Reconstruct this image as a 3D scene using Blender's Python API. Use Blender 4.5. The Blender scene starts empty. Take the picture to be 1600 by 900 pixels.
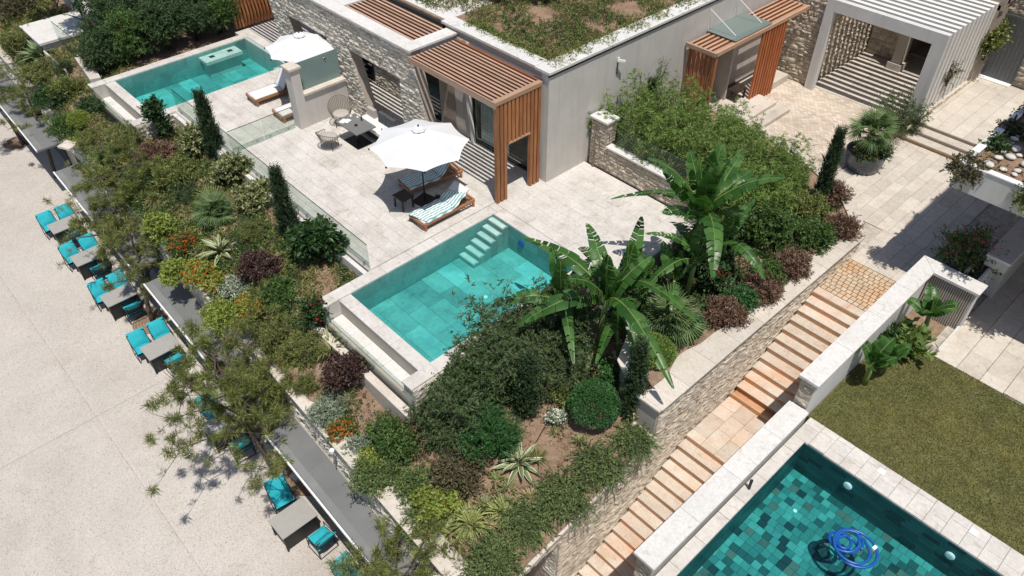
import bpy, math, random
import numpy as np
from mathutils import Matrix, Vector, Euler, Quaternion

S = bpy.context.scene
COL = S.collection
RNG = np.random.default_rng(7)
R = random.Random(11)

# ------------------------------------------------------------------ camera, sky, sun, exposure
cam_data = bpy.data.cameras.new('camera')
cam_data.sensor_width = 36.0
cam_data.lens = 27.33
cam_data.clip_start = 0.1
cam_data.clip_end = 600
cam = bpy.data.objects.new('camera', cam_data)
COL.objects.link(cam)
CAM = Vector((0, 0, 15))
cam.location = CAM
cam.rotation_euler = (math.radians(90 - 42.2), 0, math.radians(46.8))
S.camera = cam

SUN_DIR = Vector((0.295, -0.147, 1.0)).normalized()      # towards the sun
sun_data = bpy.data.lights.new('sun', 'SUN')
sun_data.energy = 4.45
sun_data.angle = math.radians(0.53)
sun_data.color = (1.0, 0.955, 0.89)
sun = bpy.data.objects.new('sun', sun_data)
sun.rotation_euler = SUN_DIR.to_track_quat('Z', 'Y').to_euler()
sun.location = (0, 0, 40)
COL.objects.link(sun)

world = bpy.data.worlds.new('World')
S.world = world
world.use_nodes = True
wn = world.node_tree
wn.nodes.clear()
wo = wn.nodes.new('ShaderNodeOutputWorld')
bg = wn.nodes.new('ShaderNodeBackground')
sky = wn.nodes.new('ShaderNodeTexSky')
sky.sky_type = 'NISHITA'
sky.sun_disc = False
sky.sun_elevation = math.asin(SUN_DIR.z)
sky.sun_rotation = math.atan2(SUN_DIR.x, SUN_DIR.y)
bg.inputs['Strength'].default_value = 0.094
wn.links.new(sky.outputs[0], bg.inputs['Color'])
wn.links.new(bg.outputs[0], wo.inputs['Surface'])

S.render.engine = 'CYCLES'
S.view_settings.view_transform = 'Standard'
S.view_settings.look = 'None'
S.view_settings.exposure = 0.0
S.view_settings.gamma = 1.0
S.cycles.max_bounces = 8
S.cycles.transparent_max_bounces = 16

# ------------------------------------------------------------------ materials
def nd(nt, typ, **kw):
    n = nt.nodes.new(typ)
    for k, v in kw.items():
        if k in n.inputs.keys(): n.inputs[k].default_value = v
        else: setattr(n, k, v)
    return n

def ramp(nt, fac, stops, interp='LINEAR'):
    r = nt.nodes.new('ShaderNodeValToRGB')
    r.color_ramp.interpolation = interp
    els = r.color_ramp.elements
    while len(els) < len(stops): els.new(0.5)
    for e, (p, c) in zip(els, stops):
        e.position = p
        e.color = (c[0], c[1], c[2], 1)
    nt.links.new(fac, r.inputs[0])
    return r.outputs[0]

def mix(nt, fac, a, b, mode='MIX'):
    m = nt.nodes.new('ShaderNodeMix')
    m.data_type = 'RGBA'; m.blend_type = mode
    for i, v in ((0, fac), (6, a), (7, b)):
        if hasattr(v, 'links'): nt.links.new(v, m.inputs[i])
        elif i == 0: m.inputs[0].default_value = v
        else: m.inputs[i].default_value = (v[0], v[1], v[2], 1)
    return m.outputs[2]

def mat_base(name):
    m = bpy.data.materials.new(name)
    m.use_nodes = True
    nt = m.node_tree
    b = nt.nodes['Principled BSDF']
    return m, nt, b

def rnd(nt):
    """random value per object AND per loose piece, 0..1"""
    o = nt.nodes.new('ShaderNodeObjectInfo')
    g = nt.nodes.new('ShaderNodeNewGeometry')
    a = nt.nodes.new('ShaderNodeMath'); a.operation = 'ADD'
    f = nt.nodes.new('ShaderNodeMath'); f.operation = 'FRACT'
    nt.links.new(o.outputs['Random'], a.inputs[0])
    nt.links.new(g.outputs['Random Per Island'], a.inputs[1])
    nt.links.new(a.outputs[0], f.inputs[0])
    return f.outputs[0]

def pos(nt, scale=(1, 1, 1)):
    g = nt.nodes.new('ShaderNodeNewGeometry')
    m = nt.nodes.new('ShaderNodeMapping')
    m.inputs['Scale'].default_value = scale
    nt.links.new(g.outputs['Position'], m.inputs[0])
    return m.outputs[0]

def noise(nt, vec, scale, detail=4, rough=.6, dist=0):
    n = nt.nodes.new('ShaderNodeTexNoise')
    n.inputs['Scale'].default_value = scale
    n.inputs['Detail'].default_value = detail
    n.inputs['Roughness'].default_value = rough
    n.inputs['Distortion'].default_value = dist
    nt.links.new(vec, n.inputs['Vector'])
    return n.outputs[0]

def bump(nt, h, b, strength=.4, dist=.01):
    n = nt.nodes.new('ShaderNodeBump')
    n.inputs['Strength'].default_value = strength
    n.inputs['Distance'].default_value = dist
    nt.links.new(h, n.inputs['Height'])
    nt.links.new(n.outputs[0], b.inputs['Normal'])

def stone(name, c1, c2, c3, rough=.75, nscale=3.0, var=.12, bstr=.3, bd=.01, pits=True, rust=0.0, stretch=(1, 1, 1)):
    m, nt, b = mat_base(name)
    p = pos(nt, stretch)
    n1 = noise(nt, p, nscale, 6, .65, .6)
    col = ramp(nt, n1, [(.28, c1), (.5, c2), (.74, c3)])
    n2 = noise(nt, p, nscale * 9, 5, .7)
    col = mix(nt, .55, col, ramp(nt, n2, [(.25, (.62, .6, .56)), (.6, (1, 1, 1))]), 'MULTIPLY')
    if pits:
        n3 = noise(nt, p, nscale * 2.1, 3, .5, 1.6)
        col = mix(nt, .6, col, ramp(nt, n3, [(.60, (1, 1, 1)), (.70, (.74, .70, .64))]), 'MULTIPLY')
    if rust:
        n4 = noise(nt, pos(nt), .55, 5, .7, .4)
        f = ramp(nt, n4, [(.44, (0, 0, 0)), (.68, (rust, rust, rust))])
        col = mix(nt, f, col, (.62, .27, .09))
    r = rnd(nt)
    rr = ramp(nt, r, [(0, (1 - var,) * 3), (.5, (1 - var * .3, 1 - var * .36, 1 - var * .45)), (1, (1 + var * .25,) * 3)])
    col = mix(nt, 1, col, rr, 'MULTIPLY')
    nt.links.new(col, b.inputs['Base Color'])
    b.inputs['Roughness'].default_value = rough
    bump(nt, n2, b, bstr, bd)
    return m

def plain(name, c, rough=.6, metal=0.0, nvar=.12, nscale=6, bstr=.1, coat=0, spec=.5):
    m, nt, b = mat_base(name)
    p = pos(nt)
    n1 = noise(nt, p, nscale, 5, .6)
    lo = tuple(x * (1 - nvar) for x in c); hi = tuple(min(1, x * (1 + nvar)) for x in c)
    nt.links.new(ramp(nt, n1, [(.3, lo), (.7, hi)]), b.inputs['Base Color'])
    b.inputs['Roughness'].default_value = rough
    b.inputs['Metallic'].default_value = metal
    b.inputs['Coat Weight'].default_value = coat
    b.inputs['Specular IOR Level'].default_value = spec
    if bstr: bump(nt, noise(nt, p, nscale * 12, 3), b, bstr, .004)
    return m

def streaked(name, c):
    m, nt, b = mat_base(name)
    n1 = noise(nt, pos(nt, (3.5, 3.5, .22)), 1.0, 6, .7, .3)
    n2 = noise(nt, pos(nt), .9, 5, .65, .5)
    col = ramp(nt, n2, [(.3, tuple(x * .90 for x in c)), (.7, tuple(min(1, x * 1.05) for x in c))])
    col = mix(nt, .7, col, ramp(nt, n1, [(.50, (1, 1, 1)), (.66, (.86, .84, .80)), (.78, (.72, .69, .64))]), 'MULTIPLY')
    nt.links.new(col, b.inputs['Base Color']); b.inputs['Roughness'].default_value = .9
    bump(nt, noise(nt, pos(nt), 30, 4), b, .2, .004)
    return m

def wood(name, c1, c2, c3, axis='x', var=.3, rough=.6):
    m, nt, b = mat_base(name)
    sc = {'x': (.35, 5, 5), 'y': (5, .35, 5), 'z': (5, 5, .35)}[axis]
    p = pos(nt, sc)
    n1 = noise(nt, p, 5, 6, .6, .4)
    col = ramp(nt, n1, [(.3, c1), (.5, c2), (.72, c3)])
    v = nt.nodes.new('ShaderNodeTexVoronoi'); v.inputs['Scale'].default_value = 3.2
    nt.links.new(pos(nt, {'x': (.6, 2.5, 2.5), 'y': (2.5, .6, 2.5), 'z': (2.5, 2.5, .9)}[axis]), v.inputs['Vector'])
    kn = ramp(nt, v.outputs['Distance'], [(.03, (.35, .22, .14)), (.10, (1, 1, 1))])
    col = mix(nt, .8, col, kn, 'MULTIPLY')
    rr = ramp(nt, rnd(nt), [(0, (1 - var,) * 3), (1, (1.12,) * 3)])
    col = mix(nt, 1, col, rr, 'MULTIPLY')
    nt.links.new(col, b.inputs['Base Color'])
    b.inputs['Roughness'].default_value = rough
    bump(nt, n1, b, .25, .004)
    return m

def leafm(name, cols, trans=.25, rough=.5, spec=.35, big=0):
    """cols: dark..light leaf colours, picked leaf by leaf"""
    m, nt, b = mat_base(name)
    n = len(cols)
    r = rnd(nt)
    col = ramp(nt, r, [(i / max(1, n - 1), c) for i, c in enumerate(cols)])
    n1 = noise(nt, pos(nt), 2.3, 3, .6)
    col = mix(nt, .6, col, ramp(nt, n1, [(.3, (.72, .78, .68)), (.7, (1.5, 1.45, 1.3))]), 'MULTIPLY')
    if big:
        n2 = noise(nt, pos(nt), big, 5, .65, .6)
        col = mix(nt, 1, col, ramp(nt, n2, [(.34, (.72, .86, .72)), (.5, (1, 1, 1)), (.66, (1.35, 1.18, 1.0))]), 'MULTIPLY')
    nt.links.new(col, b.inputs['Base Color'])
    b.inputs['Roughness'].default_value = rough
    b.inputs['Specular IOR Level'].default_value = spec
    t = nt.nodes.new('ShaderNodeBsdfTranslucent')
    nt.links.new(mix(nt, 1, col, (1.5, 1.6, .8), 'MULTIPLY'), t.inputs['Color'])
    ms = nt.nodes.new('ShaderNodeMixShader'); ms.inputs[0].default_value = trans
    nt.links.new(b.outputs[0], ms.inputs[1]); nt.links.new(t.outputs[0], ms.inputs[2])
    nt.links.new(ms.outputs[0], nt.nodes['Material Output'].inputs['Surface'])
    return m

def glassm(name, tint=(.86, .93, .90), gloss=.10, rough=.02, solid=0.0, scol=(.5, .6, .58)):
    m = bpy.data.materials.new(name); m.use_nodes = True
    nt = m.node_tree; nt.nodes.clear()
    out = nt.nodes.new('ShaderNodeOutputMaterial')
    tr = nt.nodes.new('ShaderNodeBsdfTransparent'); tr.inputs[0].default_value = (*tint, 1)
    gl = nt.nodes.new('ShaderNodeBsdfGlossy'); gl.inputs['Roughness'].default_value = rough
    lw = nt.nodes.new('ShaderNodeFresnel'); lw.inputs['IOR'].default_value = 1.5
    ms = nt.nodes.new('ShaderNodeMixShader')
    ad = nt.nodes.new('ShaderNodeMath'); ad.operation = 'ADD'; ad.inputs[1].default_value = gloss * .3
    gb = nt.nodes.new('ShaderNodeNewGeometry'); iv = nt.nodes.new('ShaderNodeMath'); iv.operation = 'SUBTRACT'; iv.inputs[0].default_value = 1
    mu = nt.nodes.new('ShaderNodeMath'); mu.operation = 'MULTIPLY'
    nt.links.new(gb.outputs['Backfacing'], iv.inputs[1])
    nt.links.new(lw.outputs[0], ad.inputs[0]); nt.links.new(ad.outputs[0], mu.inputs[0]); nt.links.new(iv.outputs[0], mu.inputs[1]); nt.links.new(mu.outputs[0], ms.inputs[0])
    base = tr.outputs[0]
    if solid:
        df = nt.nodes.new('ShaderNodeBsdfDiffuse'); df.inputs[0].default_value = (*scol, 1)
        m2 = nt.nodes.new('ShaderNodeMixShader'); m2.inputs[0].default_value = solid
        nt.links.new(tr.outputs[0], m2.inputs[1]); nt.links.new(df.outputs[0], m2.inputs[2])
        base = m2.outputs[0]
    nt.links.new(base, ms.inputs[1]); nt.links.new(gl.outputs[0], ms.inputs[2])
    nt.links.new(ms.outputs[0], out.inputs['Surface'])
    return m

def waterm(name, tint, dens, absorb):
    m = bpy.data.materials.new(name); m.use_nodes = True
    nt = m.node_tree; nt.nodes.clear()
    out = nt.nodes.new('ShaderNodeOutputMaterial')
    tr = nt.nodes.new('ShaderNodeBsdfTransparent'); tr.inputs[0].default_value = (*tint, 1)
    gl = nt.nodes.new('ShaderNodeBsdfGlossy'); gl.inputs['Roughness'].default_value = .03
    fr = nt.nodes.new('ShaderNodeFresnel'); fr.inputs['IOR'].default_value = 1.33
    p = pos(nt, (1, 1, .01))
    n1 = noise(nt, p, 11, 5, .7, .5)
    bp = nt.nodes.new('ShaderNodeBump'); bp.inputs['Strength'].default_value = .6; bp.inputs['Distance'].default_value = .03
    nt.links.new(n1, bp.inputs['Height'])
    nt.links.new(bp.outputs[0], gl.inputs['Normal']); nt.links.new(bp.outputs[0], fr.inputs['Normal'])
    ms = nt.nodes.new('ShaderNodeMixShader')
    gb = nt.nodes.new('ShaderNodeNewGeometry'); sx = nt.nodes.new('ShaderNodeSeparateXYZ'); nt.links.new(gb.outputs['True Normal'], sx.inputs[0])
    gt = nt.nodes.new('ShaderNodeMath'); gt.operation = 'GREATER_THAN'; gt.inputs[1].default_value = .5; nt.links.new(sx.outputs[2], gt.inputs[0])
    iv = nt.nodes.new('ShaderNodeMath'); iv.operation = 'SUBTRACT'; iv.inputs[0].default_value = 1; nt.links.new(gb.outputs['Backfacing'], iv.inputs[1])
    m1 = nt.nodes.new('ShaderNodeMath'); m1.operation = 'MULTIPLY'; m2 = nt.nodes.new('ShaderNodeMath'); m2.operation = 'MULTIPLY'
    nt.links.new(fr.outputs[0], m1.inputs[0]); nt.links.new(gt.outputs[0], m1.inputs[1]); nt.links.new(m1.outputs[0], m2.inputs[0]); nt.links.new(iv.outputs[0], m2.inputs[1])
    nt.links.new(m2.outputs[0], ms.inputs[0]); nt.links.new(tr.outputs[0], ms.inputs[1]); nt.links.new(gl.outputs[0], ms.inputs[2])
    nt.links.new(ms.outputs[0], out.inputs['Surface'])
    va = nt.nodes.new('ShaderNodeVolumeAbsorption'); va.inputs['Color'].default_value = (*absorb, 1); va.inputs['Density'].default_value = dens
    nt.links.new(va.outputs[0], out.inputs['Volume'])
    return m

M = {}
M['trav'] = stone('travertine_paving', (.49, .45, .405), (.605, .57, .53), (.68, .65, .61), .7, 1.1, .07, .2, .006)
M['trav2'] = stone('cream_paving', (.53, .47, .40), (.61, .55, .475), (.66, .61, .54), .7, 1.3, .14, .2, .006)
M['coping'] = stone('white_coping', (.62, .60, .565), (.67, .65, .62), (.70, .685, .66), .7, 1.4, .05, .15, .004)
M['stair'] = stone('stair_stone', (.54, .45, .36), (.63, .545, .455), (.69, .60, .51), .7, 2.2, .16, .2, .006, rust=.5)
M['rust'] = stone('rusty_paving', (.50, .36, .22), (.58, .45, .31), (.66, .55, .42), .8, 1.4, .12, .2, .006, rust=.55)
M['riser'] = stone('stained_riser', (.46, .25, .13), (.55, .33, .19), (.60, .40, .25), .8, 2.5, .12, .2, .006, rust=.5)
M['rock'] = stone('split_face_stone', (.50, .45, .38), (.64, .59, .51), (.76, .72, .65), .9, 5, .3, .9, .02)
M['rockw'] = stone('warm_split_face_stone', (.44, .37, .29), (.58, .50, .40), (.70, .63, .53), .9, 5, .3, .9, .02)
M['rockwall'] = stone('pale_wall_stone', (.52, .48, .42), (.66, .62, .55), (.78, .75, .69), .9, 6, .28, .9, .02)
M['mortar'] = plain('mortar', (.42, .375, .32), .95, 0, .3)
M['plaster'] = streaked('pale_plaster', (.54, .51, .47))
M['plasterw'] = plain('white_plaster', (.68, .66, .62), .9, 0, .05, 1.5, .12)
M['plasterd'] = plain('beige_plaster', (.44, .39, .33), .9, 0, .08, 1.2, .15)
M['plasterb'] = streaked('grey_white_plaster', (.60, .59, .565))
M['floorwall'] = stone('brown_travertine', (.30, .25, .20), (.38, .32, .27), (.44, .39, .33), .8, 2.2, .1)
M['canopy'] = plain('grey_canopy_sheet', (.155, .158, .155), .75, 0, .12, .8, .1)
M['canopyedge'] = plain('dusty_canopy_strip', (.19, .194, .19), .8, 0, .12, 2, .1)
M['white'] = plain('white_metal', (.80, .80, .79), .5)
M['dark'] = plain('dark_metal', (.025, .026, .028), .5, .3)
M['black'] = plain('painted_shade_black', (.012, .012, .013), .9)  # black colour that stands in for deep shade inside openings
M['grey'] = plain('grey_tabletop', (.34, .325, .30), .55, 0, .05)
M['doorgrey'] = plain('grey_door_paint', (.10, .105, .11), .5)
M['chrome'] = plain('brushed_steel', (.5, .5, .5), .3, .9)
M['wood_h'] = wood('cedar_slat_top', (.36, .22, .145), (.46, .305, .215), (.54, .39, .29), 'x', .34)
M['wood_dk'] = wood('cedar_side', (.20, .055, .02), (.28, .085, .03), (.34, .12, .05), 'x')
M['wood_v'] = wood('cedar_post', (.30, .105, .035), (.42, .165, .06), (.52, .24, .10), 'z')
M['wood_y'] = wood('cedar_beam', (.36, .20, .115), (.45, .275, .175), (.53, .35, .24), 'y', .2)
M['wood_vr'] = wood('red_cedar_post', (.30, .075, .02), (.42, .125, .04), (.52, .19, .07), 'z')
M['teak'] = wood('teak_furniture', (.30, .12, .05), (.40, .18, .08), (.50, .26, .13), 'y')
M['dkwood'] = plain('dark_stained_wood', (.035, .022, .016), .5, 0, .3)
M['cushw'] = plain('white_cushion', (.68, .67, .66), .9, 0, .04)
M['cushb'] = plain('beige_cushion', (.42, .38, .34), .9, 0, .06)
M['cusht'] = plain('turquoise_cushion', (.015, .36, .42), .85, 0, .1, 8)
M['rope'] = plain('grey_rope', (.20, .165, .13), .85, 0, .2, 30)
M['canvas'] = plain('white_parasol_canvas', (.66, .665, .67), .9, 0, .03, 3, .05)
M['curtain'] = plain('grey_curtain', (.50, .52, .53), .95, 0, .05)
M['soil'] = stone('dry_garden_soil', (.20, .125, .08), (.30, .20, .135), (.40, .29, .205), .98, 3.2, .05, .9, .04, pits=False)
M['roofsoil'] = stone('dry_roof_soil', (.20, .12, .075), (.30, .19, .125), (.38, .26, .18), .98, 2.0, .05, .9, .04, pits=False)
M['lawnsoil'] = plain('lawn_thatch', (.115, .105, .04), .95, 0, .35, 3, .6)
M['bark'] = plain('bark', (.085, .062, .045), .95, 0, .4, 12, .6)
M['barkl'] = plain('pale_bark', (.20, .16, .12), .95, 0, .35, 12, .6)
M['pebble'] = stone('pale_pebble', (.55, .53, .49), (.64, .62, .58), (.72, .70, .67), .7, 4, .15, .2)
M['glass'] = glassm('clear_glass', (.88, .925, .90), .0, .02, .02, (.3, .38, .34))
M['glassf'] = glassm('frosted_glass', (.30, .40, .38), .1, .25, .62, (.27, .38, .36))
M['glassd'] = glassm('dark_window_glass', (.05, .10, .10), .3, .02, .55, (.012, .045, .05))
M['glassc'] = glassm('green_canopy_glass', (.45, .55, .52), .2, .1, .55, (.30, .37, .34))
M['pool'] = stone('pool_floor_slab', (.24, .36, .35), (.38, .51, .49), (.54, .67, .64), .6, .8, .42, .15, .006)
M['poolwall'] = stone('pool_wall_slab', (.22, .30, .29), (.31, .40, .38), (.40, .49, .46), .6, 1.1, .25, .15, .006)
M['poolstep'] = stone('pool_step_stone', (.58, .55, .49), (.68, .65, .60), (.76, .73, .68), .6, 2.0, .15, .15)
M['water'] = waterm('pool_water', (.84, .98, .98), .42, (.03, .88, .88))
M['water3'] = waterm('deep_pool_water', (.80, .95, .96), .25, (.0, .88, .88))
M['hose'] = plain('blue_hose', (.008, .085, .34), .35, 0, .1)
M['red'] = plain('red_paint', (.4, .05, .02), .5)

def mosaic(name):
    m, nt, b = mat_base(name)
    cols = [(0, (.012, .045, .05)), (.12, (.03, .10, .10)), (.26, (.065, .21, .195)), (.44, (.10, .285, .26)), (.64, (.14, .36, .325)), (.80, (.08, .245, .225)), (.89, (.16, .165, .14)), (.96, (.12, .13, .115))]
    col = ramp(nt, rnd(nt), cols, 'CONSTANT')
    n1 = noise(nt, pos(nt), 6, 5, .7)
    col = mix(nt, .7, col, ramp(nt, n1, [(.3, (.7, .72, .7)), (.7, (1.1, 1.1, 1.1))]), 'MULTIPLY')
    nt.links.new(col, b.inputs['Base Color']); b.inputs['Roughness'].default_value = .5
    return m
M['mosaic'] = mosaic('green_pool_mosaic')
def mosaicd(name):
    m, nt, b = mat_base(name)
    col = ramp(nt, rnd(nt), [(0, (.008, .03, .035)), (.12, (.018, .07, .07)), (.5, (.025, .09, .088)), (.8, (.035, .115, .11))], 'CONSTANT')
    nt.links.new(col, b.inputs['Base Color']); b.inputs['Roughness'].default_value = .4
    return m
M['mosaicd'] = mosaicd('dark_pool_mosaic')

def aggregate():
    m, nt, b = mat_base('exposed_aggregate')
    p = pos(nt)
    n0 = noise(nt, p, .35, 5, .6)
    col = ramp(nt, n0, [(.3, (.465, .43, .39)), (.7, (.535, .50, .46))])
    v = nt.nodes.new('ShaderNodeTexVoronoi'); v.inputs['Scale'].default_value = 42
    nt.links.new(p, v.inputs['Vector'])
    sp = nt.nodes.new('ShaderNodeSeparateColor'); nt.links.new(v.outputs['Color'], sp.inputs[0])
    col = mix(nt, 1, col, ramp(nt, sp.outputs[0], [(0, (.55, .52, .50)), (.07, (.88, .86, .84)), (.5, (1, .99, .98)), (.95, (1.12, 1.11, 1.1))]), 'MULTIPLY')
    n2 = noise(nt, p, 60, 3, .7)
    col = mix(nt, .6, col, ramp(nt, n2, [(.35, (.66, .63, .6)), (.6, (1.1, 1.1, 1.1))]), 'MULTIPLY')
    n4 = noise(nt, p, .16, 5, .7, 1.2)
    col = mix(nt, .8, col, ramp(nt, n4, [(.40, (.90, .885, .86)), (.55, (1, 1, 1)), (.66, (1.06, 1.05, 1.05))]), 'MULTIPLY')
    n3 = noise(nt, p, 1.3, 4, .65, .8)
    col = mix(nt, .5, col, ramp(nt, n3, [(.60, (1, 1, 1)), (.72, (.84, .82, .79))]), 'MULTIPLY')
    nt.links.new(col, b.inputs['Base Color'])
    b.inputs['Roughness'].default_value = .9
    bump(nt, n2, b, .5, .01)
    return m
M['agg'] = aggregate()

def setts():
    m, nt, b = mat_base('small_travertine_setts')
    p = pos(nt)
    br = nt.nodes.new('ShaderNodeTexBrick')
    br.inputs['Scale'].default_value = 1.0
    br.inputs['Brick Width'].default_value = .19; br.inputs['Row Height'].default_value = .13
    br.inputs['Mortar Size'].default_value = .010
    br.inputs['Color1'].default_value = (.48, .40, .32, 1); br.inputs['Color2'].default_value = (.66, .59, .50, 1)
    br.inputs['Mortar'].default_value = (.40, .34, .28, 1)
    nt.links.new(p, br.inputs['Vector'])
    n1 = noise(nt, p, .8, 5, .6)
    col = mix(nt, 1, br.outputs['Color'], ramp(nt, n1, [(.3, (.82, .80, .78)), (.7, (1.12, 1.1, 1.08))]), 'MULTIPLY')
    nt.links.new(col, b.inputs['Base Color']); b.inputs['Roughness'].default_value = .8
    bump(nt, br.outputs['Fac'], b, -.3, .006)
    return m
M['setts'] = setts()

def stripes():
    m, nt, b = mat_base('green_striped_towel')
    tc = nt.nodes.new('ShaderNodeTexCoord')
    w = nt.nodes.new('ShaderNodeTexWave'); w.bands_direction = 'X'; w.inputs['Scale'].default_value = 3.1
    w.inputs['Distortion'].default_value = .25
    nt.links.new(tc.outputs['Object'], w.inputs['Vector'])
    col = ramp(nt, w.outputs['Fac'], [(.47, (.78, .80, .79)), (.53, (.19, .38, .37))])
    nt.links.new(col, b.inputs['Base Color']); b.inputs['Roughness'].default_value = .95
    return m
M['towel'] = stripes()

G = lambda r, g, b: (r, g, b)
M['l_olive'] = leafm('olive_needles', [(.06, .08, .02), (.14, .165, .045), (.27, .29, .10)], .22)
M['l_pine'] = leafm('pine_needles', [(.05, .075, .018), (.12, .145, .035), (.26, .26, .085)], .15)
M['l_dark'] = leafm('dark_green_leaves', [(.012, .035, .012), (.03, .07, .02), (.06, .115, .035)], .15)
M['l_mid'] = leafm('mid_green_leaves', [(.022, .055, .014), (.06, .12, .03), (.14, .21, .06)], .22)
M['l_bamboo'] = leafm('bamboo_leaves', [(.06, .11, .025), (.14, .22, .05), (.28, .37, .11)], .35)
M['l_ball'] = leafm('bright_ball_leaves', [(.02, .075, .022), (.04, .12, .035), (.07, .17, .05)], .2)
M['l_rosem'] = leafm('rosemary_needles', [(.04, .07, .022), (.095, .145, .045), (.20, .25, .095)], .15)
M['l_cyp'] = leafm('cypress_leaves', [(.018, .038, .018), (.035, .065, .028), (.065, .10, .045)], .08)
M['l_purple'] = leafm('purple_leaves', [(.035, .018, .018), (.07, .038, .034), (.11, .065, .05)], .15)
M['l_brown'] = leafm('red_brown_leaves', [(.075, .04, .028), (.15, .085, .06), (.23, .15, .11)], .15)
M['l_lime'] = leafm('lime_leaves', [(.13, .18, .03), (.22, .27, .06), (.33, .37, .11)], .28)
M['l_grey'] = leafm('silver_grey_leaves', [(.13, .165, .12), (.21, .25, .19), (.31, .35, .28)], .15)
M['l_varie'] = leafm('cream_edged_leaves', [(.06, .09, .03), (.17, .19, .075), (.40, .39, .23)], .2)
M['l_banana'] = leafm('banana_leaf', [(.022, .07, .015), (.045, .115, .025), (.075, .165, .042)], .28, .35)
M['l_rib'] = leafm('banana_midrib', [(.15, .21, .06), (.22, .28, .09)], .1)
M['l_agave'] = leafm('agave_leaf', [(.09, .13, .07), (.15, .20, .11), (.22, .26, .15)], .05)
M['l_cream'] = leafm('cream_agave_edge', [(.50, .48, .28), (.6, .57, .38)], .05)
M['l_palm'] = leafm('fan_palm_leaf', [(.06, .105, .04), (.11, .17, .065), (.17, .23, .10)], .15)
M['l_iris'] = leafm('strap_leaves', [(.09, .115, .045), (.17, .19, .08), (.28, .29, .14)], .2)
M['l_dry'] = leafm('dry_leaves', [(.26, .19, .10), (.36, .27, .16), (.46, .37, .24)], .1)
M['l_grass'] = leafm('lawn_blades', [(.085, .10, .026), (.125, .145, .036), (.17, .18, .052), (.22, .205, .075)], .2, big=.8)
M['f_orange'] = leafm('orange_petals', [(.55, .10, .015), (.65, .17, .03)], .2)
M['f_pink'] = leafm('pink_petals', [(.55, .05, .16), (.62, .12, .26)], .3)
M['f_red'] = leafm('dark_red_petals', [(.25, .01, .02), (.4, .02, .04)], .2)
M['f_white'] = leafm('white_petals', [(.6, .6, .55), (.7, .7, .66)], .2)

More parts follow.
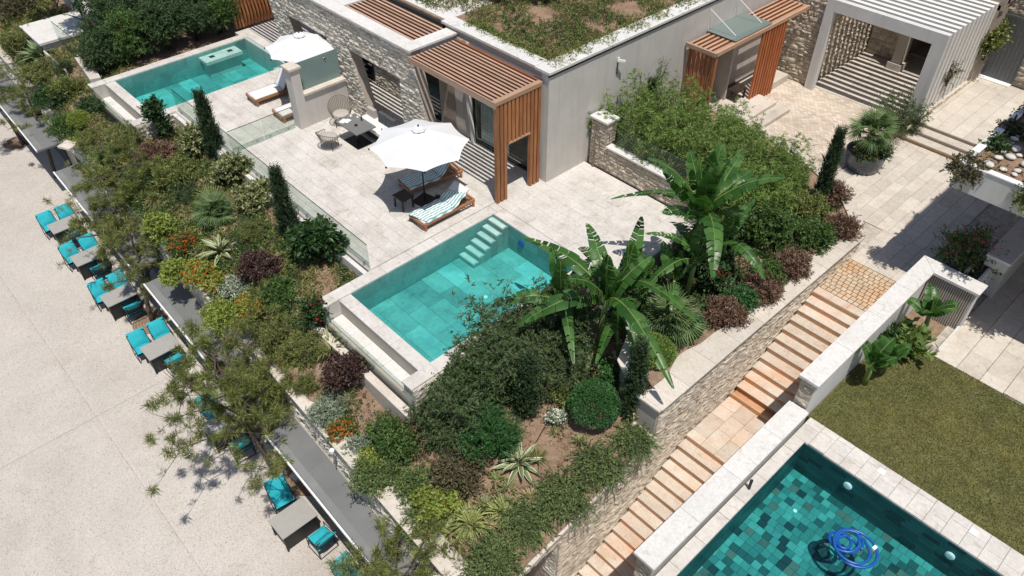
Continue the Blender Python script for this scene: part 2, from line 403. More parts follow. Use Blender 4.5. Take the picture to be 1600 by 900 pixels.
# ------------------------------------------------------------------ mesh building
class MB:
    def __init__(s):
        s.v = []; s.f = []; s.m = []; s.n = 0
    def add(s, V, F, mi=0):
        V = np.asarray(V, float).reshape(-1, 3)
        s.v.append(V)
        for f in F:
            s.f.append([i + s.n for i in f]); s.m.append(mi)
        s.n += len(V)
    def addq(s, V, mi=0):
        """V (N,4,3) quads"""
        V = np.asarray(V, float)
        if not hasattr(s, 'q'): s.q = []
        s.q.append((V.reshape(-1, 3), mi))
    def box(s, x0, y0, z0, x1, y1, z1, mi=0):
        s.add([(x0, y0, z0), (x1, y0, z0), (x1, y1, z0), (x0, y1, z0), (x0, y0, z1), (x1, y0, z1), (x1, y1, z1), (x0, y1, z1)],
              [(0, 3, 2, 1), (4, 5, 6, 7), (0, 1, 5, 4), (1, 2, 6, 5), (2, 3, 7, 6), (3, 0, 4, 7)], mi)
    def obox(s, mat, sx, sy, sz, mi=0):
        V = [(x, y, z) for z in (-.5, .5) for x, y in ((-.5, -.5), (.5, -.5), (.5, .5), (-.5, .5))]
        V = [tuple(mat @ Vector((a * sx, b * sy, c * sz))) for a, b, c in V]
        s.add(V, [(0, 3, 2, 1), (4, 5, 6, 7), (0, 1, 5, 4), (1, 2, 6, 5), (2, 3, 7, 6), (3, 0, 4, 7)], mi)
    def bar(s, a, b, w, h=None, mi=0, up=(0, 0, 1)):
        a = Vector(a); b = Vector(b); d = (b - a); L = d.length; d.normalize()
        u = Vector(up)
        if abs(d.dot(u)) > .98: u = Vector((1, 0, 0))
        sx = d.cross(u).normalized(); sz = sx.cross(d)
        m = Matrix(((d.x, sx.x, sz.x, (a.x + b.x) / 2), (d.y, sx.y, sz.y, (a.y + b.y) / 2), (d.z, sx.z, sz.z, (a.z + b.z) / 2), (0, 0, 0, 1)))
        s.obox(m, L, w, h or w, mi)
    def prism(s, pts, z0, z1, mi=0, ztop=None):
        n = len(pts)
        zt = ztop or (lambda x, y: z1)
        V = [(x, y, z0) for x, y in pts] + [(x, y, zt(x, y)) for x, y in pts]
        s.add(V, [tuple(range(n - 1, -1, -1)), tuple(range(n, 2 * n))] + [(i, (i + 1) % n, n + (i + 1) % n, n + i) for i in range(n)], mi)
    def tube(s, pts, rad, seg=8, mi=0, closed=False, caps=True):
        P = [Vector(p) for p in pts]; n = len(P)
        if not hasattr(rad, '__len__'): rad = [rad] * n
        V = []; prev = None
        for i in range(n):
            d = (P[(i + 1) % n] - P[i - 1]) if closed else (P[min(n - 1, i + 1)] - P[max(0, i - 1)])
            d.normalize()
            if prev is None:
                u = Vector((0, 0, 1)) if abs(d.z) < .9 else Vector((1, 0, 0))
            else: u = prev
            sx = d.cross(u).normalized(); sz = sx.cross(d).normalized(); prev = sz
            for k in range(seg):
                a = 2 * math.pi * k / seg
                V.append(tuple(P[i] + (sx * math.cos(a) + sz * math.sin(a)) * rad[i]))
        F = []
        for i in range(n if closed else n - 1):
            for k in range(seg):
                a = i * seg + k; b = i * seg + (k + 1) % seg
                c = ((i + 1) % n) * seg + (k + 1) % seg; d_ = ((i + 1) % n) * seg + k
                F.append((a, b, c, d_))
        if not closed and caps:
            F.append(tuple(range(seg - 1, -1, -1))); F.append(tuple((n - 1) * seg + k for k in range(seg)))
        s.add(V, F, mi)
    def lathe(s, prof, seg=24, mi=0, c=(0, 0, 0)):
        V = []
        for r, z in prof:
            for k in range(seg):
                a = 2 * math.pi * k / seg
                V.append((c[0] + r * math.cos(a), c[1] + r * math.sin(a), c[2] + z))
        F = []
        for i in range(len(prof) - 1):
            for k in range(seg):
                F.append((i * seg + k, i * seg + (k + 1) % seg, (i + 1) * seg + (k + 1) % seg, (i + 1) * seg + k))
        F.append(tuple(range(seg - 1, -1, -1))); F.append(tuple((len(prof) - 1) * seg + k for k in range(seg)))
        s.add(V, F, mi)
    def sphere(s, c, r, seg=10, rings=6, mi=0, sc=(1, 1, 1)):
        prof = [(max(1e-4, r * math.sin(math.pi * i / rings)), -r * math.cos(math.pi * i / rings)) for i in range(rings + 1)]
        V = []; 
        for q, z in prof:
            for k in range(seg):
                a = 2 * math.pi * k / seg
                V.append((c[0] + q * math.cos(a) * sc[0], c[1] + q * math.sin(a) * sc[1], c[2] + z * sc[2]))
        F = []
        for i in range(rings):
            for k in range(seg):
                F.append((i * seg + k, i * seg + (k + 1) % seg, (i + 1) * seg + (k + 1) % seg, (i + 1) * seg + k))
        s.add(V, F, mi)
    def mesh(s, name, mats, smooth=False):
        me = bpy.data.meshes.new(name)
        vs = list(s.v); qn = 0; base = s.n; qm = []
        for V, mi in getattr(s, 'q', []):
            vs.append(V); qn += len(V) // 4; qm.append(np.full(len(V) // 4, mi, np.int32))
        V = np.concatenate(vs).astype(np.float32) if vs else np.zeros((0, 3), np.float32)
        lens = [len(f) for f in s.f]
        loops = np.array([i for f in s.f for i in f], np.int32)
        if qn:
            loops = np.concatenate([loops, np.arange(base, base + qn * 4, dtype=np.int32)])
        tot = np.array(lens + [4] * qn, np.int32)
        me.vertices.add(len(V)); me.vertices.foreach_set('co', V.ravel())
        me.loops.add(len(loops)); me.loops.foreach_set('vertex_index', loops)
        me.polygons.add(len(tot))
        st = np.concatenate([[0], np.cumsum(tot)[:-1]]).astype(np.int32)
        me.polygons.foreach_set('loop_start', st)
        me.polygons.foreach_set('loop_total', tot)
        mi = np.concatenate([np.array(s.m, np.int32)] + qm) if (s.m or qm) else np.zeros(0, np.int32)
        me.polygons.foreach_set('material_index', mi)
        me.polygons.foreach_set('use_smooth', np.full(len(tot), bool(smooth)))
        for mt in (mats if isinstance(mats, (list, tuple)) else [mats]): me.materials.append(mt)
        me.update(calc_edges=True)
        me.validate()
        return me

def link(name, me, parent=None, loc=None, rot=None, kind=None, label=None, world=True):
    o = bpy.data.objects.new(name, me)
    COL.objects.link(o)
    if parent is not None:
        o.parent = parent
        if world:
            a = parent; off = Vector((0, 0, 0))
            while a is not None:
                off += a.location; a = a.parent
            o.location = -off
    if loc is not None: o.location = Vector(loc) + (o.location if (parent is not None and world) else Vector((0, 0, 0)))
    if rot is not None: o.rotation_euler = rot
    if kind: o['kind'] = kind
    if label: o['label'] = label
    return o

def part(name, mb, mats, parent, **kw):
    """a part given in world coordinates (parent not rotated)"""
    sm = kw.pop('smooth', False)
    return link(name, mb.mesh(name, mats, sm), parent, **kw)

def lpart(name, mb, mats, parent, **kw):
    """a part given in its thing's own coordinates"""
    sm = kw.pop('smooth', False)
    return link(name, mb if isinstance(mb, bpy.types.Mesh) else mb.mesh(name, mats, sm), parent, world=False, **kw)

def thing(name, label, cat, loc=(0, 0, 0), rz=0, group=None):
    o = bpy.data.objects.new(name, None)
    COL.objects.link(o)
    o.empty_display_size = .2
    o.location = loc; o.rotation_euler = (0, 0, rz)
    o['label'] = label; o['category'] = cat
    if group: o['group'] = group
    return o

def struct(name, mb, mats, smooth=False):
    return link(name, mb.mesh(name, mats, smooth), kind='structure')

def kids(o): return KM.get(o.name, [])
def copy_tree(o, parent=None):
    c = o.copy(); COL.objects.link(c)
    if parent is not None: c.parent = parent
    for ch in list(o.children): copy_tree(ch, c)
    return c

# ------------------------------------------------------------------ tiles and stones: each piece its own object
_unit = MB(); _unit.box(-.5, -.5, -.5, .5, .5, .5)
_unit_cache = {}
def unit_box(mat):
    if mat.name not in _unit_cache: _unit_cache[mat.name] = _unit.mesh('piece', [mat])
    return _unit_cache[mat.name]
# paver with eased edges, in unit size
def _paver():
    mb = MB(); e = .012
    V = [(-.5, -.5, -.5), (.5, -.5, -.5), (.5, .5, -.5), (-.5, .5, -.5), (-.5, -.5, .3), (.5, -.5, .3), (.5, .5, .3), (-.5, .5, .3),
         (-.5 + e, -.5 + e, .5), (.5 - e, -.5 + e, .5), (.5 - e, .5 - e, .5), (-.5 + e, .5 - e, .5)]
    F = [(0, 3, 2, 1), (8, 9, 10, 11)] + [(i, (i + 1) % 4, 4 + (i + 1) % 4, 4 + i) for i in range(4)] + [(4 + i, 4 + (i + 1) % 4, 8 + (i + 1) % 4, 8 + i) for i in range(4)]
    mb.add(V, F)
    return mb
_pv = _paver(); _pv_cache = {}
def paver_mesh(mat):
    if mat.name not in _pv_cache: _pv_cache[mat.name] = _pv.mesh('paver', [mat])
    return _pv_cache[mat.name]

def place_pieces(name, items, meshes, mats, parent, limit=300):
    """items: (matrix, variant). The largest as seen go out as objects, the rest as one stuff part."""
    def key(it):
        p = it[0].translation; d = (p - CAM).length
        return -abs(it[0].to_3x3().determinant()) ** (1 / 3) / d
    items = sorted(items, key=key)
    inv = Matrix.Translation(-full_loc(parent)) if parent is not None else Matrix()
    for m, v in items[:limit]:
        o = bpy.data.objects.new(name, meshes[v])
        COL.objects.link(o)
        o.parent = parent
        o.matrix_local = inv @ m
        if parent is None: o['kind'] = 'structure'
    rest = items[limit:]
    if rest:
        VV = []; LL = []; base = 0; tot = []
        geo = []
        for me in meshes:
            v = np.empty(len(me.vertices) * 3); me.vertices.foreach_get('co', v)
            geo.append((v.reshape(-1, 3), [tuple(p.vertices) for p in me.polygons]))
        mb = MB()
        for m, k in rest:
            V, F = geo[k]
            A = np.array((inv @ m))
            mb.add(V @ A[:3, :3].T + A[:3, 3], F)
        o = bpy.data.objects.new(name, mb.mesh(name, mats)); COL.objects.link(o)
        o.parent = parent; o['kind'] = 'stuff'

def full_loc(o):
    v = Vector((0, 0, 0))
    while o is not None: v += o.location; o = o.parent
    return v

def inpoly(x, y, poly):
    c = False; n = len(poly)
    for i in range(n):
        x0, y0 = poly[i]; x1, y1 = poly[(i + 1) % n]
        if (y0 > y) != (y1 > y) and x < (x1 - x0) * (y - y0) / (y1 - y0) + x0: c = not c
    return c

def lay_tiles(parent, rects, z, mat, tw=.61, th=.41, thick=.03, axis='x', gap=.006, name='paver', jitter=.0015, limit=300, seed=1, rand_len=True):
    """courses of pavers inside each rectangle (x0,y0,x1,y1)"""
    rr = random.Random(seed); items = []
    for (x0, y0, x1, y1) in rects:
        a0, a1, b0, b1 = (x0, x1, y0, y1) if axis == 'x' else (y0, y1, x0, x1)
        nb = max(1, round((b1 - b0) / th)); hb = (b1 - b0) / nb
        for j in range(nb):
            a = a0 - rr.random() * tw * .9; 
            while a < a1 - .02:
                L = tw * (rr.choice((.7, 1, 1, 1.35)) if rand_len else 1)
                s = max(a, a0); e = min(a + L, a1)
                if a1 - e < .12: e = a1
                if e - s > .04:
                    ca = (s + e) / 2; cb = b0 + (j + .5) * hb
                    zz = z - thick / 2 + rr.uniform(-jitter, jitter)
                    if axis == 'x': m = Matrix.LocRotScale(Vector((ca, cb, zz)), None, Vector((e - s - gap, hb - gap, thick)))
                    else: m = Matrix.LocRotScale(Vector((cb, ca, zz)), None, Vector((hb - gap, e - s - gap, thick)))
                    items.append((m, 0))
                if e >= a1: break
                a = e
    place_pieces(name, items, [paver_mesh(mat)], [mat], parent, limit)

def _rock(seed, nx=4, ny=3, rough=.5):
    rr = random.Random(seed); mb = MB(); V = []
    for j in range(ny + 1):
        for i in range(nx + 1):
            e = (i in (0, nx)) or (j in (0, ny))
            x = i / nx; y = j / ny
            if not e: x += rr.uniform(-.08, .08); y += rr.uniform(-.1, .1)
            z = (.48 + rr.uniform(-.08, .1)) if e else (.72 + rr.uniform(-rough, rough) * .55)
            V.append((x, y, z))
    n0 = len(V)
    F = [(j * (nx + 1) + i, j * (nx + 1) + i + 1, (j + 1) * (nx + 1) + i + 1, (j + 1) * (nx + 1) + i) for j in range(ny) for i in range(nx)]
    ring = [i for i in range(nx + 1)] + [j * (nx + 1) + nx for j in range(1, ny + 1)] + [ny * (nx + 1) + i for i in range(nx - 1, -1, -1)] + [j * (nx + 1) for j in range(ny - 1, 0, -1)]
    for r in ring: V.append((V[r][0], V[r][1], -.2))
    k = len(ring)
    for a in range(k): F.append((ring[(a + 1) % k], ring[a], n0 + a, n0 + (a + 1) % k))
    mb.add(V, F)
    return mb
_rock_cache = {}
def rock_meshes(mat):
    if mat.name not in _rock_cache: _rock_cache[mat.name] = [_rock(s).mesh('stone', [mat]) for s in range(10)]
    return _rock_cache[mat.name]

def stone_wall(parent, O, u, n, length, z0, z1, spans, mat, ch=(.16, .24), cl=(.25, .6), depth=.09, seed=1, limit=300, name='stone'):
    """coursed split-face stones on the vertical plane through O along u; spans(z)->[(a,b),..] free stretches"""
    rr = random.Random(seed); items = []; meshes = rock_meshes(mat)
    u = Vector(u).normalized(); n = Vector(n).normalized(); O = Vector(O)
    if u.cross(Vector((0, 0, 1))).dot(n) < 0:          # keep outward faces pointing along n
        O = O + u * length; u = -u
        sp0 = spans; spans = lambda z: [(length - b, length - a) for a, b in sp0(z)]
    z = z0
    while z < z1 - .03:
        h = rr.uniform(*ch)
        if z + h > z1 - .05: h = z1 - z
        for a, b in spans(z + h / 2):
            x = a
            while x < b - .01:
                L = rr.uniform(*cl)
                if b - (x + L) < cl[0] * .6: L = b - x
                if rr.random() < .12 and L > .3 and h > .15:
                    hs = ((0, .5), (.5, .5))
                else: hs = ((0, 1),)
                for f0, fh in hs:
                    p = O + u * (x + .006) + Vector((0, 0, z + h * f0 + .005))
                    d = depth * rr.uniform(.7, 1.25)
                    A = u * (L - .012); B = Vector((0, 0, h * fh - .010)); C = n * d
                    m = Matrix(((A.x, B.x, C.x, p.x), (A.y, B.y, C.y, p.y), (A.z, B.z, C.z, p.z), (0, 0, 0, 1)))
                    items.append((m, rr.randrange(10)))
                x += L
        z += h
    place_pieces(name, items, meshes, [mat], parent, limit)

# ------------------------------------------------------------------ ground and terraces
def sstep(t): t = min(1, max(0, t)); return t * t * (3 - 2 * t)
def gz(x, y):
    a = float(np.interp(y, [5, 6.3, 6.9, 8.9], [-1.72, -1.12, -.86, -.40]))
    if x < -33.2: a = float(np.interp(y, [5, 6.5, 8.0], [-1.6, -1.0, -.35]))
    b = -.98 - .175 * (10.6 - min(y, 10.6))
    w = sstep((x + 14.5) / 3.5)
    return a * (1 - w) + b * w

def garden():
    mb = MB(); xs = np.arange(-48, -6.28, .33); xs = np.append(xs, -6.3); ys = np.arange(4.7, 19.01, .32)
    nz = {}
    rr = random.Random(3)
    V = []; idx = {}
    for i, x in enumerate(xs):
        for j, y in enumerate(ys):
            z = gz(x, y) + .05 * math.sin(x * 2.1 + 1.3 * math.sin(y * 1.7)) * math.cos(y * 2.3) + rr.uniform(-.03, .03)
            idx[i, j] = len(V); V.append((x, y, z))
    F = []
    for i in range(len(xs) - 1):
        for j in range(len(ys) - 1):
            cx = (xs[i] + xs[i + 1]) / 2; cy = (ys[j] + ys[j + 1]) / 2
            if cy > 9.1 and -33.3 < cx < -10.9: continue
            if -15.4 < cx < -11.5 and cy > 7.1: continue
            if -33.0 < cx < -28.5 and cy > 7.1: continue
            if cy > 13.5 and cx > -11: continue
            if cy < 5.25 + (-10 - cx) * .037: continue
            F.append((idx[i, j], idx[i + 1, j], idx[i + 1, j + 1], idx[i, j + 1]))
    mb.add(V, F)
    return struct('garden_ground', mb, M['soil'], True)
garden()

# far base ground
mb = MB(); mb.box(-260, -120, -6.2, 200, 260, -5.6); struct('ground', mb, M['soil'])

# promenade of exposed aggregate: slabs over a dark bed, fine joints between them
mb = MB(); mb.box(-120, -60, -5.6, 60, 7.0, -5.235); prom = struct('promenade', mb, M['mortar'])
PR = Matrix.Rotation(math.radians(0), 4, 'Z')
mbs = []
cuts_x = [-120, -52, -21.0, -6.9, 60]
rows = [(-60, -8), (-8, 1.04), (1.05, 6.9)]
meshp = paver_mesh(M['agg'])
for k, (ya, yb) in enumerate(rows):
    for a, b in zip(cuts_x[:-1], cuts_x[1:]):
        o = bpy.data.objects.new('concrete_slab', meshp); COL.objects.link(o)
        o.parent = prom
        o.location = ((a + b) / 2 + (k == 1) * .0, (ya + yb) / 2, -5.2 - .03)
        o.scale = (b - a - .012, yb - ya - .012, .06)

# ------------------------------------------------------------------ retaining wall along the promenade
def wy(x): return 5.00 + (-10 - x) * .037          # wall face
def fy(x): return 3.97 + (-10 - x) * .027          # canopy front edge
A0 = Vector((-46, wy(-46), 0)); A1 = Vector((-6.29, wy(-6.29), 0))
wdir = (A1 - A0).normalized(); wn_ = Vector((wdir.y, -wdir.x, 0))
if wn_.y > 0: wn_ = -wn_
rw = thing('retaining_wall', 'long split-face stone retaining wall between the planted slope and the promenade', 'stone wall', (A0.x, A0.y, -5.2))
gapsx = [(-33.7, -31.5), (-24.0, -22.7)]
def wtop(x): return -1.62 + .12 * math.sin(x * .5)
mb = MB()
nseg = 24
for i in range(nseg):
    a = A0.lerp(A1, i / nseg); b = A0.lerp(A1, (i + 1) / nseg)
    q = [(a.x, a.y + .05), (b.x, b.y + .05), (b.x, b.y + .5), (a.x, a.y + .5)]
    mb.prism(q, -5.2, -1.66)
part('wall_core', mb, M['mortar'], rw)
Lw = (A1 - A0).length
def x_to_s(x): return (x - A0.x) / wdir.x
def rspans(z):
    if z > -3.0: return [(0, Lw)]
    out = []; a = 0
    for g0, g1 in gapsx:
        out.append((a, x_to_s(g0))); a = x_to_s(g1)
    # the stretches under the canopies are shop fronts
    res = [(x_to_s(-17.6), x_to_s(-14.2)), (x_to_s(-8.0), Lw)] if z < -2.65 else out + [(a, Lw)]
    return res
stone_wall(rw, A0, wdir, wn_, Lw, -5.2, -1.66, rspans, M['rockwall'], (.11, .17), (.25, .55), .09, 5)
# coping, broken into slabs
k = 0; x = -46
rr = random.Random(8)
while x < -6.4:
    L = rr.uniform(.9, 1.5); b = min(x + L, -6.3)
    mb = MB(); wv = .30 + .08 * math.sin(x * .8)
    mb.prism([(x, wy(x) - .12), (b - .01, wy(b) - .12), (b - .01, wy(b) + wv + .06 * math.sin(b)), (x, wy(x) + wv)], -1.66, -1.60)
    part('coping_slab', mb, M['trav2'], rw); x = b
# shop-front recesses under the canopies
for g0, g1 in ((-44, -36.0), (-33.5, -24.2), (-22.6, -17.8), (-14.0, -8.2)):
    mb = MB(); mb.prism([(g0, wy(g0) - .02), (g1, wy(g1) - .02), (g1, wy(g1) + .03), (g0, wy(g0) + .03)], -5.2, -2.66)
    part('shop_front', mb, M['glassd'], rw)
for g0, g1 in gapsx:
    mb = MB(); mb.prism([(g0, wy(g0) - .03), (g1, wy(g1) - .03), (g1, wy(g1) + .02), (g0, wy(g0) + .02)], -5.2, -3.05)
    part('doorway_shade_panel', mb, M['black'], rw)  # thin black panel, the shade of the recess put in as colour

lab = ['grey flat canopy farthest up the promenade, beside a bare-branched pine', 'grey flat canopy over the first two turquoise table sets', 'grey flat canopy behind the dining set that has a tree pit beside it', 'long bare grey canopy nearest the camera with white front edge']
for (xa, xb), l in zip(((-44.0, -34.0), (-31.9, -23.85), (-22.85, -15.9), (-14.4, -5.9)), lab):
    c = thing('canopy', l, 'canopy', (xa, fy(xa), -2.6), 0, 'grey canopies along the retaining wall')
    mb = MB(); mb.prism([(xa, fy(xa) + .05), (xb, fy(xb) + .05), (xb, wy(xb) - .14), (xa, wy(xa) - .14)], -2.70, -2.62)
    part('roof_sheet', mb, M['canopy'], c)
    mb = MB(); mb.prism([(xa + .03, fy(xa) + .06), (xb - .03, fy(xb) + .06), (xb - .03, fy(xb) + .27), (xa + .03, fy(xa) + .27)], -2.618, -2.612)
    part('gutter_strip', mb, M['canopyedge'], c)
    mb = MB(); mb.prism([(xa, fy(xa) - .01), (xb, fy(xb) - .01), (xb, fy(xb) + .035), (xa, fy(xa) + .035)], -2.68, -2.59)
    part('front_edge', mb, M['white'], c)
    for sx_ in np.arange(xa + 1.9, xb - .5, 2.4):
        mb = MB(); mb.prism([(sx_, fy(sx_) + .29), (sx_ + .025, fy(sx_) + .29), (sx_ + .025, wy(sx_) - .17), (sx_, wy(sx_) - .17)], -2.619, -2.612)
        part('seam', mb, M['canopyedge'], c)
    mb = MB(); mb.prism([(xa, wy(xa) - .15), (xb, wy(xb) - .15), (xb, wy(xb) - .11), (xa, wy(xa) - .11)], -2.70, -2.60)
    part('rear_flashing', mb, M['grey'], c)

# ------------------------------------------------------------------ the stair wall (x = -6.29) and stairs
XS = -6.29
def ctop(y): return .08 if y > 10.9 else -.98 - .20 * (10.9 - y)
sw = thing('stair_wall', 'high stone wall with pale coping running up beside the travertine stairs', 'stone wall', (XS, 5, -5.2))
mb = MB()
mb.box(XS - .4, 10.9, -5.2, XS - .06, 20.6, .02)
for yy in np.arange(7.5, 10.9, .34): mb.box(XS - .4, yy, -5.2, XS - .06, min(yy + .34, 10.9), ctop(yy) - .06)
mb.box(XS - .4, 4.9, -2.25, XS - .06, 7.5, -2.13)
part('wall_core', mb, M['mortar'], sw)
def stair_z(y):
    if y > 18.03: return -.45
    if y > 14.4: return -.45 - (18.03 - y) / .3286 * .162 - .16
    if y > 12.5: return -2.35
    return -2.27 - (12.5 - y) / .316 * .17 - .2
def sspans(z):
    L = []
    lo = 4.9
    if z < -2.15: lo = 7.5
    # top limit by ctop
    a = lo
    if z > .02: return []
    if z > -1.0: a = 10.9
    elif z > -2.15: a = max(lo, 10.9 - (-.98 - .03 - z) / .20) if z > -2.1 else lo
    b = 20.75
    if z < -.60:
        # only down to the treads
        ys = [y for y in np.arange(5, 20.7, .1) if stair_z(y) - .25 < z]
        b = min(20.75, max(ys) if ys else a)
    return [(a - 4.9, b - 4.9)] if b > a + .1 else []
stone_wall(sw, (XS - .06, 4.9, 0), (0, 1, 0), (1, 0, 0), 16, -5.2, .02, sspans, M['rockw'], (.065, .10), (.25, .65), .06, 9)
# raised-bed coping (wavy towards the planting)
def wav(y): return .66 + .12 * math.sin(y * 1.55 + .4) + .05 * math.sin(y * 4.1)
ys = list(np.arange(10.9, 20.75, 1.1)) + [20.8]
for a, b in zip(ys[:-1], ys[1:]):
    t = [a + (b - 0.008 - a) * i / 6 for i in range(7)]
    mb = MB(); mb.prism([(XS + .04, a), (XS + .04, b - .008)] + [(XS - wav(q), q) for q in reversed(t)], .02, .08)
    part('coping_slab', mb, M['trav2'], sw)
for yy in np.arange(5.1, 10.8, .95):
    b = min(yy + .94, 10.88)
    mb = MB(); mb.prism([(XS + .03, yy), (XS + .03, b), (XS - .55 - .08 * math.sin(yy * 2), b), (XS - .55 - .08 * math.sin(yy * 2), yy)], ctop(b) - .2, 0, ztop=lambda x, y: ctop(y))
    part('coping_slab', mb, M['trav2'], sw)
# dark doorway low in the wall
mb = MB(); mb.box(XS - 1.6, 5.0, -5.2, XS - 1.5, 7.5, -2.2); mb.box(XS - 1.5, 7.45, -5.2, XS - .41, 7.5, -2.2)
part('doorway_recess', mb, M['floorwall'], sw)
stone_wall(sw, (XS - 1.5, 7.5, 0), (1, 0, 0), (0, -1, 0), 1.45, -5.2, -2.2, lambda z: [(0, 1.42)], M['rock'], (.12, .2), (.2, .4), .06, 12, 60)

def stairs():
    st = thing('travertine_stairs', 'long flight of rust-stained travertine stairs with a landing, descending beside the stone wall', 'stairs', (-5.4, 18.0, -.45))
    x0, x1 = XS + .03, -4.42
    def flight(y_top, z_top, n, tr, ri):
        y = y_top; z = z_top
        for i in range(n):
            # tread i lies below nosing i
            zz = z - ri * (i + 1); ya = y_top - tr * (i + 1); yb = y_top - tr * i
            mb = MB(); mb.box(x0, ya - .004, zz - .035, x1, yb, zz)
            part('tread', mb, M['stair'], st)
            mb = MB(); mb.box(x0, yb - .0, zz, x1, yb + .1, zz + ri - .036)
            part('riser', mb, M['riser'], st)
        return y_top - tr * n, z_top - ri * n
    flight(18.03, -.45, 10, .3286, .1625)
    # landing
    mb = MB(); mb.box(x0, 14.415, -2.27, x1, 14.5, -2.13); part('riser', mb, M['riser'], st)
    z = -2.27
    lt = []
    lay_tiles(st, [(x0, 12.42, x1, 14.42)], z, M['stair'], .62, .5, .04, 'y', .006, 'landing_slab', .001, 50, 4)
    mb = MB(); mb.box(x0 + .004, 12.45, -2.6, x1 - .004, 14.6, -2.31); part('landing_base', mb, M['riser'], st)
    flight(12.42, -2.27, 17, .316, .17)
    mb = MB()
    for i in range(17):
        mb.box(x0 + .003, 12.445 - .316 * (i + 1), -5.6, x1 - .003, 12.445 - .316 * i, -2.27 - .17 * (i + 1) - .055)
    for i in range(11):
        mb.box(x0 + .003, 18.055 - .3286 * (i + 1), -5.6, x1 - .003, 18.055 - .3286 * i, -.45 - .1625 * (i + 1) - .055)
    part('stair_body', mb, M['riser'], st)
    # rusty drainage paving at the top of the flight
    lay_tiles(st, [(x0, 18.36, x1, 20.2)], -.45, M['rust'], .17, .17, .03, 'x', .02, 'rusty_sett', .001, 150, 6, False)
    lay_tiles(st, [(x0, 18.035, x1, 18.35)], -.45, M['stair'], .75, .32, .05, 'x', .005, 'top_tread', .001, 10, 7)
stairs()

# ------------------------------------------------------------------ right parapet walls with broad caps
pw = thing('parapet_wall', 'tall white parapet wall with broad stone cap turning the corner above the slatted screen', 'wall', (-4.2, 17, -.9))
mb = MB()
mb.box(-4.40, 14.02, -2.4, -4.02, 20.68, .44); mb.box(-4.02, 20.26, -.9, -2.72, 20.64, .44)
part('wall', mb, M['plasterb'], pw)
def cap(parent, pts, z0, z1, mat=M['coping']):
    mb = MB(); mb.prism(pts, z0, z1); part('cap_slab', mb, mat, parent)
ys = [13.92, 15.6, 17.3, 18.9]
for a, b in zip(ys[:-1], ys[1:]): cap(pw, [(-4.46, a), (-3.92, a), (-3.92, b - .008), (-4.46, b - .008)], .44, .52)
cap(pw, [(-4.46, 18.9), (-3.92, 18.9), (-3.92, 20.09), (-4.46, 20.66)], .44, .52)
cap(pw, [(-3.912, 20.09), (-2.64, 20.09), (-2.64, 20.66), (-4.448, 20.66)], .44, .52)
stone_wall(pw, (-4.40, 14.02, 0), (1, 0, 0), (0, -1, 0), .38, -.46, .44, lambda z: [(0, .38)], M['rockw'], (.2, .28), (.3, .4), .08, 21, 30)
lw = thing('low_parapet_wall', 'lower white parapet wall with wide smooth cap between the stairs and the green mosaic pool', 'wall', (-4.2, 10, -5))
mb = MB(); mb.box(-4.40, 7.9, -5.2, -4.0, 14.0, -.53); part('wall', mb, M['plasterb'], lw)
ys = [7.78, 9.4, 11.0, 12.7, 13.91]
for a, b in zip(ys[:-1], ys[1:]): cap(lw, [(-4.46, a), (-3.90, a), (-3.90, b - .008), (-4.46, b - .008)], -.53, -.45)
stone_wall(lw, (-4.40, 7.9, 0), (1, 0, 0), (0, -1, 0), .4, -4.6, -.53, lambda z: [(0, .4)], M['rockw'], (.2, .28), (.3, .4), .08, 22, 60)
# vertical slatted screen below the corner cap
ss = thing('slatted_screen', 'grey vertical slat screen below the corner cap behind the young banana plant', 'screen', (-3.3, 20.1, -.9))
mb = MB(); mb.box(-3.98, 20.21, -1.6, -2.76, 20.255, .42); part('backing', mb, M['dark'], ss)
for xx in np.arange(-3.98, -2.78, .062):
    mb = MB(); mb.box(xx, 20.14, -1.6, xx + .038, 20.20, .42); part('slat', mb, M['plasterd'], ss)
mb = MB(); mb.box(-2.765, 18.9, -1.4, -2.70, 20.25, .0 - .86); part('kerb', mb, M['coping'], ss)
s2 = thing('slatted_gate', 'grey slatted gate with a dark gap beside the bougainvillea', 'gate', (-2.7, 20.9, -.9))
for k, yy in enumerate(np.arange(20.72, 22.2, .07)):
    if 10 <= k <= 12: continue
    mb = MB(); mb.box(-2.95, yy, -.9, -2.87, yy + .042, .55); part('slat', mb, M['plasterb'], s2)
mb = MB(); mb.box(-3.02, 20.72, -.9, -2.98, 22.2, .55); part('backing', mb, M['dark'], s2)
mb = MB(); mb.box(-3.35, 20.75, .50, -3.27, 22.1, .58); part('rail', mb, M['plasterd'], s2)
w3 = thing('side_wall', 'beige wall with a white sunlit end cap under the pebble-topped canopy', 'wall', (-2.8, 22, -.9))
mb = MB(); mb.box(-3.10, 21.35, .62, -2.52, 27, .92); mb.box(-3.0, 22.2, -.9, -2.6, 27, .62); part('wall', mb, M['plaster'], w3)
mb = MB(); mb.box(-3.14, 21.32, .92, -2.48, 27, .99); part('cap_slab', mb, M['coping'], w3)

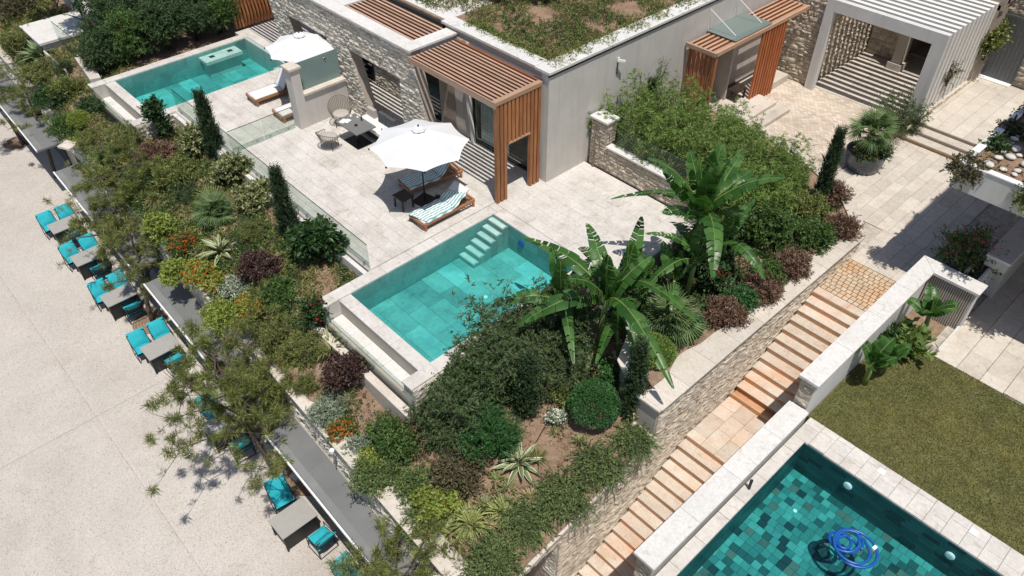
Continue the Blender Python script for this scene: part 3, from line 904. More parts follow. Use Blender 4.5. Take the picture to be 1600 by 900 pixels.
# ------------------------------------------------------------------ green mosaic pool, its coping, lawn and pavement
def pool(name, label, x0, x1, y0, y1, zw, zf, floorm, wallm, watm, tile_f, tile_w, loc, grp=None, fl_rand=False, zc=0, seed=1, lim=300):
    p = thing(name, label, 'swimming pool', loc, 0, grp)
    mb = MB()
    mb.box(x0 - .2, y0 - .2, zf - .2, x1 + .2, y1 + .2, zf - .03)
    mb.box(x0 - .2, y0 - .2, zf - .03, x0 - .03, y1 + .2, zc - .06); mb.box(x1 + .03, y0 - .2, zf - .03, x1 + .2, y1 + .2, zc - .06)
    mb.box(x0 - .03, y0 - .2, zf - .03, x1 + .03, y0 - .03, zc - .06); mb.box(x0 - .03, y1 + .03, zf - .03, x1 + .03, y1 + .2, zc - .06)
    part('shell', mb, M['poolwall'], p)
    lay_tiles(p, [(x0, y0, x1, y1)], zf, floorm, tile_f[0], tile_f[1], .03, 'x', .005, 'floor_tile', .0, lim, seed, fl_rand)
    # walls
    items = []
    rr = random.Random(seed + 5)
    H = zc - .06 - zf; nz = max(1, round(H / tile_w[1])); h = H / nz
    for (ax, a0, a1, c, sg) in (('y', y0, y1, x0, -1), ('y', y0, y1, x1, 1), ('x', x0, x1, y0, -1), ('x', x0, x1, y1, 1)):
        for j in range(nz):
            a = a0 - rr.random() * tile_w[0] * .5
            while a < a1 - .01:
                s = max(a, a0); e = min(a + tile_w[0], a1)
                if e - s > .03:
                    cc = (s + e) / 2; zz = zf + (j + .5) * h
                    if ax == 'y': items.append((Matrix.LocRotScale(Vector((c + sg * .014, cc, zz)), None, Vector((.028, e - s - .004, h - .004))), 0))
                    else: items.append((Matrix.LocRotScale(Vector((cc, c + sg * .014, zz)), None, Vector((e - s - .004, .028, h - .004))), 0))
                a += tile_w[0]
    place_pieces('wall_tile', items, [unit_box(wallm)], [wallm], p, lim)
    mb = MB(); mb.box(x0 + .002, y0 + .002, zf + .012, x1 - .002, y1 - .002, zw)
    w = part('water', mb, watm, p)
    return p
p3 = pool('swimming_pool', 'green mosaic pool with a coiled blue hose floating on it', -3.6, 3.4, 6.0, 13.42, -1.03, -2.05, M['mosaic'], M['mosaicd'], M['water3'], (.205, .205), (.41, .12), (0, 10, -1), None, False, -.9, 3)
lay_tiles(p3, [(-3.92, 6.0, -3.6, 13.42), ], -.9, M['trav'], .9, .33, .06, 'y', .006, 'coping_slab', .001, 60, 31)
lay_tiles(p3, [(-3.92, 13.42, 3.6, 14.22)], -.9, M['trav'], .55, .42, .06, 'y', .003, 'coping_slab', .001, 90, 32)
for c in ((-1.86, 14.0), (.35, 14.0)):
    mb = MB(); mb.box(c[0] - .08, c[1] - .08, -.9, c[0] + .08, c[1] + .08, -.892); part('skimmer_lid', mb, M['white'], p3)
for c in ((-2.28, 13.41, -1.35), (.25, 13.41, -1.35)):
    mb = MB(); pr = [(.11, 0), (.11, .03), (.08, .05), (.03, .055)]
    mb.lathe(pr, 20)
    l = lpart('pool_light', mb, M['white'], p3); l.location = Vector(c) - Vector(p3.location); l.rotation_euler = (math.radians(90), 0, 0)
for c in ((-2.9, 12.35), (-.95, 11.0), (-2.9, 9.4)):
    mb = MB(); mb.lathe([(.05, 0), (.05, .02), (.02, .025)], 14, 0, (c[0], c[1], -2.05)); part('floor_inlet', mb, M['white'], p3)
mb = MB(); mb.box(-3.6, 7.6, -2.05, -3.0, 8.3, -1.25); part('corner_step', mb, M['poolstep'], p3)

mb = MB(); mb.box(-4.0, 14.22, -1.5, 20, 18.62, -.93); lawn = struct('lawn', mb, M['lawnsoil'])
# pavement to the right
mb = MB(); mb.box(-3.0, 18.62, -1.5, 20, 30, -.96); pav = struct('pavement', mb, M['mortar'])
lay_tiles(pav, [(-2.72, 18.64, 6.0, 27.0)], -.90, M['trav2'], 1.15, .62, .05, 'y', .008, 'paving_slab', .002, 160, 41)
# planting pocket in front of the slatted screen
mb = MB(); mb.box(-4.0, 18.62, -1.4, -2.78, 20.2, -1.02); struct('planting_pocket', mb, M['soil'])

# ------------------------------------------------------------------ entrance court
mb = MB(); mb.box(-15.1, 20.2, -1.5, -2.9, 40, -.49); mb.box(-4.42, 20.25, -1.5, -3, 21, -.49); court = struct('entrance_court', mb, M['mortar'])
mb = MB(); mb.prism([(-15.1, 20.3), (-10.4, 20.3), (-9.0, 24.5), (-9.0, 29.3), (-15.1, 29.3)], -.49, -.455); o = link('sett_paving', mb.mesh('sett_paving', [M['setts']]), court, world=False)
lay_tiles(court, [(-8.95, 22.3, -4.5, 28.0), (-6.26, 20.22, -4.5, 22.3)], -.45, M['trav2'], .95, .40, .03, 'y', .006, 'paving_slab', .0015, 300, 51)
# bed soil
bedpoly = [(-6.6, 11.0), (-6.6, 20.7), (-7.1, 21.6), (-8.0, 22.5), (-9.6, 23.2), (-12.2, 23.9), (-15.1, 23.9), (-15.1, 17.95), (-10.3, 17.95), (-9.4, 14.5), (-8.7, 12.6), (-8.0, 11.6), (-7.0, 11.0)]
mb = MB(); mb.prism(bedpoly, -1.6, .0); struct('planting_bed', mb, M['soil'])
# raised bed end wall and its pale curb
bw = thing('bed_wall', 'curved plastered end of the raised bed with pale stone rim above the small ball bush', 'wall', (-6.9, 10.9, -1))
mb = MB(); mb.prism([(-8.75, 12.7), (-8.0, 11.4), (-7.0, 10.86), (-6.36, 10.86), (-6.36, 11.1), (-6.72, 11.15), (-7.0, 11.2), (-7.8, 11.65), (-8.5, 12.8)], -1.5, .02)
part('wall', mb, M['plasterd'], bw)
mb = MB(); mb.prism([(-8.85, 12.9), (-8.1, 11.35), (-7.05, 10.80), (-6.27, 10.80), (-6.27, 10.895), (-7.08, 10.895), (-7.15, 11.45), (-7.6, 11.75), (-7.9, 12.1), (-8.4, 13.0)], .02, .08)
part('coping_slab', mb, M['trav2'], bw)
mb = MB(); mb.box(-6.95, 10.15, -1.2, -6.3, 10.85, -.94); bs_ = part('stone_block', mb, M['trav2'], bw)
# court-side rim stones of the bed
for k, (a, b) in enumerate(zip(bedpoly[1:6], bedpoly[2:7])):
    d = Vector((b[0] - a[0], b[1] - a[1])).normalized(); nn = Vector((d.y, -d.x))
    mb = MB(); mb.prism([(a[0] + nn.x * .3, a[1] + nn.y * .3), (b[0] + nn.x * .3, b[1] + nn.y * .3), (b[0] - nn.x * .15, b[1] - nn.y * .15), (a[0] - nn.x * .15, a[1] - nn.y * .15)], -.5, .06 + k * .002)
    part('rim_stone', mb, M['trav2'], bw)
# steps to upper landing
us = thing('entrance_steps', 'three broad cream steps up to the landing by the grey door', 'steps', (-7, 28, -.45))
for k, y in enumerate((28.0, 28.42, 28.84)):
    z = -.45 + .15 * (k + 1)
    mb = MB(); mb.box(-8.72, y + .02, z - .15, -4.9, y + .5, z - .045); part('riser', mb, M['riser'] if k == 0 else M['floorwall'], us)
    if k < 2:
        mb = MB(); mb.box(-8.72, y, z - .045, -4.9, y + .44, z); part('tread', mb, M['trav2'], us)
mb = MB(); mb.box(-8.72, 29.0, -.45, -3, 36, -.04); part('landing_base', mb, M['mortar'], us)
lay_tiles(us, [(-8.72, 28.84, -3.2, 34.2)], 0, M['trav2'], .95, .5, .045, 'y', .006, 'landing_slab', .001, 120, 61)

# ------------------------------------------------------------------ terraces
mb = MB(); mb.box(-28.3, 8.8, -1.6, -24.05, 15.8, -.04); mb.box(-33.2, 14.0, -1.6, -28.3, 18, -.04)
tl = struct('upper_terrace', mb, M['plaster'])
lay_tiles(tl, [(-28.3, 8.82, -24.03, 15.78), (-33.1, 14.62, -28.3, 16.2)], 0, M['trav'], .61, .405, .035, 'x', .004, 'paver', .001, 300, 71)
mb = MB(); mb.box(-24.05, 8.8, -1.6, -15.5, 15.8, -.04); mb.box(-15.5, 13.75, -1.6, -10.2, 17.72, -.04)
tr_ = struct('lower_terrace', mb, M['plaster'])
lay_tiles(tr_, [(-24.02, 8.82, -15.5, 15.78), (-15.5, 13.75, -10.2, 17.7)], 0, M['trav'], .61, .405, .035, 'x', .004, 'paver', .001, 300, 72)

def infinity_pool(x0, x1, y0, y1, label, seed, xr):
    """x0..x1 width, weir at y0"""
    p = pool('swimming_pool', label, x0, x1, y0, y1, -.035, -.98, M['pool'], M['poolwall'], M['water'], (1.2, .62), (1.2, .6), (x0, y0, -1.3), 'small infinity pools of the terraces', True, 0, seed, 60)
    # side copings run on over the catch channel
    lay_tiles(p, [(x0 - .42, y0 - .95, x0, y1 + .42)], .0, M['trav'], 1.0, .42, .06, 'y', .005, 'coping_slab', .001, 40, seed + 1)
    lay_tiles(p, [(x1, y0 - .95, x1 + .42, y1 + .42)], .0, M['trav'], 1.0, .42, .06, 'y', .005, 'coping_slab', .001, 40, seed + 2)
    lay_tiles(p, [(x0, y1, x1, y1 + .42)], .0, M['trav'], 1.0, .42, .06, 'x', .005, 'coping_slab', .001, 40, seed + 3)
    lay_tiles(p, [(x0, y0 - .40, x1, y0)], -.03, M['trav'], .95, .40, .05, 'x', .005, 'weir_slab', .001, 40, seed + 4)
    mb = MB(); mb.box(x0 - .4, y0 - .385, -1.7, x1 + .4, y0 - .2, -.085); part('weir_wall', mb, M['plasterd'], p)
    mb = MB(); mb.box(x0 + .0, y0 - .90, -1.6, x1 - .0, y0 - .385, -.62); part('channel', mb, M['plasterd'], p)
    lay_tiles(p, [(x0 + .01, y0 - .80, x1 - .01, y0 - .39)], -.56, M['coping'], .9, .3, .05, 'x', .006, 'channel_slab', .001, 40, seed + 5)
    mb = MB(); mb.box(x0 - .4, y0 - .9, -1.9, x0 + .0, y0 - .19, -.07); mb.box(x1 - .0, y0 - .9, -1.9, x1 + .4, y0 - .19, -.07)
    part('channel_end', mb, M['plaster'], p)
    return p
pA = infinity_pool(-15.06, -11.42, 7.82, 13.32, 'turquoise infinity pool in the middle with six underwater stone steps', 81, 0)
pB = infinity_pool(-32.32, -28.68, 8.15, 14.15, 'farther turquoise infinity pool with a submerged bench, upper left', 91, 0)
# floating steps in the nearer pool
for k in range(6):
    y = 13.28 - k * .25; z = -.07 - k * .15
    mb = MB(); mb.box(-15.03, y - .215, z - .035, -14.36, y - .045, z); part('step_slab', mb, M['poolstep'], pA)
    mb = MB(); mb.box(-15.055, y - .225, -.97, -14.34, y + .03, z - .036); part('step_body', mb, M['poolwall'], pA)
mb = MB(); mb.lathe([(.12, 0), (.12, .03), (.06, .05)], 18)
l = lpart('pool_light', mb, M['hose'], pA); l.location = Vector((-13.75, 13.31, -.45)) - pA.location; l.rotation_euler = (math.radians(90), 0, 0)
mb = MB(); mb.lathe([(.07, 0), (.07, .015), (.02, .02)], 14, 0, (-13.1, 11.2, -.98)); part('floor_inlet', mb, M['white'], pA)
mb = MB(); mb.box(-32.31, 11.75, -.34, -31.6, 13.45, -.2); mb.box(-32.31, 11.85, -.97, -31.75, 13.35, -.34); part('bench', mb, M['poolstep'], pB)
for yy in (12.1, 12.95):
    mb = MB(); mb.box(-32.1, yy, -.2, -31.9, yy + .22, -.19); part('jet_panel', mb, M['dark'], pB)
for k in range(2):
    mb = MB(); mb.box(-29.6, 13.75 - k * .4, -.5 - k * .2, -28.7, 14.05 - k * .4, -.4 - k * .2); part('step_slab', mb, M['poolstep'], pB)
mb = MB(); mb.lathe([(.12, 0), (.12, .03), (.06, .05)], 18)
l = lpart('pool_light', mb, M['white'], pB); l.location = Vector((-30.6, 14.14, -.45)) - pB.location; l.rotation_euler = (math.radians(90), 0, 0)
# glass and outer walls of the channels
for p, x0, x1, y in ((pA, -15.46, -11.02, 6.86), (pB, -32.74, -28.26, 7.19)):
    mb = MB(); mb.box(x0, y, -.72, x1, y + .012, -.02); part('glass_panel', mb, M['glass'], p)
    mb = MB(); mb.box(x0, y - .01, -.80, x1, y + .03, -.72); part('glass_channel', mb, M['dark'], p)
mb = MB(); mb.box(-15.5, 6.60, -1.65, -11.0, 6.84, -.80); part('garden_curb', mb, M['trav2'], pA)
stone_wall(pB, (-28.25, 7.25, 0), (0, 1, 0), (1, 0, 0), 1.6, -1.6, -.06, lambda z: [(0, 1.6)], M['rock'], (.15, .24), (.25, .5), .08, 93, 60)
stone_wall(pA, (-11.0, 6.9, 0), (0, 1, 0), (1, 0, 0), 6.4, -1.8, -.06, lambda z: [(0, 6.4)], M['rock'], (.15, .24), (.25, .5), .08, 94, 120)

# glass fences
def glass_fence(label, a, b, z0, z1, panels, kerb=True, kz=-.06, side=-1, loc=None):
    f = thing('glass_fence', label, 'glass fence', (a[0], a[1], z0))
    A = Vector((a[0], a[1], 0)); B = Vector((b[0], b[1], 0)); d = (B - A); L = d.length; d.normalize(); nn = Vector((d.y, -d.x, 0)) * (1 if side < 0 else -1)
    for i in range(panels):
        s = A + d * (L * i / panels + .012); e = A + d * (L * (i + 1) / panels - .012)
        mb = MB(); t = nn * .006
        mb.prism([(s.x - t.x, s.y - t.y), (e.x - t.x, e.y - t.y), (e.x + t.x, e.y + t.y), (s.x + t.x, s.y + t.y)], z0, z1)
        part('glass_panel', mb, M['glass'], f)
        mb = MB(); t = nn * .009
        mb.prism([(s.x - t.x, s.y - t.y), (e.x - t.x, e.y - t.y), (e.x + t.x, e.y + t.y), (s.x + t.x, s.y + t.y)], z1, z1 + .014)
        part('top_edge', mb, M['glassd'], f)
        for q in (.2, .8):
            c = s.lerp(e, q); mb = MB(); mb.box(c.x - .03, c.y - .03, z0 - .02, c.x + .03, c.y + .03, z0 + .09); part('clamp', mb, M['chrome'], f)
    if kerb:
        mb = MB(); k0 = nn * .10; k1 = nn * .24
        mb.prism([(A.x + k0.x, A.y + k0.y), (B.x + k0.x, B.y + k0.y), (B.x + k1.x, B.y + k1.y), (A.x + k1.x, A.y + k1.y)], -1.2, kz)
        part('kerb', mb, M['coping'], f)
    return f
glass_fence('long glass fence with white kerb along the terrace edge above the garden', (-28.2, 8.9), (-15.5, 8.84), 0, .92, 8)
glass_fence('low glass fence crossing the terrace from the privacy wall', (-24.04, 8.95), (-24.04, 11.55), 0, .85, 2, False)
glass_fence('glass fence on top of the stone wall beside the bamboo', (-14.0, 17.92), (-10.6, 17.98), 1.0, 1.75, 2, False)
glass_fence('small glass fence in the far upper left corner', (-37.9, 7.9), (-35.5, 7.95), -.1, .8, 1, False)

# stone wall right of the terrace
tw = thing('terrace_wall', 'low stone wall with pillar and white coping at the back of the terrace beside the bamboo', 'stone wall', (-14, 17.8, 0))
mb = MB(); mb.box(-14.98, 17.80, -.5, -14.35, 18.25, 1.78); mb.box(-14.35, 17.80, -.5, -10.2, 18.1, .93); part('wall_core', mb, M['mortar'], tw)
stone_wall(tw, (-15.0, 17.80, 0), (1, 0, 0), (0, -1, 0), 4.8, 0, 1.78, lambda z: [(0, 4.8)] if z < .93 else [(0, .65)], M['rockw'], (.11, .17), (.2, .45), .07, 101)
stone_wall(tw, (-14.35, 17.80, 0), (0, 1, 0), (1, 0, 0), .45, .95, 1.78, lambda z: [(0, .45)], M['rockw'], (.11, .17), (.2, .3), .05, 102)
mb = MB(); mb.box(-15.05, 17.70, 1.78, -14.27, 18.32, 1.85); part('pillar_cap', mb, M['coping'], tw)
for a, b in ((-14.26, -12.9), (-12.9, -11.5), (-11.5, -10.15)):
    mb = MB(); mb.box(a, 17.70, .93, b - .008, 18.02, .99); part('coping_slab', mb, M['coping'], tw)

# ------------------------------------------------------------------ the villa
YF = 13.84; YR = 15.8; ZT = 3.78
house = thing('villa', 'flat-roofed villa with pale stone front, cedar pergolas and a planted roof', 'house', (-22, 15, 0))
# front stone wall with slanted openings: spans at height z
def op_spans(z):
    # opening A (farther): slanted left jamb, straight right jamb
    xs = [(-29.1 + .30 * (1 - z / ZT), )]
    x = -29.1 + .25 * max(0, (ZT - z)); right = -19.58 + .25 * (ZT - z)
    out = []
    cur = x
    for (xl, k, xr, top) in ((-27.53, .34, -24.76, 2.59), (-23.32, .34, -20.33, 2.53)):
        if z < top:
            l = xl + k * (top - z)
            out.append((cur, l)); cur = xr
    out.append((cur, right))
    return [(a + 30, b + 30) for a, b in out if b > a + .05]
stone_wall(house, (-30, YF + .04, 0), (1, 0, 0), (0, -1, 0), 12, 0, ZT, op_spans, M['rock'], (.115, .175), (.25, .60), .085, 111)
# wall body
mb = MB()
def slab_poly(poly, y0, y1, mi=0):
    V = [(x, y0, z) for x, z in poly] + [(x, y1, z) for x, z in poly]; n = len(poly)
    mb.add(V, [tuple(range(n)), tuple(range(2 * n - 1, n - 1, -1))] + [(i, n + i, n + (i + 1) % n, (i + 1) % n) for i in range(n)], mi)
slab_poly([(-29.1, ZT - .01), (-28.15, 0), (-26.65, 0), (-27.53, 2.59), (-27.53, ZT - .01)], YF + .05, YF + .42)
slab_poly([(-27.53, ZT - .01), (-27.53, 2.59), (-24.76, 2.59), (-24.76, ZT - .01)], YF + .05, YF + .42)
slab_poly([(-24.76, ZT - .01), (-24.76, 0), (-22.46, 0), (-23.32, 2.53), (-23.32, ZT - .01)], YF + .05, YF + .42)
slab_poly([(-23.32, ZT - .01), (-23.32, 2.53), (-20.33, 2.53), (-20.33, ZT - .01)], YF + .05, YF + .42)
slab_poly([(-20.33, ZT - .01), (-20.33, 0), (-18.66, 0), (-19.6, ZT - .01)], YF + .05, YF + .42)
part('front_wall_core', mb, M['floorwall'], house)
# end face stones of the front wall (pier end)
# roof coping along the front
for a, b in ((-29.3, -27.2), (-27.2, -25.4), (-25.4, -23.6), (-23.6, -21.6), (-21.6, -19.5)):
    mb = MB(); mb.box(a, YF - .08, ZT, b - .006, YF + .47, ZT + .07); part('coping_slab', mb, M['coping'], house)
mb = MB(); mb.box(-20.05, YF + .475, ZT, -19.5, YR + .06, ZT + .07); part('coping_slab', mb, M['coping'], house)
mb = MB(); mb.box(-24.9, YF + .475, ZT, -24.0, YR + .06, ZT + .07); part('coping_slab', mb, M['coping'], house)
mb = MB(); mb.box(-20.0, YF + .42, ZT - .35, -19.62, YR, ZT); mb.box(-24.85, YF + .42, ZT - .35, -24.05, YR, ZT); part('cross_beam', mb, M['plaster'], house)

# roof slats
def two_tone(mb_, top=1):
    # every top face takes the paler tan wood, the rest the darker red wood
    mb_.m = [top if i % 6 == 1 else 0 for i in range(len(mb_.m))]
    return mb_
def slat_field(x0, x1, y0, y1, z, n, w=.085, h=.14, mat=M['wood_h'], parent=house):
    for i in range(n):
        y = y0 + (y1 - y0) * (i + .5) / n
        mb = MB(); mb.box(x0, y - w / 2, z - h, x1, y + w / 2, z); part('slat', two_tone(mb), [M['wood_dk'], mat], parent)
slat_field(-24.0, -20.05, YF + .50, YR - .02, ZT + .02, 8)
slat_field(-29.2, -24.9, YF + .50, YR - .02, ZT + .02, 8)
# pergola with folded end wall
pg = thing('pergola', 'large cedar pergola whose slats fold down into a post screen with doorway', 'pergola', (-17, 14.8, 0))
ny = 11; pitch = (15.62 - 13.80) / ny
for i in range(ny):
    y = 13.80 + pitch * (i + .5)
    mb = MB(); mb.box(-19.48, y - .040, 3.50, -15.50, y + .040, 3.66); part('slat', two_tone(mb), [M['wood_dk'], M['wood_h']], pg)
for i in range(12):
    y = 13.82 + (15.60 - 13.82) * i / 11
    z0 = 0.02
    if 3 <= i <= 8: z0 = 2.10
    mb = MB(); mb.box(-15.47, y - .055, z0, -15.34, y + .055, 3.55); part('post', mb, M['wood_v'], pg)
mb = MB(); mb.box(-15.50, 13.74, 3.55, -15.32, 15.68, 3.68); part('end_beam', mb, M['wood_y'], pg)
mb = MB(); mb.box(-19.52, 13.70, 3.48, -15.32, 13.745, 3.68); part('front_beam', mb, M['wood_h'], pg)
mb = MB(); mb.box(-15.49, 14.26, 2.04, -15.33, 15.20, 2.10); part('lintel', mb, M['wood_y'], pg)
mb = MB(); mb.box(-19.5, 15.66, 3.50, -15.5, 15.74, 3.66); part('rear_beam', mb, M['wood_dk'], pg)
# recess (rear) wall of the terrace side
mb = MB()
mb.box(-29.2, YR, 2.35, -15.16, YR + .25, 3.72)
mb.box(-29.2, YR, 0, -25.9, YR + .25, 2.35); mb.box(-24.9, YR, 0, -21.7, YR + .25, 2.35)
part('rear_wall', mb, M['plaster'], house)
def rsp(z):
    if z > 2.2: return [(0, 10.2)]
    return [(0, 3.2), (4.3, 7.4)]
stone_wall(house, (-29.1, YR, 0), (1, 0, 0), (0, -1, 0), 13, 0, 3.7, rsp, M['rock'], (.16, .24), (.25, .55), .07, 113, 150)
mb = MB(); mb.box(-20.60, YR - .07, 0, -19.72, YR + .2, 2.34); part('travertine_pier', mb, M['floorwall'], house)
mb = MB(); mb.box(-19.72, YR - .05, 0, -18.86, YR + .2, 2.34); part('plaster_panel', mb, M['plaster'], house)
mb = MB(); mb.bar((-19.02, YR - .12, 2.34), (-18.72, YR - .12, 0), .12, .12); part('slanted_post', mb, M['plasterw'], house)
def window(x0, x1, z0, z1, nx, y=YR, glass='glassd', parent=house):
    f = MB(); t = .05
    f.box(x0, y - .03, z0, x0 + t, y + .07, z1); f.box(x1 - t, y - .03, z0, x1, y + .07, z1)
    f.box(x0 + t, y - .03, z1 - t, x1 - t, y + .07, z1); f.box(x0 + t, y - .03, z0, x1 - t, y + .07, z0 + t)
    w = part('window', f, M['dark'], parent)
    for i in range(nx):
        a = x0 + t + (x1 - x0 - 2 * t) * i / nx; b = x0 + t + (x1 - x0 - 2 * t) * (i + 1) / nx
        g = MB(); g.box(a + .01, y + .01, z0 + t, b - .01, y + .022, z1 - t); part('pane', g, M[glass], w)
    return w
window(-21.68, -20.62, .02, 2.3, 1)
window(-25.88, -24.92, .02, 2.3, 1)
window(-18.86, -15.2, .02, 2.34, 3, YR + .02, 'glass')
for k in range(4):                                 # shelves in the window behind the front wall
    mb = MB(); mb.box(-25.8, YR - .25, .35 + k * .5, -25.0, YR - .02, .38 + k * .5); part('shelf', mb, M['dark'], house)
mb = MB()
for i in range(17):
    x = -18.55 + i * .085
    mb.tube([(x, YR + .16, .05), (x, YR + .16 + .015 * math.sin(i * 2), 2.3)], .035, 6)
part('curtain', mb, M['curtain'], house)
mb = MB(); mb.box(-21.7, YR + 1.6, 0, -15.2, YR + 1.7, 2.4); mb.box(-21.7, YR + .1, -.05, -15.2, YR + 1.7, .0); part('room_wall', mb, M['floorwall'], house)
# tall plaster wall along y
mb = MB(); mb.box(-15.46, YR - .02, -.5, -15.14, 30.5, 3.90); part('side_wall', mb, M['plaster'], house)
# fascia below the planted roof edge and its coping
mb = MB(); mb.box(-20.2, YR + .06, 3.72, -15.46, YR + .25, 3.94); part('roof_fascia', mb, M['plasterd'], house)
for a, b in ((15.72, 17.6), (17.6, 19.9), (19.9, 22.2), (22.2, 24.6), (24.6, 27), (27, 30.5)):
    mb = MB(); mb.box(-15.72, a, 3.94, -15.08, b - .006, 4.02); part('coping_slab', mb, M['coping'], house)
    mb = MB(); mb.box(-15.135, a, 3.86, -15.10, b, 3.938); part('drip_edge', mb, M['dark'], house)
for a, b in ((-20.3, -18.6), (-18.6, -17.1), (-17.1, -15.728)):
    mb = MB(); mb.box(a, 15.76, 3.94, b - .006, 16.32, 4.02); part('coping_slab', mb, M['coping'], house)
# white paved roof part on the left
mb = MB(); mb.box(-34, 16.0, 3.3, -20.3, 19.4, 3.90); part('roof_base', mb, M['plaster'], house)
lay_tiles(house, [(-33, 16.02, -20.32, 18.15)], 3.98, M['coping'], 1.1, .7, .06, 'x', .008, 'roof_slab', .002, 80, 115)
mb = MB(); mb.box(-29.2, 15.85, 3.3, -20.3, 16.0, 3.86); part('shadow_gap', mb, M['dark'], house)  # solid dark strip standing in for the shade in the roof gap
mb = MB(); mb.box(-30, 15.95, 3.4, -15.5, 34, 3.93)
part('roof_deck', mb, M['roofsoil'], house)
# farther villa part: end posts of the next pergola
pg2 = thing('pergola', 'cedar post screen of the farther pergola behind the upper left pool', 'pergola', (-33, 15, 0), 0)
for i in range(13):
    y = 14.2 + i * .165
    mb = MB(); mb.box(-33.45, y - .05, 0.02, -33.30, y + .05, 3.5); part('post', mb, M['wood_v'], pg2)
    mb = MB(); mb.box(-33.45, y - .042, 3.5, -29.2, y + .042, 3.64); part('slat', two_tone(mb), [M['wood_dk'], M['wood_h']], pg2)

# privacy wall between the two terraces
pv = thing('privacy_wall', 'beige plaster divider with a column and frosted glass pane between the two terraces', 'wall', (-24, 12.5, 0))
mb = MB(); mb.box(-24.2, 11.62, 0, -23.75, 11.98, 2.32); part('column', mb, M['plaster'], pv)
mb = MB(); mb.box(-24.26, 11.56, 2.32, -23.69, 12.04, 2.40); part('column_cap', mb, M['trav2'], pv)
mb = MB(); mb.box(-24.12, 11.98, 0, -23.78, 13.80, 1.25); part('wall', mb, M['plaster'], pv)
mb = MB(); mb.box(-24.18, 11.98, 1.25, -23.70, 13.78, 1.33); part('cap_slab', mb, M['trav2'], pv)
mb = MB(); mb.box(-24.0, 12.0, 1.33, -23.98, 13.74, 2.42); part('glass_pane', mb, M['glassf'], pv)

# ------------------------------------------------------------------ wooden porch on the court side
po = thing('porch', 'red cedar porch with slatted sides and a glass canopy against the tall wall', 'porch', (-14.4, 26, -.45))
ZP = 2.78
for i in range(6):
    x = -15.04 + i * .205
    mb = MB(); mb.box(x, 22.85, ZP - .12, x + .10, 28.95, ZP); part('roof_slat', two_tone(mb), [M['wood_dk'], M['wood_y']], po)
mb = MB(); mb.box(-13.90, 22.80, ZP - .13, -13.80, 28.95, ZP + .015); part('front_beam', mb, M['wood_y'], po)
mb = MB(); mb.box(-15.10, 22.74, ZP - .13, -13.80, 22.84, ZP + .02); part('end_beam', mb, M['wood_h'], po)
for i in range(7):
    x = -15.0 + i * .18
    mb = MB(); mb.box(x, 22.86, -.4, x + .09, 22.98, ZP - .1); part('post', mb, M['wood_vr'], po)
for i in range(9):
    y = 25.9 + i * .19 - .0
    mb = MB(); mb.box(-13.92, y - .02, -.4, -13.83, y + .08, ZP - .13); part('post', mb, M['wood_vr'], po)
mb = MB(); mb.box(-15.1, 23.0, -.45, -13.95, 28.9, -.15); part('porch_base', mb, M['trav2'], po)
mb = MB(); mb.box(-13.95, 24.1, -.45, -13.0, 26.55, -.15); part('platform', mb, M['trav2'], po)
mb = MB(); mb.box(-13.0, 24.3, -.45, -12.45, 26.7, -.30); part('step', mb, M['trav2'], po)
mb = MB(); mb.box(-15.13, 24.2, -.15, -15.08, 25.1, 2.2); part('entrance_door', mb, M['floorwall'], po)
mb = MB(); mb.box(-15.12, 25.1, -.15, -14.5, 25.2, 2.2); part('side_panel', mb, M['plasterd'], po)
mb = MB(); mb.box(-15.12, 24.0, ZP + .06, -13.85, 26.35, ZP + .075); part('glass_canopy', mb, M['glassc'], po)
for yy in (24.35, 26.0):
    mb = MB(); mb.tube([(-15.14, yy - .3, ZP + .85), (-14.1, yy, ZP + .09)], .013, 6); mb.tube([(-15.12, yy - .3, ZP + .85), (-15.12, yy - .3, ZP + .1)], .01, 6)
    part('stay_rod', mb, M['white'], po)
bn = thing('stool', 'low dark wooden stool standing in the cedar porch', 'stool', (-14.35, 25.55, -.15))
mb = MB(); mb.box(-.30, -.34, .40, .30, .34, .46); lpart('seat', mb, M['dkwood'], bn)
for sx in (-1, 1):
    for sy in (-1, 1):
        mb = MB(); mb.box(sx * .25 - .035, sy * .29 - .035, 0, sx * .25 + .035, sy * .29 + .035, .40); lpart('leg', mb, M['dkwood'], bn)

# stone building behind the court
sb = thing('stone_building', 'warm stone building with garage recess and grey metal door at the back of the court', 'building', (-11, 32, -.45))
YS = 29.15
mb = MB(); mb.box(-15.1, YS + .05, -.45, -13.2, YS + .5, 4.2); mb.box(-15.1, YS + .5, -.45, -14.6, 38, 4.2); part('wall_core', mb, M['mortar'], sb)
stone_wall(sb, (-15.1, YS + .05, 0), (1, 0, 0), (0, -1, 0), 1.9, -.45, 4.2, lambda z: [(0, 1.9)], M['rockw'], (.15, .22), (.22, .5), .10, 121, 110)
stone_wall(sb, (-13.2, YS + .05, 0), (0, 1, 0), (1, 0, 0), 8, -.45, 4.2, lambda z: [(0, 8)], M['rockw'], (.15, .22), (.22, .5), .10, 122, 60)
YB = 33.2
mb = MB(); mb.box(-14.6, YB + .8, -.45, -13.0, YB + 1.3, 4.2); mb.box(-11.1, YB, 3.0, -8.3, YB + .5, 4.2); part('garage_wall', mb, M['floorwall'], sb)
stone_wall(sb, (-13.1, YB + .75, 0), (1, 0, 0), (0, -1, 0), 1.9, -.45, 3.2, lambda z: [(0, 1.5)], M['rockw'], (.2, .3), (.3, .55), .08, 123, 60)
mb = MB(); mb.box(-11.6, YB - .1, -.45, -11.2, YB + .4, 3.2); part('column', mb, M['plasterd'], sb)
mb = MB(); mb.box(-11.7, YB - .2, -.45, -11.1, YB + .5, -.15); part('column_base', mb, M['trav2'], sb)
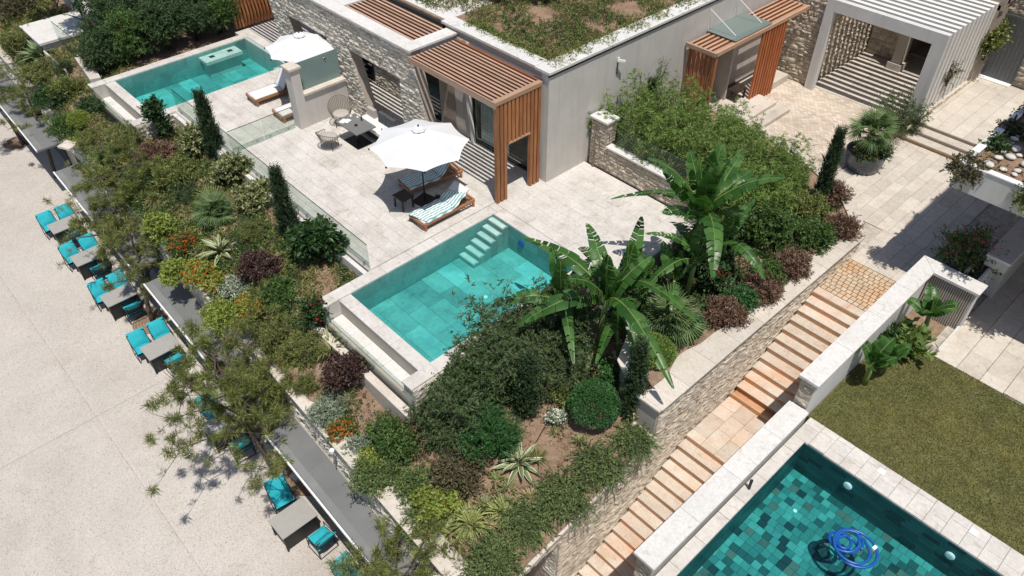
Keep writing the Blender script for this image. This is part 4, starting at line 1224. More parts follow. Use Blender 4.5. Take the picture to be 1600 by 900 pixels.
mb = MB(); mb.box(-11.6, 38.4, -.45, -8.3, 38.5, 3.2); mb.box(-11.7, YB + .4, -.45, -11.6, 38.5, 3.2); mb.box(-8.5, YB, -.45, -8.4, 38.5, 3.2)
part('garage_room', mb, M['floorwall'], sb)
mb = MB(); mb.box(-14.6, YB + .25, 3.2, -8.3, 40, 3.4); part('garage_ceiling', mb, M['floorwall'], sb)
YD = 34.3
mb = MB(); mb.box(-8.45, YD + .1, 0, -3, YD + .5, 5); part('door_wall_core', mb, M['mortar'], sb)
stone_wall(sb, (-9.2, YD + .1, 0), (1, 0, 0), (0, -1, 0), 6.2, 0, 5, lambda z: [(0, .72), (2.02, 6.2)] if z < 2.62 else [(0, 6.2)], M['rockw'], (.16, .24), (.25, .5), .10, 124, 160)
mb = MB(); mb.box(-8.46, YD + .0, .05, -7.20, YD + .06, 2.6); d = part('grey_door', mb, M['doorgrey'], sb)
for i in range(8):
    mb = MB(); mb.box(-8.44 + i * .155, YD - .012, .1, -8.30 + i * .155, YD, 2.55); part('door_board', mb, M['doorgrey'], d)
mb = MB(); mb.box(-8.5, YD - .30, 0, -7.15, YD + .0, .05); part('door_sill', mb, M['white'], sb)
mb = MB(); mb.box(-8.52, YD - .02, 0.05, -8.47, YD + .1, 2.66); mb.box(-7.19, YD - .02, .05, -7.14, YD + .1, 2.66); part('door_frame', mb, M['doorgrey'], sb)

wp = thing('white_pergola', 'large white rendered pergola with slats folding down its side over the court', 'pergola', (-11, 31, -.45))
YP0 = 28.95
mb = MB(); mb.box(-13.18, YP0, -.45, -12.82, YP0 + .25, 3.28); part('left_column', mb, M['plasterb'], wp)
mb = MB(); mb.box(-8.98, YP0, -.45, -8.50, YP0 + .25, 3.28); part('right_column', mb, M['plasterb'], wp)
mb = MB(); mb.box(-12.82, YP0 + .002, 2.83, -8.98, YP0 + .25, 3.28); part('front_beam', mb, M['plasterb'], wp)
n = 15
for i in range(n):
    y = YP0 + .44 + i * .40
    mb = MB(); mb.box(-13.18, y, 3.0, -8.50, y + .20, 3.28); part('slat', mb, M['plasterw'], wp)
    mb = MB(); mb.box(-8.66, y, -.05, -8.50, y + .20, 3.0); part('side_slat', mb, M['plasterw'], wp)
mb = MB(); mb.box(-8.80, YP0 + .25, -.45, -8.42, 35.0, .10); part('base_wall', mb, M['trav2'], wp)
stone_wall(wp, (-8.42, YP0 - 1.0, 0), (0, 1, 0), (1, 0, 0), 6.3, -.02, .12, lambda z: [(0, 6.3)], M['rockw'], (.13, .15), (.25, .5), .06, 131, 40)
mb = MB(); mb.box(-13.1, YP0 + .25, 2.83, -12.9, 35, 2.98); mb.box(-13.16, 35, -.45, -8.5, 35.2, -.44); part('side_beam', mb, M['plasterw'], wp)
lay_tiles(wp, [(-13.05, 29.3, -8.9, 33.2)], -.444, M['trav2'], .8, .4, .008, 'x', .006, 'floor_slab', 0, 60, 133)

# canopy topped with soil and pebbles, right edge
pc = thing('pebble_canopy', 'white flat canopy topped with pebbles and trailing plants at the right edge', 'canopy', (-4, 23, -.9))
X0, Y0, ZC = -4.58, 20.33, 3.80
mb = MB(); mb.box(X0, Y0, ZC - .75, 6, Y0 + .14, ZC); mb.box(X0, Y0 + .14, ZC - .75, X0 + .14, 31, ZC); part('fascia', mb, M['plasterb'], pc)
mb = MB(); mb.box(X0 + .14, Y0 + .14, ZC - .70, 6, 31, ZC - .12); part('roof_slab', mb, M['roofsoil'], pc)
for a, b in ((X0 - .02, -4.15), (-3.85, -2.85), (-2.5, -1.1), (-1.0, 1.0)):
    mb = MB(); mb.box(a, Y0 - .02, ZC, b, Y0 + .18, ZC + .03); part('coping_slab', mb, M['white'], pc)
for a, b in ((21.1, 21.6), (22.3, 22.8), (23.4, 24.0), (24.7, 25.5), (26.2, 27.6)):
    mb = MB(); mb.box(X0 - .02, a, ZC, X0 + .18, b, ZC + .03); part('coping_slab', mb, M['white'], pc)
# unseen block added out of view on the right to shade part of the roof
nb = thing('added_shade_block', 'unseen plastered block added beyond the pebble canopy to shade its rear part', 'building', (-2, 22, 3.8))
mb = MB(); mb.box(-2.1, 21.2, 3.69, 9, 34, 12.4); part('wall', mb, M['plaster'], nb)
peb = MB(); peb.sphere((0, 0, 0), .5, 10, 6, 0, (1, .8, .55)); pme = peb.mesh('pebble', [M['pebble']], True)
rr = random.Random(5); items = []
pts = []
for k in range(2600):
    x = rr.uniform(X0 + .35, 1.5); y = rr.uniform(Y0 + .4, 27); r = rr.uniform(.16, .36)
    if all((x - a) ** 2 + (y - b) ** 2 > (r * .55 + q * .55) ** 2 for a, b, q in pts):
        pts.append((x, y, r)); items.append((Matrix.LocRotScale(Vector((x, y, ZC - .10 + r * .16)), Euler((0, 0, rr.uniform(0, 6.28))), Vector((r, r, r * .8))), 0))
    if len(pts) >= 260: break
place_pieces('pebble', items, [pme], [M['pebble']], pc, 280)
mb = MB(); mb.box(-2.6, 27.0, -.9, 6, 27.2, 2.2); part('interior_shade_wall', mb, M['black'], pc)  # wall coloured black in place of the deep shade under the canopy

# walls at the far upper left
uw = thing('garden_wall', 'pale walls and slabs of the neighbouring terrace in the upper left corner', 'wall', (-37, 8, -1))
mb = MB(); mb.prism([(-33.1, 7.45), (-33.0, 7.85), (-35.15, 8.15), (-35.6, 7.75)], -1.2, -.02); part('wall', mb, M['trav2'], uw)
mb = MB(); mb.box(-40.4, 7.2, -1.5, -38.0, 9.6, -.1); part('slab_base', mb, M['plaster'], uw)
mb = MB(); mb.box(-40.5, 7.1, -.1, -37.9, 9.7, .0); part('white_slab', mb, M['coping'], uw)
mb = MB(); mb.box(-46, 9.8, -.9, -38, 10.3, .12); part('rear_wall', mb, M['coping'], uw)
stone_wall(uw, (-38.0, 7.2, 0), (1, 0, 0), (0, -1, 0), 2.6, -1.7, -.35, lambda z: [(0, 2.6)], M['rock'], (.15, .24), (.3, .6), .1, 141, 60)
mb = MB(); mb.box(-35.9, 7.9, -.3, -35.4, 9.6, -.05); part('coping_slab', mb, M['plasterd'], uw)

# ------------------------------------------------------------------ vegetation builders
M['l_mid2'] = leafm('willowy_leaves', [(.03, .055, .02), (.06, .10, .035), (.105, .155, .06)], .22)
M['l_dk2'] = leafm('deep_green_leaves', [(.022, .045, .018), (.045, .085, .03), (.085, .135, .055)], .18)
M['l_brown2'] = leafm('brown_green_leaves', [(.05, .045, .025), (.095, .085, .045), (.15, .13, .075)], .15)
M['l_lime2'] = leafm('light_broad_leaves', [(.10, .15, .04), (.17, .24, .07)], .3)
M['l_yel'] = leafm('yellow_green_straps', [(.11, .14, .04), (.21, .24, .08), (.38, .37, .15)], .2)
M['potblue'] = plain('blue_grey_glaze', (.05, .065, .085), .25, 0, .35, 5)
M['greydk'] = plain('grey_dining_top', (.17, .17, .165), .5, 0, .05)
M['bluegrey'] = plain('blue_grey_cloth', (.15, .19, .23), .9)
M['pattern'] = plain('dark_patterned_cloth', (.07, .075, .08), .9, 0, .5, 14)

def unit(a): return a / np.maximum(1e-9, np.linalg.norm(a, axis=-1, keepdims=True))
def leafq(P, D, L, W, rng, fold=.12, N=None):
    """folded diamond leaves as quads: P base, D direction"""
    n = len(P); D = unit(D)
    r = rng.normal(size=(n, 3)) * .8 + np.array([0, 0, .9]) if N is None else N + rng.normal(size=(n, 3)) * .35
    s = unit(np.cross(D, r)); nn = np.cross(s, D)
    L = np.broadcast_to(L, (n,))[:, None]; W = np.broadcast_to(W, (n,))[:, None]
    mid = P + D * L * .45 + nn * W * fold
    return np.stack([P, mid - s * W * .5, P + D * L, mid + s * W * .5], 1)

def shootq(rng, P, D, L, m, leafL, leafW, spread=.6, sag=0.0, t0=.15, up=0.0):
    """leaves along shoots; returns quads"""
    n = len(P); D = unit(D)
    t = np.linspace(t0, 1, m)[None, :, None] + rng.uniform(-.03, .03, (n, m, 1))
    LL = np.broadcast_to(L, (n,))[:, None, None]
    g = np.array([0, 0, -1.0])
    pos = P[:, None] + D[:, None] * LL * t + g * sag * LL * t ** 2
    tan = unit(D[:, None] + g * 2 * sag * t)
    r = rng.normal(size=(n, m, 3))
    rad = unit(r - (r * tan).sum(-1, keepdims=True) * tan)
    d = tan * (1 - spread) + rad * spread; d[..., 2] += up
    k = n * m
    return leafq(pos.reshape(k, 3), d.reshape(k, 3), rng.uniform(.75, 1.25, k) * leafL, leafW, rng)

def stemq(rng, P, D, L, w, sag=0.0, seg=4):
    n = len(P); D = unit(D); out = []
    g = np.array([0, 0, -1.0]); LL = np.broadcast_to(L, (n,))[:, None]
    def at(t): return P + D * LL * t + g * sag * LL * t * t
    for o in (0, 1):
        s = unit(np.cross(D, rng.normal(size=(n, 3)))) * w * .5
        for i in range(seg):
            a = at(i / seg); b = at((i + 1) / seg); wa = 1 - .8 * i / seg; wb = 1 - .8 * (i + 1) / seg
            out.append(np.stack([a - s * wa, a + s * wa, b + s * wb, b - s * wb], 1))
    return np.concatenate(out)

def sph(rng, n, zmin=-1.0):
    z = rng.uniform(zmin, 1, n); a = rng.uniform(0, 2 * np.pi, n); r = np.sqrt(1 - z * z)
    return np.stack([r * np.cos(a), r * np.sin(a), z], 1)

def lumps(rng, rx, ry, h, k=7, lr=.55):
    c = sph(rng, k, -.75) * np.array([rx, ry, h * .5]) * (1 - lr) * 1.15 + np.array([0, 0, h * .5])
    r = rng.uniform(.75, 1.15, k)[:, None] * np.array([rx, ry, h * .5]) * lr
    return c, r

def shrub(rng, rx, ry, h, mats, leafL=.07, leafW=.035, nsh=380, m=11, k=8, lr=.55, L=.3, spread=.6, sag=0, stem=.012, up=0, flowers=None, nf=0, fs=.05, upb=.25):
    """dome of leafy shoots on several lumps. returns [(part, MB)]"""
    c, r = lumps(rng, rx, ry, h, k, lr)
    idx = rng.integers(0, k, nsh)
    d = sph(rng, nsh, -.55)
    base = c[idx] + d * r[idx] * rng.uniform(.35, .85, nsh)[:, None]
    base[:, 2] = np.maximum(base[:, 2], .03)
    dd = unit(d + rng.normal(size=d.shape) * .35 + np.array([0, 0, upb]))
    LL = L * rng.uniform(.6, 1.25, nsh)
    fo = MB(); fo.addq(shootq(rng, base, dd, LL, m, leafL, leafW, spread, sag, .1, up))
    st = MB()
    ns = 40; ii = rng.integers(0, nsh, ns)
    tgt = base[ii]; o = np.zeros((ns, 3)); o[:, :2] = rng.normal(size=(ns, 2)) * rx * .08
    v = tgt - o; Lv = np.linalg.norm(v, axis=1)
    st.addq(stemq(rng, o, v, Lv, .022))
    st.addq(stemq(rng, base[:nsh // 2], dd[:nsh // 2], LL[:nsh // 2], stem, sag))
    parts = [('foliage', fo, mats), ('stem', st, M['bark'])]
    if nf:
        d = sph(rng, nf, .0); ii = rng.integers(0, k, nf)
        p = c[ii] + d * r[ii] * 1.12 + np.array([0, 0, .05])
        q = []
        for a in range(4):
            dv = unit(rng.normal(size=(nf, 3)) + d * .8)
            q.append(leafq(p, dv, fs, fs * .8, rng))
        f = MB(); f.addq(np.concatenate(q)); parts.append(('flower', f, flowers))
    return parts

def plant(name, label, cat, loc, parts, rz=0, group=None, sc=1.0):
    t = thing(name, label, cat, loc, rz, group)
    t.scale = (sc, sc, sc)
    for nm, mb, mt in parts:
        me = mb if isinstance(mb, bpy.types.Mesh) else mb.mesh(nm, mt)
        o = bpy.data.objects.new(nm, me); COL.objects.link(o); o.parent = t
        if nm in ('foliage', 'flower', 'stem'): o['kind'] = 'stuff'
    return t

def meshes(parts): return [(nm, mb.mesh(nm, mt), mt) for nm, mb, mt in parts]

def rg(s): return np.random.default_rng(s)

# --- prototypes of kinds (meshes shared between copies)
def P_ball(seed, r=1.0, h=1.0, mat='l_ball', n=1500):
    rng = rg(seed); d = sph(rng, n, -.35)
    wob = 1 + .05 * np.sin(d[:, 0] * 5 + 1) * np.cos(d[:, 1] * 6) + rng.normal(size=n) * .02
    base = d * np.array([r, r, h * .5]) * (.80 * wob)[:, None] + np.array([0, 0, h * .5])
    fo = MB(); fo.addq(shootq(rng, base, d + np.array([0, 0, .15]) + rng.normal(size=d.shape) * .2, .22 * r, 8, .075, .022, .5))
    st = MB(); st.addq(stemq(rng, np.zeros((30, 3)), sph(rng, 30, .1), .6 * r, .03))
    return [('foliage', fo, M[mat]), ('stem', st, M['bark'])]

def P_rosemary(seed, r=1.0, h=.6, n=300, mat='l_rosem', trail=None):
    """mound of long shoots combed downhill, over the coping"""
    rng = rg(seed); a = rng.uniform(0, 2 * np.pi, n)
    el = rng.uniform(.0, 1.0, n)
    d = np.stack([np.cos(a) * np.cos(el) + .45, np.sin(a) * np.cos(el) - .30, np.sin(el) * .9], 1)
    q = np.sqrt(rng.uniform(0, 1, n)) * .55 * r; b = rng.uniform(0, 2 * np.pi, n)
    o = np.stack([np.cos(b) * q, np.sin(b) * q, h * (1 - (q / (.6 * r)) ** 2) * rng.uniform(.5, 1, n)], 1)
    L = r * rng.uniform(.35, .7, n)
    fo = MB(); fo.addq(shootq(rng, o, d, L, 22, .085, .027, .42, .42, .02))
    st = MB(); st.addq(stemq(rng, o, d, L, .014, .42))
    st.addq(stemq(rng, np.zeros((25, 3)), unit(o[:25] + np.array([0, 0, .02])), .5 * r, .03))
    return [('foliage', fo, M[mat]), ('stem', st, M['bark'])]

def P_bamboo(seed, r=.9, h=1.9, n=46, mat='l_bamboo', K=6, lw=(.125, .022), tw=12, dens=8):
    """several plumes of arching canes with feathery twigs"""
    rng = rg(seed)
    kc = np.stack([np.cos(np.arange(K) * 2.4), np.sin(np.arange(K) * 2.4)], 1) * (np.sqrt((np.arange(K) + .3) / K) * r * .62)[:, None]
    kh = rng.uniform(.68, 1.12, K); k = rng.integers(0, K, n)
    a = rng.uniform(0, 2 * np.pi, n); q = rng.uniform(0, 1, n) * r * .16
    o = np.stack([kc[k, 0] + np.cos(a) * q, kc[k, 1] + np.sin(a) * q, np.zeros(n)], 1)
    lean = kc[k] * .28 / r
    d = unit(np.stack([lean[:, 0] + np.cos(a) * .12, lean[:, 1] + np.sin(a) * .12, np.ones(n)], 1) + rng.normal(size=(n, 3)) * .06)
    L = h * kh[k] * rng.uniform(.75, 1.08, n)
    st = MB(); st.addq(stemq(rng, o, d, L, .016, .10, 5))
    m = tw; t = rng.uniform(.12, .99, (n, m, 1)); g = np.array([0, 0, -1.0])
    tp = (o[:, None] + d[:, None] * L[:, None, None] * t + g * .10 * L[:, None, None] * t ** 2).reshape(-1, 3)
    td = unit(rng.normal(size=tp.shape) * np.array([1, 1, .35]) + np.array([0, 0, .75]))
    tl = rng.uniform(.16, .36, len(tp)) * (1.3 - .75 * t.reshape(-1))
    fo = MB(); fo.addq(shootq(rng, tp, td, tl, dens, lw[0], lw[1], .42, .40, .15))
    st.addq(stemq(rng, tp, td, tl, .006, .40, 2))
    return [('foliage', fo, M[mat]), ('stem', st, M['barkl'])]

FE_ = None
def P_cypress(seed, r=.27, h=2.6, n=2300, mat='l_cyp'):
    rng = rg(seed); z = rng.uniform(.02, .97, n) ; a = rng.uniform(0, 2 * np.pi, n)
    prof = np.interp(z, [0, .12, .4, .75, 1], [.7, 1, .95, .6, .12])
    prof = prof * (1 + .25 * np.sin(a * 3 + z * 14) + .22 * np.sin(a * 5 - z * 31))
    q = r * prof * rng.uniform(.35, .95, n)
    o = np.stack([np.cos(a) * q, np.sin(a) * q, z * h], 1)
    d = np.stack([np.cos(a) * .5, np.sin(a) * .5, np.ones(n)], 1)
    fo = MB(); fo.addq(shootq(rng, o, d + rng.normal(size=d.shape) * .15, rng.uniform(.10, .32, n), 8, .055, .026, .5))
    st = MB(); st.tube([(0, 0, 0), (.01, 0, h * .5), (0, .01, h * .93)], [.05, .035, .008], 7)
    return [('foliage', fo, M[mat]), ('trunk', st, M['bark'])]

def P_blades(seed, n=40, L=.6, w=.035, mat='l_iris', arch=.5, spread=.8, up=.9, r=.12, edge=None):
    """tufts of strap leaves, one mesh"""
    rng = rg(seed); fo = MB(); Q = []; QE = []
    for i in range(n):
        a = rng.uniform(0, 6.283); e = rng.uniform(.25, 1.0) * spread
        p = np.array([math.cos(a) * r * rng.uniform(0, 1), math.sin(a) * r * rng.uniform(0, 1), 0])
        d = np.array([math.cos(a) * e, math.sin(a) * e, up]); d /= np.linalg.norm(d)
        l = L * rng.uniform(.65, 1.15); s = np.array([-math.sin(a), math.cos(a), 0])
        ts = np.linspace(0, 1, 6); P = [p + d * l * t + np.array([0, 0, -1]) * arch * l * t * t for t in ts]
        W = [w * x for x in (.7, 1, 1, .85, .55, .04)]
        for j in range(5):
            Q.append([P[j] - s * W[j] * .5, P[j] + s * W[j] * .5, P[j + 1] + s * W[j + 1] * .5, P[j + 1] - s * W[j + 1] * .5])
    fo.addq(np.array(Q))
    return [('foliage', fo, M[mat])]

def leaf_mesh_agave(seed, L=.7, w=.10, arch=.25, cream=True):
    rng = rg(seed); mb = MB()
    ts = [0, .12, .3, .5, .7, .88, 1]; W = [.55, .7, .95, 1, .8, .4, .03]
    for (s0, s1, mi) in ((-1, -.68, 1), (-.68, 0, 0), (0, .68, 0), (.68, 1, 1)):
        V = []
        for t, q in zip(ts, W):
            for s in (s0, s1):
                x = L * t; V.append((x, s * w * .5 * q, abs(s) * w * .28 * q - arch * L * t * t + .02 * math.sin(t * 5 + seed)))
        F = [(2 * i, 2 * i + 1, 2 * i + 3, 2 * i + 2) for i in range(len(ts) - 1)]
        mb.add(V, F, mi)
    return mb.mesh('leaf', [M['l_agave'], M['l_cream'] if cream else M['l_agave']])

def place_leaf(parent, me, p, az, el, sc=1.0, roll=0, name='leaf'):
    o = bpy.data.objects.new(name, me); COL.objects.link(o); o.parent = parent
    o.location = p; o.rotation_euler = Euler((roll, -el, az)); o.scale = (sc,) * 3
    return o

AG = [leaf_mesh_agave(i, .75, .15, a) for i, a in enumerate((.05, .2, .4))]
AG2 = [leaf_mesh_agave(i + 5, .75, .13, a, False) for i, a in enumerate((.05, .2, .4))]
def agave(label, loc, sc=1.0, ms=AG, n=22, seed=1, group=None):
    t = thing('agave', label, 'agave', loc, 0, group); rr = random.Random(seed)
    for i in range(n):
        f = i / n; el = math.radians(78 - 62 * f ** .8 + rr.uniform(-10, 10))
        az = i * 2.399 + rr.uniform(-.2, .2)
        place_leaf(t, ms[min(2, int(f * 3))], (0, 0, .05 + .05 * (1 - f)), az, el, sc * rr.uniform(.8, 1.05) * (.75 + .3 * f))
    return t

def frond_mesh(seed, L=.5, pet=.4, nseg=22, droop=.25):
    """fan palm frond along +x"""
    rng = rg(seed); mb = MB()
    mb.tube([(0, 0, 0), (pet * .5, 0, .02), (pet, 0, 0)], [.012, .009, .006], 4, 1)
    for i in range(nseg):
        a = math.radians(-105 + 210 * i / (nseg - 1)) + rng.uniform(-.02, .02)
        l = L * (1 - .18 * abs(a) / 1.8) * rng.uniform(.9, 1.05)
        d = np.array([math.cos(a), math.sin(a), 0]); s = np.array([-math.sin(a), math.cos(a), 0])
        V = []
        for t, w in ((.02, .004), (.45, .034), (.75, .022), (1, .002)):
            c = np.array([pet, 0, 0]) + d * l * t; z = -droop * l * t ** 2.2 - .06 * abs(math.sin(a)) * t
            V += [tuple(c - s * w * .5 + (0, 0, z)), tuple(c + (0, 0, z + w * .35)), tuple(c + s * w * .5 + (0, 0, z))]
        F = []
        for j in range(3):
            F += [(3 * j, 3 * j + 1, 3 * j + 4, 3 * j + 3), (3 * j + 1, 3 * j + 2, 3 * j + 5, 3 * j + 4)]
        mb.add(V, F, 0)
    return mb.mesh('frond', [M['l_palm'], M['l_rib']])
FR = [frond_mesh(1), frond_mesh(2, .52, .42, 22, .45), frond_mesh(3, .45, .35, 20, .12)]
def fan_palm(label, loc, sc=1.0, n=34, trunk=.15, seed=1, low=-.35):
    t = thing('fan_palm', label, 'palm', loc); rr = random.Random(seed)
    mb = MB(); mb.tube([(0, 0, -.05), (0, 0, trunk)], [.11 * sc, .09 * sc], 9); 
    for k in range(26):
        a = k * 2.4; z = trunk * k / 26
        mb.bar((.09 * sc * math.cos(a), .09 * sc * math.sin(a), z), (.16 * sc * math.cos(a), .16 * sc * math.sin(a), z + .09), .03, .012)
    lpart('trunk', mb, M['barkl'], t)
    for i in range(n):
        f = i / n; el = (1.35 - (1.35 - low) * f) + rr.uniform(-.12, .12)
        place_leaf(t, FR[rr.randrange(3)], (0, 0, trunk), i * 2.399 + rr.uniform(-.2, .2), el, sc * rr.uniform(.85, 1.1), rr.uniform(-.3, .3), 'frond')
    return t

def banana_leaf(seed, L=1.7, w=.42, droop=.5, tears=.25):
    rng = rg(seed); mb = MB(); n = 30
    def mid(t): return np.array([L * (t - .10 * t ** 3), 0, L * (.22 * t - droop * t ** 2.3)])
    for sd in (-1, 1):
        t = 0.10
        while t < 1:
            dt = rng.uniform(.025, .06) if rng.random() < .55 else rng.uniform(.07, .13)
            t2 = min(1, t + dt); gap = rng.uniform(0, .012) if rng.random() < tears * 2 else 0
            fall = rng.uniform(.0, .5) * (tears * 2)
            sub = 3
            tt = np.linspace(t, t2 - gap, sub + 1)
            V = []
            for x in tt:
                prof = math.sin(min(1, (x - .06) / .94) ** .62 * math.pi) ** .55 if x < 1 else 0
                c = mid(x); W = w * .5 * max(.01, prof)
                for q in (0, .5, 1):
                    V.append((c[0] + W * q * .25, sd * W * q, c[2] + .10 * W * math.sin(q * 3.14) - fall * W * q * q * .9 + rng.uniform(-.006, .006)))
            F = []
            for a in range(sub):
                for b in range(2):
                    F.append((a * 3 + b, a * 3 + b + 1, (a + 1) * 3 + b + 1, (a + 1) * 3 + b))
            mb.add(V, F, 0); t = t2
    ts = np.linspace(0, .98, 9)
    P = [tuple(mid(x) + np.array([0, 0, .008])) for x in ts]
    mb.tube(P, [.020 - .017 * x for x in ts], 5, 1)
    return mb.mesh('leaf', [M['l_banana'], M['l_rib']], True)
BL = [banana_leaf(1, 1.9, .50, .30, .5), banana_leaf(2, 1.85, .46, .8, .8), banana_leaf(3, 1.65, .50, .08, .3), banana_leaf(4, 1.95, .38, 1.15, .95), banana_leaf(5, .80, .40, .12, .03), banana_leaf(6, .90, .42, .4, .1)]
def banana(label, loc, stems, seed=1, ms=(0, 1, 2, 3), sc=1.0, group=None):
    """stems: (dx,dy,height,nleaves,scale)"""
    t = thing('banana_plant', label, 'banana plant', loc, 0, group); rr = random.Random(seed)
    for dx, dy, h, n, s in stems:
        mb = MB(); tx = rr.uniform(-.12, .12) * h; ty = rr.uniform(-.12, .12) * h
        mb.tube([(dx, dy, -.05), (dx + tx * .5, dy + ty * .5, h * .5), (dx + tx, dy + ty, h)], [.085 * s, .07 * s, .045 * s], 9)
        lpart('pseudostem', mb, M['l_rib'], t, smooth=True)
        a0 = rr.uniform(0, 6.28)
        for i in range(n):
            f = i / max(1, n - 1); el = 1.42 - .95 * f + rr.uniform(-.12, .12)
            place_leaf(t, BL[ms[min(len(ms) - 1, int(rr.random() * len(ms)))] if f > .25 else ms[-2 if len(ms) > 2 else 0]], (dx + tx, dy + ty, h - .06), a0 + i * 2.4 + rr.uniform(-.3, .3), el, s * rr.uniform(.8, 1.08), rr.uniform(-.35, .35))
    return t

def pine(label, base, crown, rad, seed, ntuft=190, nlimb=14, bare=0.0, lean=.35, tl=.20, mat='l_pine', group=None, name='pine_tree', trunk_r=.08, flat=.6):
    t = thing(name, label, 'tree', base, 0, group)
    rng = rg(seed); rr = random.Random(seed)
    B = np.zeros(3); C = np.array(crown) - np.array(base)
    mb = MB(); K = 9; P = []
    top = C + np.array([0, 0, rad * .55])
    for i in range(K):
        s = i / (K - 1)
        P.append(B + (top - B) * s + np.array([math.sin(s * 5 + seed), math.cos(s * 4 + seed), 0]) * .09 * s * (1 - s) * 4 + np.array([-(top - B)[0], -(top - B)[1], 0]) * .35 * s * (1 - s))
    mb.tube([tuple(p) for p in P], [trunk_r * (1 - .78 * i / (K - 1)) for i in range(K)], 8)
    lpart('trunk', mb, M['bark'], t, smooth=True)
    tips = []; lm = MB()
    for i in range(nlimb):
        s = .42 + .58 * (i + rr.random() * .6) / nlimb
        k = min(K - 2, int(s * (K - 1))); p0 = P[k] + (P[k + 1] - P[k]) * (s * (K - 1) - k)
        az = i * 2.4 + rr.uniform(-.5, .5); L = rad * (1.15 - .55 * s) * rr.uniform(.75, 1.15) * 1.25
        d = np.array([math.cos(az), math.sin(az), .12 + .35 * rr.random()])
        pts = [p0 + d * L * q + np.array([0, 0, -.10 * L * q * q]) + rng.normal(size=3) * .035 * q for q in (0, .25, .5, .75, 1)]
        lm.tube([tuple(p) for p in pts], [.032 * (1 - .8 * q) for q in (0, .25, .5, .75, 1)], 5)
        for j in range(8):
            q = rr.uniform(.3, 1); c = p0 + d * L * q + np.array([0, 0, -.10 * L * q * q])
            e = c + rng.normal(size=3) * np.array([1, 1, .45]) * rad * .26 + np.array([0, 0, .06])
            lm.tube([tuple(c), tuple((c + e) / 2 + rng.normal(size=3) * .02), tuple(e)], [.012, .008, .004], 4)
            tips.append(e); tips.append(c + (e - c) * .6)
        tips.append(pts[-1])
    lpart('branch', lm, M['bark'], t, kind='stuff')
    tips = np.array(tips); ntuft = int(ntuft * 1.7)
    keep = rng.random(len(tips)) > bare
    # tufts gathered in clumps
    ii = rng.integers(0, len(tips), ntuft) if keep.all() else rng.choice(np.nonzero(keep)[0], ntuft)
    c = tips[ii] + rng.normal(size=(ntuft, 3)) * np.array([1, 1, flat]) * .05
    d = unit(rng.normal(size=(ntuft, 3)) * np.array([1, 1, .5]) + np.array([0, 0, .55]))
    fo = MB(); fo.addq(shootq(rng, c - d * .06, d, .16, 30, tl, .0145, .70, 0, .0))
    lpart('foliage', fo, M[mat], t, kind='stuff')
    return t

def tree(label, loc, h, r, mat, seed, leafL=.09, name='tree', cat='tree', n=900):
    t = thing(name, label, cat, loc)
    rng = rg(seed)
    mb = MB(); mb.tube([(0, 0, 0), (.08, .05, h * .4), (.05, -.05, h * .85)], [.09, .06, .02], 8)
    for i in range(9):
        a = i * 2.4; z = h * (.3 + .06 * i)
        mb.tube([(.06, 0, z), (r * .4 * math.cos(a), r * .4 * math.sin(a), z + r * .3), (r * .75 * math.cos(a), r * .75 * math.sin(a), z + r * .45)], [.03, .02, .008], 5)
    lpart('trunk', mb, M['bark'], t)
    c, rr_ = lumps(rng, r, r, r * 1.6, 12, .42); c[:, 2] += h - r * 1.2
    idx = rng.integers(0, 12, n); d = sph(rng, n, -.8)
    base = c[idx] + d * rr_[idx] * rng.uniform(.3, .95, n)[:, None]
    fo = MB(); fo.addq(shootq(rng, base, d + rng.normal(size=d.shape) * .4, .26, 10, leafL, leafL * .42, .6, .1))
    lpart('foliage', fo, M[mat], t, kind='stuff')
    return t

# ------------------------------------------------------------------ planting list
def g3(p): return (p[0], p[1], gz(p[0], p[1]) - .03)

# bamboo / feathery mass behind the terrace wall
BM = [meshes(P_bamboo(s, 1.0, h, 56, 'l_bamboo', 6, (.125, .024), 15, 9)) for s, h in ((1, 3.3), (2, 2.6), (3, 1.85))]
rr = random.Random(77)
spots = [(-14.4, 18.9, 0, 1.0), (-14.3, 20.3, 0, .95), (-13.2, 19.4, 1, 1.1), (-13.6, 21.8, 1, .9), (-12.3, 18.8, 1, 1.05), (-12.1, 20.7, 2, 1.15), (-12.3, 22.4, 2, .9), (-11.1, 19.4, 1, .95), (-10.9, 21.3, 2, 1.05), (-10.0, 19.9, 2, 1.2), (-9.7, 21.8, 2, .9), (-9.0, 19.4, 2, 1.0), (-10.2, 18.3, 2, 1.2), (-9.2, 20.7, 2, .8)]
wh = ['against the tall plaster wall, nearest the pillar', 'second along the tall plaster wall', 'in the second row behind the pillar', 'below the climbing plant on the wall', 'directly behind the glass on the stone wall', 'centre of the bed behind the glass', 'touching the porch steps', 'behind the end of the glass panel', 'in the middle of the bed toward the court', 'just above the banana leaves', 'at the rim beside the court', 'between the banana and the slim cypress', 'above the tall banana plant', 'beside the slim cypress near the court']
for i, ((x, y, k, s), w) in enumerate(zip(spots, wh)):
    plant('bamboo_clump', 'feathery green bamboo clump ' + w, 'bamboo', (x, y, -.05), BM[k], rr.uniform(0, 6), 'bamboo clumps in the raised bed', s)
# climbing plant on tall wall left of the porch
plant('climber', 'dark and light leafy climber on the tall plaster wall left of the porch', 'climbing plant', (-16.08, 24.23, 0.30), shrub(rg(31), .55, .55, 2.6, M['l_mid'], .10, .07, 420, 10, 10, .35, .25), 0)
plant('climber', 'thin silvery dead climber hanging on the plaster wall beside the green climber', 'climbing plant', (-15.0, 21.4, .0), shrub(rg(32), .25, .3, 2.6, M['l_grey'], .07, .03, 140, 9, 8, .4, .3), 0)

